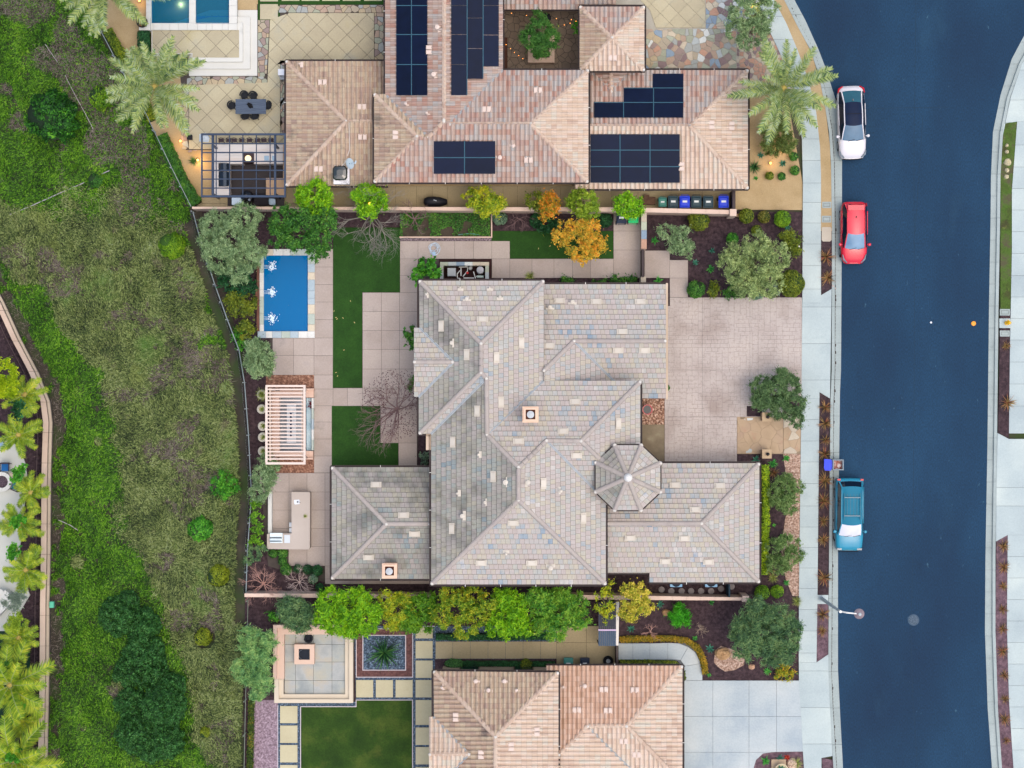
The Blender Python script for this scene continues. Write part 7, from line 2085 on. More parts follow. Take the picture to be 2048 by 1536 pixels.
tag(MB().lathe([(.2, 0), (.24, .4), (.2, .4), (.18, .34)], W(381, 276, .1), 4, sq=0).build('planter', mat('black pot', ['#161618', '#26262a'])), 'small black square pot on the patio left of the dark pergola', 'planter')
TAB = mat('blue grey slatted top', ['#2a3648', '#3c4a5c', '#4a586a'], 3, 4, stretch=(.5, 9, 1), rough=.5, spread=2)
t = thing('dining_table', W(501.5, 213, .1), 'dark blue grey rectangular dining table with a black parasol base in its middle', 'table')
for k in range(8): MB().rect(471, 198.2 + k * 3.72, 532, 198.2 + k * 3.72 + 3.5, .78, .83 + .002 * (k % 2)).build('slat', TAB, t)
for x, y in ((475, 202), (528, 202), (475, 224), (528, 224)): MB().rect(x - 1, y - 1, x + 1, y + 1, .1, .78).build('leg', DKF, t)
MB_ = thing('folded_parasol', W(498, 209, .83), 'small folded black umbrella lying on the dining table', 'umbrella')
MB().tube([W(496, 206, .88), W(500, 211, .9), W(506, 215, .88)], [.05, .16, .03], 8).tube([W(496, 207, .9), W(501, 217, .88)], [.10, .02], 6).build('canopy', mat('black cloth', ['#08090c']), MB_)
BL = mat('black wicker', ['#0e1014', '#1c2026'], 6, fine=.4)
for x, y, r, lb in ((491, 193, 0, 'upper left'), (509, 194, 0, 'upper right'), (466, 213, PI / 2, 'left end'), (538, 213, -PI / 2, 'right end'), (493, 234, PI, 'lower left'), (512, 234, PI, 'lower right')):
 c = thing('dining_chair', W(x, y, .1), 'black wicker dining chair at the %s of the dark table' % lb, 'chair', 'chairs round the dark dining table')
 o = Vector(origin_of(c)); R_ = Matrix.Rotation(r, 3, 'Z')
 MB().lathe([(.2, 0), (.24, .06), (.2, .1)], o + Vector((0, 0, .4)), 14, sq=.4).build('seat', BL, c)
 P = [o + R_ @ Vector((.27 * math.cos(a), .25 * math.sin(a), .62 + .12 * math.sin(a))) for a in [math.radians(q) for q in range(-10, 191, 20)]]
 MB().tube(P, .045, 6).build('backrest', BL, c)
 for sx in (-.18, .18):
  for sy in (-.16, .16): MB().tube([o + R_ @ Vector((sx, sy, .42)), o + R_ @ Vector((sx * 1.15, sy * 1.15, 0))], .02, 4).build('leg', DKF, c)
t = thing('mailbox_post', W(563, 145, .1), 'white box fixture at the left corner of the pink tiled roof', 'fixture')
MB().rect(556, 138, 571, 150, .1, 1.2).build('body', mat('white metal', ['#c8ccd2'], rough=.4), t); MB().rect(560, 151, 571, 159, .1, .8).build('step', mat('grey metal', []), t)
# pale pergola with built-in bench and table
WD = mat('pale pink painted wood', ['#c2b0a2', '#ccbbae'], 1.5, 3, stretch=(.5, 4, 1), rough=.7, rnd=.15)
t = thing('pergola', W(571, 850, 0), 'pale pink wooden slatted pergola over the built-in bench', 'pergola')
ZG = 2.7
for y0, y1 in ((770, 774), (924.5, 929)): beam(t, 531, y0, 611, y1, ZG - .05, .22, WD)
for x0, x1, y0, y1 in ((530.5, 535, 774.2, 924.3), (606.5, 611, 774.2, 924.3)): beam(t, x0, y0, x1, y1, ZG - .05, .22, WD)
beam(t, 538.5, 776, 542, 922, ZG - .28, .22, WD); beam(t, 603, 776, 606, 922, ZG - .28, .22, WD)
ys = [777.5 + i * 7.32 for i in range(20)]
for y in ys: beam(t, 535.2, y, 606.3, y + 2.7, ZG, .14, WD, 'slat')
for x, y in ((541, 780), (541, 918), (605, 780), (605, 918)): MB().rect(x - 2.3, y - 2.3, x + 2.3, y + 2.3, .05, ZG - .3).build('post', WD, t)
BEN = mat('pinkish bench stucco', ['#c0a08c', '#cbad99'], 1)
b = thing('outdoor_bench', W(560, 850, .1), 'pinkish U-shaped built-in bench under the pale slatted pergola', 'bench')
MB().rect(543, 782, 559, 914, .05, .55).build('seat', BEN, b); MB().rect(539, 782, 543, 914, .05, .85).build('backrest', BEN, b)
MB().rect(559, 778, 627, 795, .05, .56).build('seat', BEN, b); MB().rect(559, 902, 626, 919, .05, .56).build('seat', BEN, b)
MB().rect(559, 777, 627, 780, .05, .8).build('backrest', BEN, b); MB().rect(559, 916, 626, 919, .05, .8).build('backrest', BEN, b)
sheet('bench_floor', [(559, 795), (612, 795), (612, 902), (559, 902)], .12, mat('grey blue slate', ['#6f757b', '#868b90', '#95989a'], .8, 5, fine=.1, spread=2))
tb = MB().rect(575, 808, 591, 884, .1, .5).rect(573.5, 807, 592, 886, .5, .56).build('fire_table', mat('pale stone table', ['#b5b6b4', '#c6c5c1'], 1.5, 4))
tag(tb, 'long pale stone fire table between the benches under the pale pergola', 'fire table')
mb = MB()
for k in range(7): mb.lathe([(.05, 0), (.07, .05), (.03, .08)], W(582, 827 + k * 7.4, .56), 7)
tag(mb.build('fire_stones', mat('dark blue stones', ['#1b2036', '#2a3050']), tb), kind='stuff')
wf = thing('water_feature', W(619, 848, .1), 'narrow wet stone basin with red plants along the pale pergola', 'water basin')
MB().rect(613, 796, 623, 901, .05, .14).build('basin', mat('wet stone', ['#7a96a0', '#9cb4ba', '#b5c4c4'], 1.4, 5, spread=2.4, rough=.2), wf)
for k in range(5): MB().rect(623.2, 796 + k * 21, 627, 796 + k * 21 + 20.6, .05, .5).build('coping_stone', COPING[k % 3], wf)
RB = leafmat('dark red leaf', ['#5a1a20', '#8a2a2c', '#2f3a24'])
tree('dark red plant at the top of the wet stone basin', [(620, 812, 4), (621, 806, 3)], .3, 'fine', RB, trunk=False, name='plant', cat='plant')
for i, (x, y) in enumerate(((525, 789), (525, 818), (527, 852), (527, 874), (527, 902))):
 u = thing('urn', W(x, y, .1), 'round pale urn with grass left of the pale pergola, number %s from the top' % ['one', 'two', 'three', 'four', 'five'][i], 'pot', 'urns behind the pale pergola')
 MB().lathe([(.12, 0), (.27, .12), (.33, .3), (.31, .45), (.22, .52), (.18, .5), (.17, .42)], W(x, y, .1), 20).build('body', mat('cream glaze', ['#b9b2a0', '#c9c2b0'], 1, rough=.4), u)
 put('grass_tuft', SPIKE['grass'][i % 2], u, W(x, y, .5), (0, 0, i * 1.3), 1.15 if i == 0 else .62)
# grill island
g = thing('grill_island', W(595, 1040, .1), 'L-shaped tan outdoor counter with sink and steel grill', 'counter')
TOPM = mat('tan smooth counter', ['#9a8f84', '#a89d92'], .6, 4, fine=.04, rough=.5)
MB().prism([(583, 984), (618, 984), (620, 986), (619.5, 1096), (617, 1099), (534, 1098), (534, 1068), (583, 1067)], .1, .98).build('counter_top', TOPM, g)
MB().rect(536, 984, 543.5, 1067.5, .1, .62).build('seat_wall', WHITEM, g)
MB().prism([(588, 1000), (598, 999), (600, 1003), (599, 1008), (590, 1009), (588, 1006)], .98, .992).build('sink', mat('white sink', ['#c3c8ce'], rough=.3), g)
MB().lathe([(.05, 0), (.05, .03), (.02, .05)], W(595, 1004, .992), 8).tube([W(595, 1004, 1.0), W(598, 1004, 1.2), W(601, 1005, 1.15)], .015, 5).build('tap', mat('black tap', ['#101014'], rough=.3), g)
SSM = mat('stainless steel', ['#8d9aa2', '#aab5ba'], 2, rough=.3, metal=.7)
gl = MB().rect(540, 1066, 565, 1086, .98, 1.05).build('grill_body', SSM, g)
c = W(552, 1079, 1.05)
mb = MB(); pr = [(-.16, 0), (-.15, .1), (-.05, .17), (.08, .16), (.16, .06), (.17, 0)]
vs = [(c.x + sx * .39, c.y + py_, c.z + pz) for sx in (-1, 1) for py_, pz in pr]
mb.add(vs, [(i, i + 1, i + 7, i + 6) for i in range(5)] + [tuple(range(6))[::-1], tuple(range(6, 12))])
mb.build('grill_lid', SSM, g)
MB().rect(568.5, 1070, 580, 1086, .98, 1.03).build('side_burner', mat('white steel', ['#b5bcc0'], rough=.35), g)
for y0 in (1045, 1056): MB().rect(578.5, y0, 583, y0 + 9, .6, .64).build('drawer', mat('white steel', []), g)
spike('grass', 611, 1032, .4, 'small potted grass on the tan L-shaped counter', z0=.98)
# pool equipment yard
e = thing('equipment_enclosure', W(932, 540, 0), 'low stone capped wall enclosing the pool equipment against the roof edge', 'wall')
for q in ((880, 524, 978, 531), (880, 531, 886.5, 558), (970.5, 531, 977.5, 558)):
 n = max(1, round(max(q[2] - q[0], q[3] - q[1]) / 17))
 for i in range(n):
  if q[2] - q[0] > q[3] - q[1]: r_ = (q[0] + (q[2] - q[0]) * i / n + .15, q[1], q[0] + (q[2] - q[0]) * (i + 1) / n - .15, q[3])
  else: r_ = (q[0], q[1] + (q[3] - q[1]) * i / n + .15, q[2], q[1] + (q[3] - q[1]) * (i + 1) / n - .15)
  MB().rect(*r_, 0, 1.1 + .004 * i).build('wall_cap', STONES[(4, 1, 2, 6, 0, 7)[i % 6]], e)
sheet('equipment_bed', [(878, 518), (983.5, 518), (983.5, 560), (878, 560)], .09, mat('dark red brown soil', ['#24100f', '#331a18'], 3, fine=.3))
eq = thing('pool_equipment', W(930, 545, .1), 'grey heater, white filter and pipes inside the stone enclosure', 'pool equipment')
GP = mat('grey housing', ['#8c9192', '#9ea2a2'], rough=.5)
MB().rect(895, 536, 911.5, 552, .1, .9).build('heater', GP, eq)
MB().lathe([(.24, 0), (.25, .9), (.22, 1.0), (.08, 1.05)], W(961, 542, .1), 20).build('filter', mat('grey filter', ['#98989a', '#a8a8a8'], rough=.5), eq)
MB().rect(954, 551, 967, 555, .1, .8).build('control_box', mat('mint grey', ['#a0b0a8']), eq)
mb = MB()
for ln in (((918, 534), (935, 534), (935, 542), (926, 553)), ((922, 536), (922, 552)), ((920, 541), (914, 548), (915, 556), (920, 557)), ((927, 556), (948, 556)), ((947, 543), (951, 557), (953, 552))):
 mb.tube([W(x, y, .75) for x, y in ln], .035, 6)
mb.build('pipework', mat('white pvc', ['#c0c0ba'], rough=.4), eq)
MB().lathe([(.13, 0), (.14, .5), (.1, .55)], W(941, 537, .1), 12).build('pump', GP, eq)
MB().lathe([(.05, 0), (.09, .1), (.05, .16)], W(935, 546, .75), 10).build('valve', mat('red valve', ['#c0201c'], rough=.4), eq)
h = thing('hose_reel', W(872, 498, .12), 'coiled white hose on the tan path above the pool equipment', 'hose')
P = []
for k in range(130):
 a = k * .2; rr_ = 10.5 + 2.5 * math.sin(k * .13)
 P.append(W(870 + (3.5 if k > 60 else -1) * math.sin(k * .05) + rr_ * .78 * math.cos(a), 498 + rr_ * math.sin(a) * (1 if k < 90 else .6) - (k > 90) * 4, .14 + .0006 * k + .02 * abs(math.sin(k * .37))))
MB().tube(P, .022, 5).build('coil', mat('white hose', ['#a8b8c6', '#c0ccd6'], 2, rough=.4), h)
MB().box(W(868, 507, .2), (.22, .25, .14), rz=.3).build('head', mat('pale blue head', ['#8aa6bd'], rough=.4), h)
P = [W(x, 470 - 2.6 * math.sin((x - 915) / 45 * PI) , .34) for x in range(915, 961, 3)]
tag(MB().tube(P, .02, 5).build('garden_hose', mat('teal hose', ['#5a9a8a'], rough=.5)), 'thin green hose arched along the planter edge above the tan path', 'hose')
# south fire patio
fp = thing('fire_patio', W(626, 1330, 0), 'square pale stone fire patio with low walls in the south garden', 'patio')
FL = [mat('slate floor ' + n, c, .9, 5, fine=.1, spread=2.2, stains=[('#b0aca0', .9, .6, .5)]) for n, c in (('a', ['#7d8485', '#979a94', '#a09a86']), ('b', ['#858a88', '#9a9c98', '#a89a80']))]
sheet('fire_patio_floor', [(550, 1252), (706, 1252), (706, 1405), (550, 1405)], .08, JOINT)
xs_ = [569, 591, 627, 664, 690]; ys_ = [1266, 1289, 1324, 1361, 1388]
for j in range(4):
 for i in range(4): MB().rect(xs_[i] + .3, ys_[j] + .3, xs_[i + 1] - .3, ys_[j + 1] - .3, .06, .12).build('slate_slab', FL[(i + j) % 2], fp)
SW = mat('cream pink stucco', ['#bda28f', '#c8ad9a'], .7); SC = mat('cream concrete cap', ['#b8ab96', '#c3b7a2'], .7, 4, fine=.05)
MB().prism([(546.5, 1250), (672, 1250), (672, 1269), (568, 1269), (568, 1358), (546, 1358)], 0, .62).build('bench_wall', SW, fp)
MB().prism([(546.5, 1250), (672, 1250), (672, 1256), (554, 1256), (553, 1358), (546, 1358)], .62, .9).build('bench_back', SW, fp)
MB().prism([(548.5, 1358.5), (557, 1358.5), (557.5, 1398.5), (698, 1398.5), (698, 1256), (706, 1256), (706, 1406), (548.5, 1406)], 0, .50).build('low_wall', SC, fp)
MB().prism([(557.7, 1358.5), (567, 1358.5), (567, 1388.5), (690, 1388.5), (690, 1258), (697.7, 1258), (697.7, 1398.2), (557.7, 1398.2)], 0, .30).build('step', SC, fp)
f = thing('fire_pit', W(608, 1308, .12), 'square cream fire pit with black insert on the slate patio', 'fire pit')
mb = MB(); ring(mb, 588.5, 1289, 628.5, 1328.5, 9, .1, .62); mb.build('surround', SW, f)
MB().rect(597.5, 1298, 619.5, 1319.5, .1, .58).build('insert', mat('black insert', ['#14181f', '#1d222c'], 4, fine=.3), f)
P = [W(603 + 6 * math.cos(a), 1309 + 8 * math.sin(a), .6) for a in [math.radians(q) for q in range(90, 280, 15)]]
MB().tube(P, .015, 4).build('burner', mat('steel', []), f)
f = thing('tire_pot', W(618, 1277, .12), 'round black pot against the upper bench of the slate patio', 'pot')
MB().lathe([(.22, 0), (.3, .15), (.3, .3), (.24, .34), (.18, .3), (.14, .2)], W(618, 1276, .12), 20).build('body', mat('black rubber', ['#12141a', '#1e222a']), f)
t = thing('lean_to', W(1215, 1270, 0), 'blue grey corrugated lean-to roof with a pale cross bar beside the white wall', 'shed')
CORR = mat('blue grey corrugated steel', ['#22384c', '#2c455a'], 1, rough=.5, rnd=.4); CORR2 = mat('dark corrugated steel', ['#0f1524', '#171f30'], 1, rough=.5, rnd=.4)
for k in range(9):
 x = 1197 + k * 3.95
 MB().rect(x, 1262, x + 3.4, 1292, 2.2, 2.26 + .015 * (k % 2), bottom=True).build('roof_sheet', CORR, t)
 MB().rect(x, 1205, x + 3.4, 1258.5, 2.3, 2.36 + .015 * (k % 2), bottom=True).build('roof_sheet', CORR2, t)
MB().rect(1196.5, 1258.8, 1232, 1261.6, 2.3, 2.42, bottom=True).build('cross_bar', mat('pale pink bar', ['#b5a0b8']), t)
for x, y in ((1198, 1290), (1230, 1290), (1198, 1208), (1230, 1208)): MB().rect(x - 1, y - 1, x + 1, y + 1, 0, 2.2).build('post', GUT, t)
# wheelie bins
def bin_proto(name, body, lid, label):
 t = thing(name, (0, 0, 0), label, 'wheelie bin')
 ORG[t.name] = Vector((0, 0, 0))
 def fr(w0, d0, w1, d1, z0, z1, yo=0):
  return [(-w0 / 2, -d0 / 2, z0), (w0 / 2, -d0 / 2, z0), (w0 / 2, d0 / 2, z0), (-w0 / 2, d0 / 2, z0), (-w1 / 2, -d1 / 2 + yo, z1), (w1 / 2, -d1 / 2 + yo, z1), (w1 / 2, d1 / 2 + yo, z1), (-w1 / 2, d1 / 2 + yo, z1)]
 B6 = [(0, 3, 2, 1), (4, 5, 6, 7), (0, 1, 5, 4), (1, 2, 6, 5), (2, 3, 7, 6), (3, 0, 4, 7)]
 MB().add(fr(.5, .56, .64, .72, .06, 1.0), B6).build('body', body, t)
 MB().add(fr(.68, .8, .66, .76, 1.0, 1.05), B6).add(fr(.60, .66, .46, .5, 1.05, 1.09), B6).build('lid', lid, t)
 MB().box((0, .02, 1.095), (.30, .13, .008)).build('sticker', mat('white sticker', ['#c8ccc8']), t)
 MB().tube([(-.24, .42, .98), (-.24, .46, 1.0), (.24, .46, 1.0), (.24, .42, .98)], .018, 5).build('handle', body, t)
 for sx in (-.3, .3): MB().tube([(sx - .03, .28, .12), (sx + .03, .28, .12)], .12, 12).build('wheel', mat('black rubber', []), t)
 return t
BNV = mat('navy plastic', ['#101c2e', '#15243a'], rough=.5); BBL = mat('royal blue plastic', ['#0c2fb0', '#1238c4'], rough=.45); BGR = mat('bright green plastic', ['#0c9a52', '#12ab5e'], rough=.45); BTL = mat('faded teal plastic', ['#2f6a60', '#3c7a6e'], rough=.55); BSL = mat('slate plastic', ['#1a3038', '#223c44'], rough=.5)
bins = [(1323, 407, BTL, 'small faded teal wheelie bin at the left end of the row of six', 0, .8), (1343.5, 407, BSL, 'slate wheelie bin second in the row of six', 0, 1), (1366.5, 407, BBL, 'royal blue wheelie bin third in the row of six', 0, 1), (1389.5, 407, BSL, 'slate wheelie bin fourth in the row of six', 0, 1), (1413, 407.5, BSL, 'slate wheelie bin fifth in the row, next to the gap', 0, 1), (1443.5, 407, BBL, 'royal blue wheelie bin standing apart at the right end of the row', 0, 1),
  (1241, 438, BNV, 'navy wheelie bin on the tan path beside the green one', PI, 1), (1264.5, 437, BGR, 'bright green wheelie bin on the tan path under the lime tree', PI, 1), (1136, 1322, BTL, 'teal wheelie bin against the salmon tiled roof edge', PI, .92), (1168.5, 1322, BNV, 'navy wheelie bin against the salmon tiled roof edge', PI, .92)]
protos = {}
for x, y, m, lb, rz, s_ in bins:
 if m.name not in protos:
  pr_ = bin_proto('wheelie_bin', m, m, lb); protos[m.name] = pr_
  pr_.location = W(x, y, .11); pr_.rotation_euler = (0, 0, rz); pr_.scale = (s_,) * 3; pr_['group'] = 'wheelie bins'
 else:
  dup(protos[m.name], W(x, y, .11), rz, s_, lb, 'wheelie bins')
t = thing('wheelie_bin', W(1676, 929, .02), 'open wheelie bin in the gutter with its blue lid hanging back over the strip', 'wheelie bin', 'wheelie bins')
GB = mat('grey bin body', ['#5f6a70', '#78848a'], rough=.5)
mb = MB(); ring(mb, 1665.5, 919, 1687.5, 940.5, 2.2, .9, 1.02)
mb.build('rim', GB, t)
MB().rect(1667.5, 921, 1685.5, 938.5, .05, .62).build('rubbish', mat('pink and white rubbish', ['#3a2626', '#b59a92', '#8a4a3c', '#d0c4c0'], 2.2, 4, spread=2.6), t)
mb = MB()
for q in ((1665.8, 919.3, 1687.2, 921), (1665.8, 938.6, 1687.2, 940.2), (1665.8, 921, 1667.4, 938.6), (1685.6, 921, 1687.2, 938.6)): mb.rect(*q, .05, .9)
mb.build('body', GB, t)
MB().prism([(1648.5, 918), (1662, 919), (1665, 922), (1664.5, 937), (1661, 941.5), (1650, 941), (1648, 936)], .86, .93).build('lid', BBL, t)
t = thing('hose_drum', W(1216, 1322, .1), 'round black hose drum beside the dark side gate', 'hose reel')
MB().lathe([(.3, 0), (.34, .1), (.34, .22), (.3, .3), (.26, .22), (.22, .18)], W(1216, 1321, .12), 18).build('coil', BL, t); MB().lathe([(.14, 0), (.14, .32), (.04, .34)], W(1216, 1321, .12), 10).build('hub', GP, t)
t = thing('covered_grill', W(871, 405, .1), 'black covered grill on the side yard concrete by the wall', 'grill')
mb = MB(); c = W(870, 405, .1)
L_ = []
for k, (dx, wy, hz_) in enumerate(((-.72, .12, .85), (-.66, .22, 1.0), (-.4, .30, 1.12), (0, .31, 1.15), (.35, .28, 1.08), (.62, .2, .95), (.82, .14, .8))):
 L_.append([(c.x + dx, c.y - wy, .12), (c.x + dx, c.y - wy, hz_ * .8), (c.x + dx, c.y - wy * .6, hz_), (c.x + dx, c.y + wy * .6, hz_), (c.x + dx, c.y + wy, hz_ * .8), (c.x + dx, c.y + wy, .12)])
for k in range(len(L_)): mb.v += L_[k]
for k in range(len(L_) - 1):
 for i in range(5): mb.face([k * 6 + i, k * 6 + i + 1, (k + 1) * 6 + i + 1, (k + 1) * 6 + i])
mb.face([0, 1, 2, 3, 4, 5][::-1]); n_ = (len(L_) - 1) * 6; mb.face([n_ + i for i in range(6)])
mb.build('cover', mat('black grill cover', ['#0c0e14', '#181b24'], 3, rough=.6), t, smooth=True)
MB().box((c.x + .05, c.y + .03, 1.155), (.22, .05, .006), rz=-.3).build('badge', mat('grey badge', ['#9aa2a8']), t)
# behind the right wing: air conditioners and round stepping stones
for x, lb in ((1352.5, 'left'), (1422.5, 'right')):
 t = thing('air_conditioner', W(x, 1165, .1), '%s pale blue air conditioner unit half under the roof edge' % lb, 'air conditioner', 'air conditioners')
 MB().rect(x - 12, 1150, x + 12, 1174, .1, .9).build('housing', mat('pale blue housing', ['#6f9fc4', '#84b0d0'], rough=.5), t)
 MB().lathe([(.32, 0), (.32, .02), (.1, .04)], W(x, 1164, .9), 20).build('fan_grille', mat('dark fan', ['#141c28', '#2a3440'], 14, fine=.8), t)
for i, (x, y) in enumerate(((1323, 1179), (1342.5, 1182), (1363, 1182), (1382, 1182), (1402, 1182), (1422, 1182), (1442, 1177), (1463, 1173))):
 tag(MB().lathe([(.2, 0), (.21, .05), (.19, .07)], W(x, y, .05), 16).build('stepping_stone', mat('round stone', ['#7c7472', '#928a86'], 3, 4, rnd=.4, fine=.2)), 'round concrete stepping stone behind the right wing, number %s from the left' % ['one', 'two', 'three', 'four', 'five', 'six', 'seven', 'eight'][i], 'stepping stone', 'round stepping stones')
# street furniture
def cover(x0, y0, x1, y1, label, z=.14, m=CONC2, inner=True):
 t = MB().rect(x0, y0, x1, y1, z - .1, z + .012).build('utility_cover', m)
 tag(t, label, 'utility cover', 'utility covers in the planting strips')
 if inner:
  mb = MB(); ring(mb, x0 + 2.5, y0 + 2.5, x1 - 2.5, y1 - 2.5, .8, z + .012, z + .02); mb.build('lid_rim', mat('dark rim', ['#6a6e6a']), t)
  MB().rect(x0 + 4.5, y0 + 4, x1 - 4.5, y1 - 4, z + .012, z + .022).build('lid', m, t)
cover(1644.5, 403.5, 1662.5, 416, 'upper concrete meter cover in the tan strip near the red car')
cover(1643.5, 431.5, 1662.5, 445, 'lower concrete meter cover in the tan strip near the red car')
MB_ = MB().prism([(1645, 454), (1661, 454), (1663, 457), (1663, 480), (1660, 483), (1646, 483), (1643.5, 480), (1643.5, 457)], .04, .155)
tag(MB_.build('utility_cover', mat('tan concrete cover', ['#a39a8a', '#b0a797'], 1, 4, fine=.1)), 'large tan concrete cover with rounded corners beside the red car', 'utility cover', 'utility covers in the planting strips')
cover(2000, 618, 2020, 631, 'meter cover just above the yellow hydrant', .125)
cover(2000, 661, 2019.5, 673, 'meter cover just below the yellow hydrant', .125)
sheet('hydrant_pad', [(1999, 637), (2021, 637), (2021, 656), (1999, 656)], .135, CONC)
t = thing('fire_hydrant', W(2013, 646, .13), 'yellow fire hydrant on its concrete pad across the street', 'fire hydrant')
YH = mat('hydrant yellow', ['#d6a010', '#e0ae18'], rough=.4)
c = W(2013, 646, .13)
MB().lathe([(.15, 0), (.15, .05), (.11, .06), (.11, .5), (.14, .52), (.14, .57), (.11, .62), (.04, .72), (.03, .76)], c, 14).build('body', YH, t)
for d in (Vector((-1, 0, 0)), Vector((1, 0, 0)), Vector((0, 1, 0))): MB().tube([c + Vector((0, 0, .4)) + d * .08, c + Vector((0, 0, .4)) + d * .2], .05, 8).build('nozzle_cap', YH, t)
tag(MB().lathe([(.15, 0), (.16, .02), (.12, .045), (.03, .05)], W(1947, 647, .001), 16).build('road_marker', mat('orange marker', ['#d8841c', '#e09428'], rough=.4)), 'round orange disc on the asphalt in front of the hydrant', 'road marker')
tag(MB().lathe([(.07, 0), (.07, .02), (.03, .03)], W(1862, 645, .001), 10).build('road_marker', mat('white marker', ['#c8ccd0'])), 'small white marker dot in the middle of the road', 'road marker')
t = thing('manhole_cover', W(1827, 1240, 0), 'round grey manhole cover in the road near the street lamp', 'manhole cover')
mb = MB().lathe([(.385, -.02), (.385, .006)], W(1827, 1240, 0), 28); mb.build('frame', mat('manhole frame', ['#2c3e4c', '#44586a'], 3, 4, fine=.3), t)
MB().lathe([(.31, 0), (.31, .012)], W(1827, 1240, 0), 28).build('lid', mat('manhole lid', ['#2c3c4a', '#566470'], 12, 3, fine=.5, spread=2), t)
t = thing('street_lamp', W(1643, 1197, .14), 'pale street lamp leaning its arm over the road with a round lens', 'street lamp')
PAINT = mat('pale grey pole', ['#8f9a9c', '#a5afb0'], 1, rough=.5)
hz_l = 6.6
px0, py0 = 1643, 1197
b_ = W(px0, py0, .14); tp = Vector((b_.x, b_.y, hz_l))
MB().tube([b_, tp], [.13, .075], 12).build('pole', PAINT, t)
MB().lathe([(.2, 0), (.2, .08), (.14, .12)], b_, 12).build('base', PAINT, t)
c_end = W(1719, 1228, hz_l + .35)
MB().tube([tp, tp + (c_end - tp) * .3 + Vector((0, 0, .25)), c_end], [.055, .05, .045], 8).build('arm', WHITEP, t)
MB().lathe([(.05, 0), (.05, .2), (.09, .22)], tp, 10).build('collar', WHITEP, t)
hd = MB().lathe([(.20, -.22), (.31, -.16), (.33, -.1), (.20, .03), (.08, .1)], c_end, 22).build('lamp_head', mat('brown grey lens', ['#6f6266', '#8d8084'], 3, rough=.25), t)
MB().lathe([(.09, 0), (.10, .08), (.05, .12)], c_end + Vector((0, 0, .08)), 12).build('cap', PAINT, hd)
tag(MB().tube([W(1664, 570, .2), W(1672, 578, .05)], .02, 5).build('twig', BARKR), 'small bent pale twig lying over the kerb below the flax pair', 'twig')
t = thing('path_light', W(1596, 493, .1), 'white round path light at the pavement edge of the front bed', 'path light', 'path lights')
MB().tube([W(1596, 493, .1), W(1596, 493, .7)], .02, 6).build('stem', GP, t); MB().lathe([(.11, 0), (.12, .03), (.03, .1)], W(1596, 493, .7), 14).build('shade', WHITEP, t)
GLOW = mat('warm lamp glow', ['#ffb060'], emit=('#ff9a3c', 4.0))
for i, (x, y, z, e_, lb) in enumerate(((362, 283, .1, 10, 'lit garden lamp beside the ivy hedge above the dark pergola'), (397, 321, .1, 26, 'lit garden lamp at the left post of the dark pergola'), (1562, 294, .1, 10, 'lit garden lamp in the shrub under the right date palm'), (1503, 17, 3.0, 12, 'lit lamp in the airy olive tree at the top'),
          (740, 408, 3.6, 3, 'tiny lit lamp in the lime tree left of the covered grill'), (360, 196, .1, 4, 'lit garden lamp under the date palm by the patio'), (280, 3, .1, 8, 'lit garden lamp left of the spa at the top'), (1540, 327, .1, 7, 'lit garden lamp among the small balls in tan gravel'))):
 t = thing('garden_lamp', W(x, y, z), lb, 'garden lamp', 'lit garden lamps')
 c = W(x, y, z)
 MB().lathe([(.05, 0), (.07, .12), (.07, .16), (.04, .2)], c, 10).build('housing', BROWNM, t)
 MB().lathe([(.05, 0), (.075, .04), (.04, .09)], c + Vector((0, 0, .2)), 10).build('bulb', GLOW, t)
 l = bpy.data.lights.new('garden_lamp_light', 'POINT'); l.energy = e_ * .9; l.color = (1, .55, .15); l.shadow_soft_size = .08
 lo = bpy.data.objects.new('garden_lamp_light', l); C.objects.link(lo); lo.location = c + Vector((.05, -.05, .45))
l = bpy.data.lights.new('spa_light', 'POINT'); l.energy = 25; l.color = (1, .8, .5); l.shadow_soft_size = .1
lo = bpy.data.objects.new('spa_light', l); C.objects.link(lo); lo.location = W(361, 8, .2)
tag(MB().lathe([(.1, 0), (.12, .04), (.05, .07)], W(361, 8, -.15), 14).build('spa_lamp', mat('spa glow', ['#ffd090'], emit=('#ffc070', 12.0))), 'round warm lamp glowing under the water of the spa', 'pool light')
t = thing('planter', W(1082, 97, .1), 'square tan planter box in the dark courtyard', 'planter')
mb = MB(); ring(mb, 1056, 71, 1109, 125, 10, .05, .62); mb.build('planter_wall', WALLM, t); MB().rect(1066, 81, 1099, 115, .05, .5).build('soil', DIRT, t)
tag(MB().rect(1084, 27, 1100, 40, .1, .8).lathe([(.3, 0), (.34, .3), (.2, .34)], W(1092, 38, .5), 12).build('patio_sofa', BL), 'dark covered seat at the top of the courtyard', 'seat')
tag(MB().rect(1008.5, 75, 1015, 138, .05, .9).build('bench', mat('brown bench', ['#3a2218', '#4a2c20'])), 'brown bench along the left side of the courtyard', 'bench')
st_ = thing('string_lights', W(1080, 30, 2.8), 'string of small warm lights crossing the dark courtyard', 'string lights')
for ln in (((1008, 24), (1158, 40)), ((1158, 40), (1100, 55)), ((1008, 85), (1050, 120))):
 A, B = W(*ln[0], 2.9), W(*ln[1], 2.9)
 P = [A.lerp(B, k / 10) - Vector((0, 0, .35 * math.sin(PI * k / 10))) for k in range(11)]
 MB().tube(P, .008, 3).build('cable', BL, st_)
 for k in range(1, 10, 2): MB().lathe([(.012, -.04), (.022, -.015), (.01, .01)], P[k], 6).build('bulb', GLOW, st_)
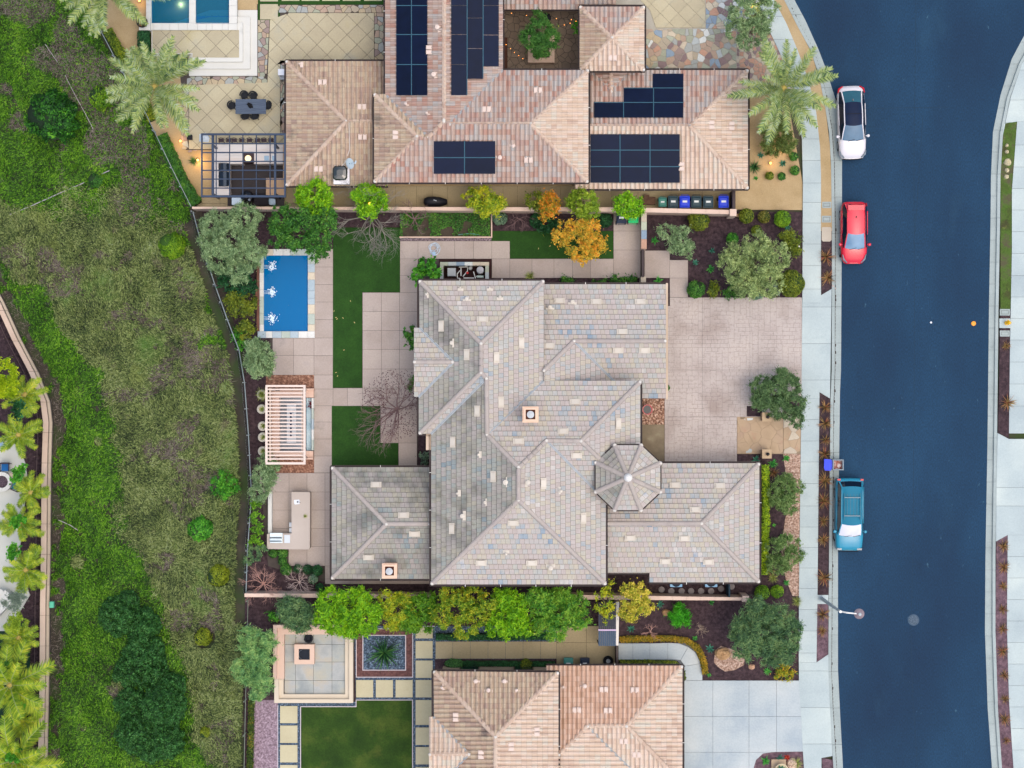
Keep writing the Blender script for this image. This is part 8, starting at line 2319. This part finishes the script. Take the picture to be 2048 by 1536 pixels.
for (x, y, lb) in ((1534, 834, 'upper'), (1534, 908, 'lower')):
 t = thing('entry_pillar', W(x, y, .1), '%s square stone pillar with black lantern at the flagstone entry' % lb, 'pillar', 'entry pillars')
 MB().rect(x - 8, y - 7.5, x + 8, y + 7.5, .05, 1.25).build('shaft', mat('sand stone', ['#8d7860', '#a08a70'], 2, fine=.1), t)
 MB().rect(x - 9.5, y - 9, x + 9.5, y + 9, 1.25, 1.35).build('cap', mat('sand cap', ['#9c8568', '#ab9678'], 2, fine=.08), t)
 MB().lathe([(.10, 0), (.11, .22), (.04, .3)], W(x + 1, y, 1.35), 10).build('lantern', mat('black lantern', ['#101014'], rough=.4), t)
t = thing('flower_pot', W(1295, 819, .1), 'red glazed round pot with dark water in the pebble bed near the turret', 'pot')
MB().lathe([(.18, 0), (.33, .25), (.35, .45), (.29, .45), (.27, .36)], W(1294, 819, .1), 24).build('body', mat('red glaze', ['#8a1010', '#a01616'], rough=.25, coat=.4), t)
MB().lathe([(.27, 0), (.27, .01)], W(1294, 819, .46), 20).build('water_surface', mat('dark water', ['#0a0e16'], rough=.1), t)
t = thing('planter', W(1562, 1532, .1), 'round cream rimmed planter on a square plinth in the bottom driveway bed', 'planter')
MB().rect(1543, 1519, 1572, 1545, .05, .3).build('plinth', mat('tan plinth', ['#9a8468', '#a8937a'], 1), t)
mb = MB(); mb.lathe([(.3, 0), (.44, .4), (.46, .5), (.40, .5), (.38, .38), (.1, .36)], W(1561, 1538, .3), 24); mb.build('bowl', mat('cream rim', ['#b0a584', '#c0b596']), t)
put('grass_tuft', SPIKE['agave'][0], t, W(1561, 1538, .7), (0, 0, 0), 1.0)
def rock(x, y, r, h, label, m, sx=1, sy=1, seed=1, group=None):
 rg = np.random.default_rng(seed)
 mb = MB(); c = W(x, y, .05); n = 11
 prof = [(1.0, 0), (.98, .35), (.8, .75), (.45, .98), (.05, 1.0)]
 for rr_, zz in prof:
  for k in range(n):
   a = 2 * PI * k / n; q = rr_ * (1 + rg.uniform(-.16, .16)) * r * S
   mb.v.append((c.x + q * math.cos(a) * sx, c.y + q * math.sin(a) * sy, c.z + zz * h * (1 + rg.uniform(-.1, .1))))
 for j in range(len(prof) - 1):
  for k in range(n): mb.face([j * n + k, j * n + (k + 1) % n, (j + 1) * n + (k + 1) % n, (j + 1) * n + k])
 mb.face([(len(prof) - 1) * n + k for k in range(n)])
 tag(mb.build('boulder', m), label, 'rock', group)
RK = mat('tan boulder', ['#8a6a48', '#a5835c', '#b89a74'], 1.5, 5, fine=.15, spread=2)
sheet('pebble_patch', [(1430, 1300), (1442, 1292), (1462, 1298), (1490, 1310), (1488, 1330), (1470, 1340), (1450, 1343), (1436, 1334), (1428, 1325)], .075, PINKG)
rock(1444, 1306, 14, .5, 'large tan boulder at the left of the pebble patch by the willow-like tree', RK, 1.1, .9, 2)
rock(1503, 1333, 7, .25, 'small pinkish rock on the mulch below the willow-like tree', mat('pink rock', ['#a07a5c', '#c09a7c'], 2), 1, .8, 3)
rock(1332, 1225, 8, .3, 'pale rock left of the vivid green grassy shrub', RK, 1, .8, 4)
rock(1476, 431, 5, .2, 'small tan rock beside the wall pillar of the front bed', RK, 1, .7, 5)
rock(1583, 1528, 12, .35, 'beige rock mound in the bottom driveway bed', mat('beige gravel mound', ['#8a7260', '#b39a84', '#c9b29c'], 9, fine=.5, spread=2.6), 1, 1, 8)
for i, (x, y, r) in enumerate(((2013, 291, 3.5), (2013, 304, 4), (2014, 325, 7.5), (2013, 341, 4.5), (2012, 354, 5))):
 rock(x, y, r, .15 + .02 * r, 'pale %s rock in the grassy strip across the street' % ['topmost small', 'second small', 'largest', 'fourth', 'lowest'][i], mat('cream rock', ['#a59a78', '#b8ad8c'], 2), 1, 1, 20 + i, 'pale rocks in the grassy strip')
rg = np.random.default_rng(3)
lf = MB()
for x, y in ((672, 635), (674, 638), (686, 636), (701, 602), (688, 700), (668, 622), (1077, 497), (1100, 492), (709, 645), (672, 745), (675, 752)):
 lf.box(W(x, y, .14), (.10, .04, .01), rz=rg.uniform(0, 3))
tag(lf.build('fallen_leaves', mat('pale dry leaf', ['#a5a070', '#b8a060'], 3)), kind='stuff')
tag(MB().box(W(1297, 402, .25), (.9, .5, .3)).box(W(1302, 398, .45), (.5, .08, .06), rz=.3).box(W(1293, 393, .3), (.35, .2, .3)).build('firewood_pile', mat('brown scrap wood', ['#4a3428', '#6f5544'], 3, fine=.3)), 'small pile of brown timber scraps left of the six bins', 'wood pile')
tag(MB().rect(1286, 377, 1308, 380.5, .1, .5).build('threshold_box', mat('dark maroon', ['#2a1416'])), 'dark maroon box under the roof edge above the six bins', 'box')
tag(MB().lathe([(.12, 0), (.13, .3), (.1, .32)], W(968, 1337, .1), 10).build('bucket', mat('dark bucket', ['#202430'])), 'small dark bucket at the roof edge below the path hedge', 'bucket')
tag(MB().rect(576, 610, 578, 611, 0, .1).rect(511.5, 578, 515, 592, .3, .42).build('pool_return', mat('copper frame', ['#a0705a'])), 'small copper frame at the left edge of the blue pool', 'frame')
# parked cars (front towards the bottom of the picture)
GL_D = mat('dark car glass', ['#0d1a2a'], rough=.05, spec=.7)
TYRE = mat('tyre rubber', ['#121214'], rough=.9)
RIM = mat('alloy rim', ['#8a8e92'], rough=.3, metal=.8)
def strip_mesh(rows, m, name, parent, smooth=True, closed=False):
 mb = MB(); n = len(rows[0])
 for r_ in rows: mb.v += [tuple(p) for p in r_]
 for j in range(len(rows) - 1):
  for i in range(n - 1): mb.face([j * n + i, j * n + i + 1, (j + 1) * n + i + 1, (j + 1) * n + i])
 return mb.build(name, m, parent, smooth=smooth)
def car(label, px, py, rz, L, Wd, body, prof, gh, belt, roofm, wsm, name='parked_car', rear_m=None, extras=None):
 """prof: (t 0..1 front to rear, half-width fraction, top z, lip z); gh: greenhouse rows (t, half-width m, z) cowl, roof front, roof rear, glass base"""
 t = thing(name, (0, 0, 0), label, 'car', 'cars parked along the kerb')
 ORG[t.name] = Vector((0, 0, 0))
 hw = Wd / 2
 rows = []
 for (u, wf, zt, zb) in prof:
  y = -L / 2 + u * L; w_ = hw * wf
  half = [(0, zt + .035), (.35 * w_, zt + .03), (.68 * w_, zt + .012), (.86 * w_, zt - .03), (.95 * w_, zt - .10), (w_ * .99, zt - .20), (w_, (zt + zb) / 2), (.985 * w_, zb + .12), (.93 * w_, zb)]
  rows.append([(-a, y, z) for a, z in reversed(half)] + [(a, y, z) for a, z in half[1:]])
 mb = MB(); n = len(rows[0])
 for r_ in rows: mb.v += r_
 for j in range(len(rows) - 1):
  for i in range(n - 1): mb.face([j * n + i, (j + 1) * n + i, (j + 1) * n + i + 1, j * n + i + 1][::-1])
 mb.face(list(range(n))); mb.face([(len(rows) - 1) * n + i for i in reversed(range(n))])
 mb.build('body', body, t, smooth=True)
 G = [(-L / 2 + u * L, w_, z) for u, w_, z in gh]
 def row(g, k=1.0, crown=.05, dz=0):
  y, w_, z = g
  return [(w_ * k * s_, y + (.10 * (s_ * s_) if True else 0) * bow, z + dz + crown * (1 - s_ * s_) - .03 * abs(s_) ** 3) for s_ in [-1 + q / 5 for q in range(11)]]
 bow = 1.0
 a0 = row(G[0], crown=.02); a1 = row(G[1])
 mid = row(((G[0][0] + G[1][0]) / 2, (G[0][1] + G[1][1]) / 2, (G[0][2] + G[1][2]) / 2 + .02))
 strip_mesh([a0, mid, a1], wsm, 'windscreen', t)
 bow = .4
 rr_ = [a1] + [row((G[1][0] + (G[2][0] - G[1][0]) * s_, G[1][1] + (G[2][1] - G[1][1]) * s_ + .015 * math.sin(PI * s_), G[1][2] + (G[2][2] - G[1][2]) * s_ + .035 * math.sin(PI * s_))) for s_ in (.2, .4, .6, .8)]
 bow = -.6
 a2 = row(G[2]); a3 = row(G[3], crown=.02)
 strip_mesh(rr_ + [a2], roofm, 'roof', t)
 strip_mesh([a2, a3], rear_m or GL_D, 'rear_window', t)
 for s_ in (-1, 1):
  top = [a0[0 if s_ < 0 else -1], a1[0 if s_ < 0 else -1]] + [r_[0 if s_ < 0 else -1] for r_ in rr_[1:]] + [a2[0 if s_ < 0 else -1], a3[0 if s_ < 0 else -1]]
  bot = [(s_ * hw * .945, p[1], belt) for p in top]
  bot[0] = (s_ * hw * .90, top[0][1] + .05, belt + .02); bot[-1] = (s_ * hw * .88, top[-1][1], belt + .02)
  mid_ = [(a[0] * .5 + b[0] * .5, a[1], a[2] * .5 + b[2] * .5 + .02) for a, b in zip(top, bot)]
  strip_mesh([top, mid_, bot] if s_ > 0 else [bot, mid_, top], GL_D, 'side_window', t)
  MB().tube([(p[0], p[1], p[2] + .005) for p in top], .042, 6).build('roof_rail', body, t, smooth=True)
  MB().tube([(s_ * hw * .955, p[1], p[2] + .01) for p in bot[1:-1]], .03, 5).build('belt_trim', body, t, smooth=True)
  for yy_ in (-.05, .85): MB().box((s_ * hw * .985, yy_ * L / 4.6, belt - .12), (.03, .17, .03)).build('door_handle', body, t)
  ym = G[0][0] + .32
  MB().lathe([(.05, -.07), (.10, -.02), (.10, .05), (.04, .08)], (s_ * (hw + .09), ym, belt + .02), 10).tube([(s_ * hw * .93, ym + .02, belt), (s_ * (hw + .07), ym, belt + .01)], .03, 5).build('wing_mirror', body, t)
 for s_ in (-1, 1):
  for yy_ in (-.31, .29):
   c = Vector((s_ * (hw - .12), yy_ * L, .34))
   wh = MB().tube([c - Vector((.11 * s_, 0, 0)), c + Vector((.10 * s_, 0, 0))], .34, 20).build('wheel', TYRE, t)
   MB().tube([c + Vector((.08 * s_, 0, 0)), c + Vector((.115 * s_, 0, 0))], .21, 12).build('rim', RIM, wh)
 for s_ in (-.35, .2): MB().tube([(s_, G[0][0] - .02, G[0][2] + .05), (s_ + .45, G[0][0] + .10, G[0][2] + .09)], .012, 4).build('wiper', TYRE, t)
 if extras: extras(t, L, hw, G, belt)
 t.location = W(px, py, .0)
 t.rotation_euler = (0, 0, rz)
 return t
CLR = mat('headlamp glass', ['#5a646c', '#80888e'], 6, rough=.2, spec=.4); RED = mat('tail lamp red', ['#a80c1c'], rough=.2)
WHT = mat('white car paint', ['#b9b6b8', '#c0bdbf'], rough=.22, coat=.6)
REDP = mat('red car paint', ['#b8142a', '#c0182e'], rough=.22, coat=.5)
TEAL = mat('teal car paint', ['#1c7690', '#237f99'], rough=.3, coat=.4)
def sedan_x(t, L, hw, G, belt):
 for s_ in (-1, 1):
  MB().tube([(s_ * hw * .62, -L / 2 + .08, .70), (s_ * hw * .86, -L / 2 + .28, .76), (s_ * hw * .93, -L / 2 + .52, .80)], [.05, .07, .03], 8).build('headlight', CLR, t)
  MB().tube([(s_ * hw * .60, L / 2 - .06, .88), (s_ * hw * .88, L / 2 - .22, .92), (s_ * hw * .96, L / 2 - .50, .93)], [.05, .07, .03], 8).build('tail_light', RED, t)
 MB().tube([(-hw * .7, -L / 2 - .0, .58), (0, -L / 2 - .04, .58), (hw * .7, -L / 2 - .0, .58)], .035, 6).build('grille', TYRE, t)
 mid = (G[1][0] + G[2][0]) / 2
 MB().box((0, mid, G[1][2] + .095), (G[1][1] * 1.7, .03, .01)).build('sunroof_seam', TYRE, t)
 MB().box((0, G[2][0] + .12, G[2][2] + .07), (.06, .12, .05)).build('antenna', GL_D, t)
car('white saloon car with black glass roof parked beside the right date palm', 1699, 248, .035, 4.82, 1.84, WHT,
 [(0, .62, .56, .3), (.015, .78, .66, .25), (.06, .92, .76, .2), (.14, .97, .87, .2), (.25, .99, .95, .2), (.4, 1.0, .96, .2), (.6, 1.0, .98, .2), (.76, .99, 1.0, .2), (.88, .96, 1.02, .2), (.95, .88, 1.0, .22), (.99, .74, .88, .28), (1, .66, .7, .34)],
 [(.235, .74, .98), (.43, .585, 1.38), (.76, .575, 1.38), (.925, .66, 1.06)], .95, mat('black roof glass', ['#0a1830', '#0d1e38'], rough=.35, spec=.08), mat('blue tint windscreen', ['#2c4a60', '#4a6a80'], .9, rough=.05, spec=.8), rear_m=mat('teal tint glass', ['#0f3c48', '#1a5560'], 1, rough=.05, spec=.8), extras=sedan_x)
def hatch_x(t, L, hw, G, belt):
 for s_ in (-1, 1):
  MB().tube([(s_ * hw * .52, -L / 2 + .05, .72), (s_ * hw * .78, -L / 2 + .28, .80), (s_ * hw * .88, -L / 2 + .60, .88)], [.03, .06, .02], 8).build('headlight', CLR, t)
  MB().tube([(s_ * hw * .84, L / 2 - .10, .98), (s_ * hw * .90, L / 2 - .32, 1.02)], [.07, .05], 8).build('tail_light', mat('deep red lamp', ['#7a0a14'], rough=.2), t)
 MB().box((0, G[2][0] + .12, G[2][2] + .05), (1.05, .34, .05)).build('spoiler', REDP, t)
 for s_ in (-1, 1): MB().box((s_ * .3, G[2][0] + .30, G[2][2] + .03), (.34, .05, .06), rz=s_ * .2).build('spoiler_slot', mat('dark red', ['#4a0810']), t)
 MB().box((0, G[2][0] - .5, G[2][2] + .12), (.05, .10, .06)).build('antenna', TYRE, t)
car('bright red hatchback parked beside the meter covers', 1703.5, 467.5, 0.0, 4.08, 1.76, REDP,
 [(0, .55, .6, .3), (.02, .72, .72, .25), (.08, .88, .82, .2), (.17, .97, .92, .2), (.26, .99, .98, .2), (.45, 1.0, 1.0, .2), (.7, 1.0, 1.04, .2), (.85, .99, 1.06, .2), (.94, .93, 1.04, .22), (.985, .82, .95, .28), (1, .7, .75, .34)],
 [(.225, .68, 1.02), (.455, .56, 1.46), (.86, .55, 1.44), (.965, .64, 1.12)], 1.0, mat('red roof paint', ['#c02638', '#c62c3e'], rough=.28, coat=.4), mat('pale blue windscreen', ['#51708a', '#7d98ac'], .9, rough=.06, spec=.8), rear_m=REDP, extras=hatch_x)
def suv_x(t, L, hw, G, belt):
 for s_ in (-1, 1):
  MB().box((s_ * hw * .72, -L / 2 + .10, .86), (.3, .12, .14)).build('headlight', CLR, t)
  MB().box((s_ * hw * .82, L / 2 - .08, 1.0), (.2, .12, .24)).build('tail_light', RED, t)
 m = mat('teal rack', ['#1a5a6c'], rough=.4)
 for s_ in (-1, 1): MB().tube([(s_ * .52, -.3, G[1][2] + .15), (s_ * .52, 1.45, G[1][2] + .15)], .025, 6).build('roof_rack_rail', m, t)
 for y in (-.02, 1.18): MB().tube([(-.52, y, G[1][2] + .17), (.52, y, G[1][2] + .17)], .03, 6).build('roof_rack_bar', mat('grey rack bar', ['#7a8a8e'], rough=.4), t)
 for x in (-.32, -.11, .11, .32): MB().box((x, .65, G[1][2] + .10), (.03, 1.5, .012)).build('roof_rib', m, t)
 MB().box((0, -L / 2 - .03, .55), (1.3, .1, .16)).build('bumper', TYRE, t)
car('teal estate off-roader with roof rack parked near the street lamp', 1694, 1027, -.008, 4.78, 1.84, TEAL,
 [(0, .80, .70, .3), (.015, .88, .88, .25), (.06, .95, .98, .22), (.14, .98, 1.03, .22), (.22, 1.0, 1.06, .22), (.45, 1.0, 1.06, .22), (.8, 1.0, 1.08, .22), (.93, .99, 1.10, .22), (.98, .96, 1.1, .24), (.995, .92, 1.0, .3), (1, .88, .7, .34)],
 [(.20, .76, 1.10), (.36, .66, 1.62), (.90, .66, 1.64), (.965, .74, 1.2)], 1.05, mat('teal roof paint', ['#0c6078', '#116880'], rough=.5, spec=.15), mat('sun shade windscreen', ['#b8bcc4', '#d2cfd4'], 1.2, rough=.15), extras=suv_x)
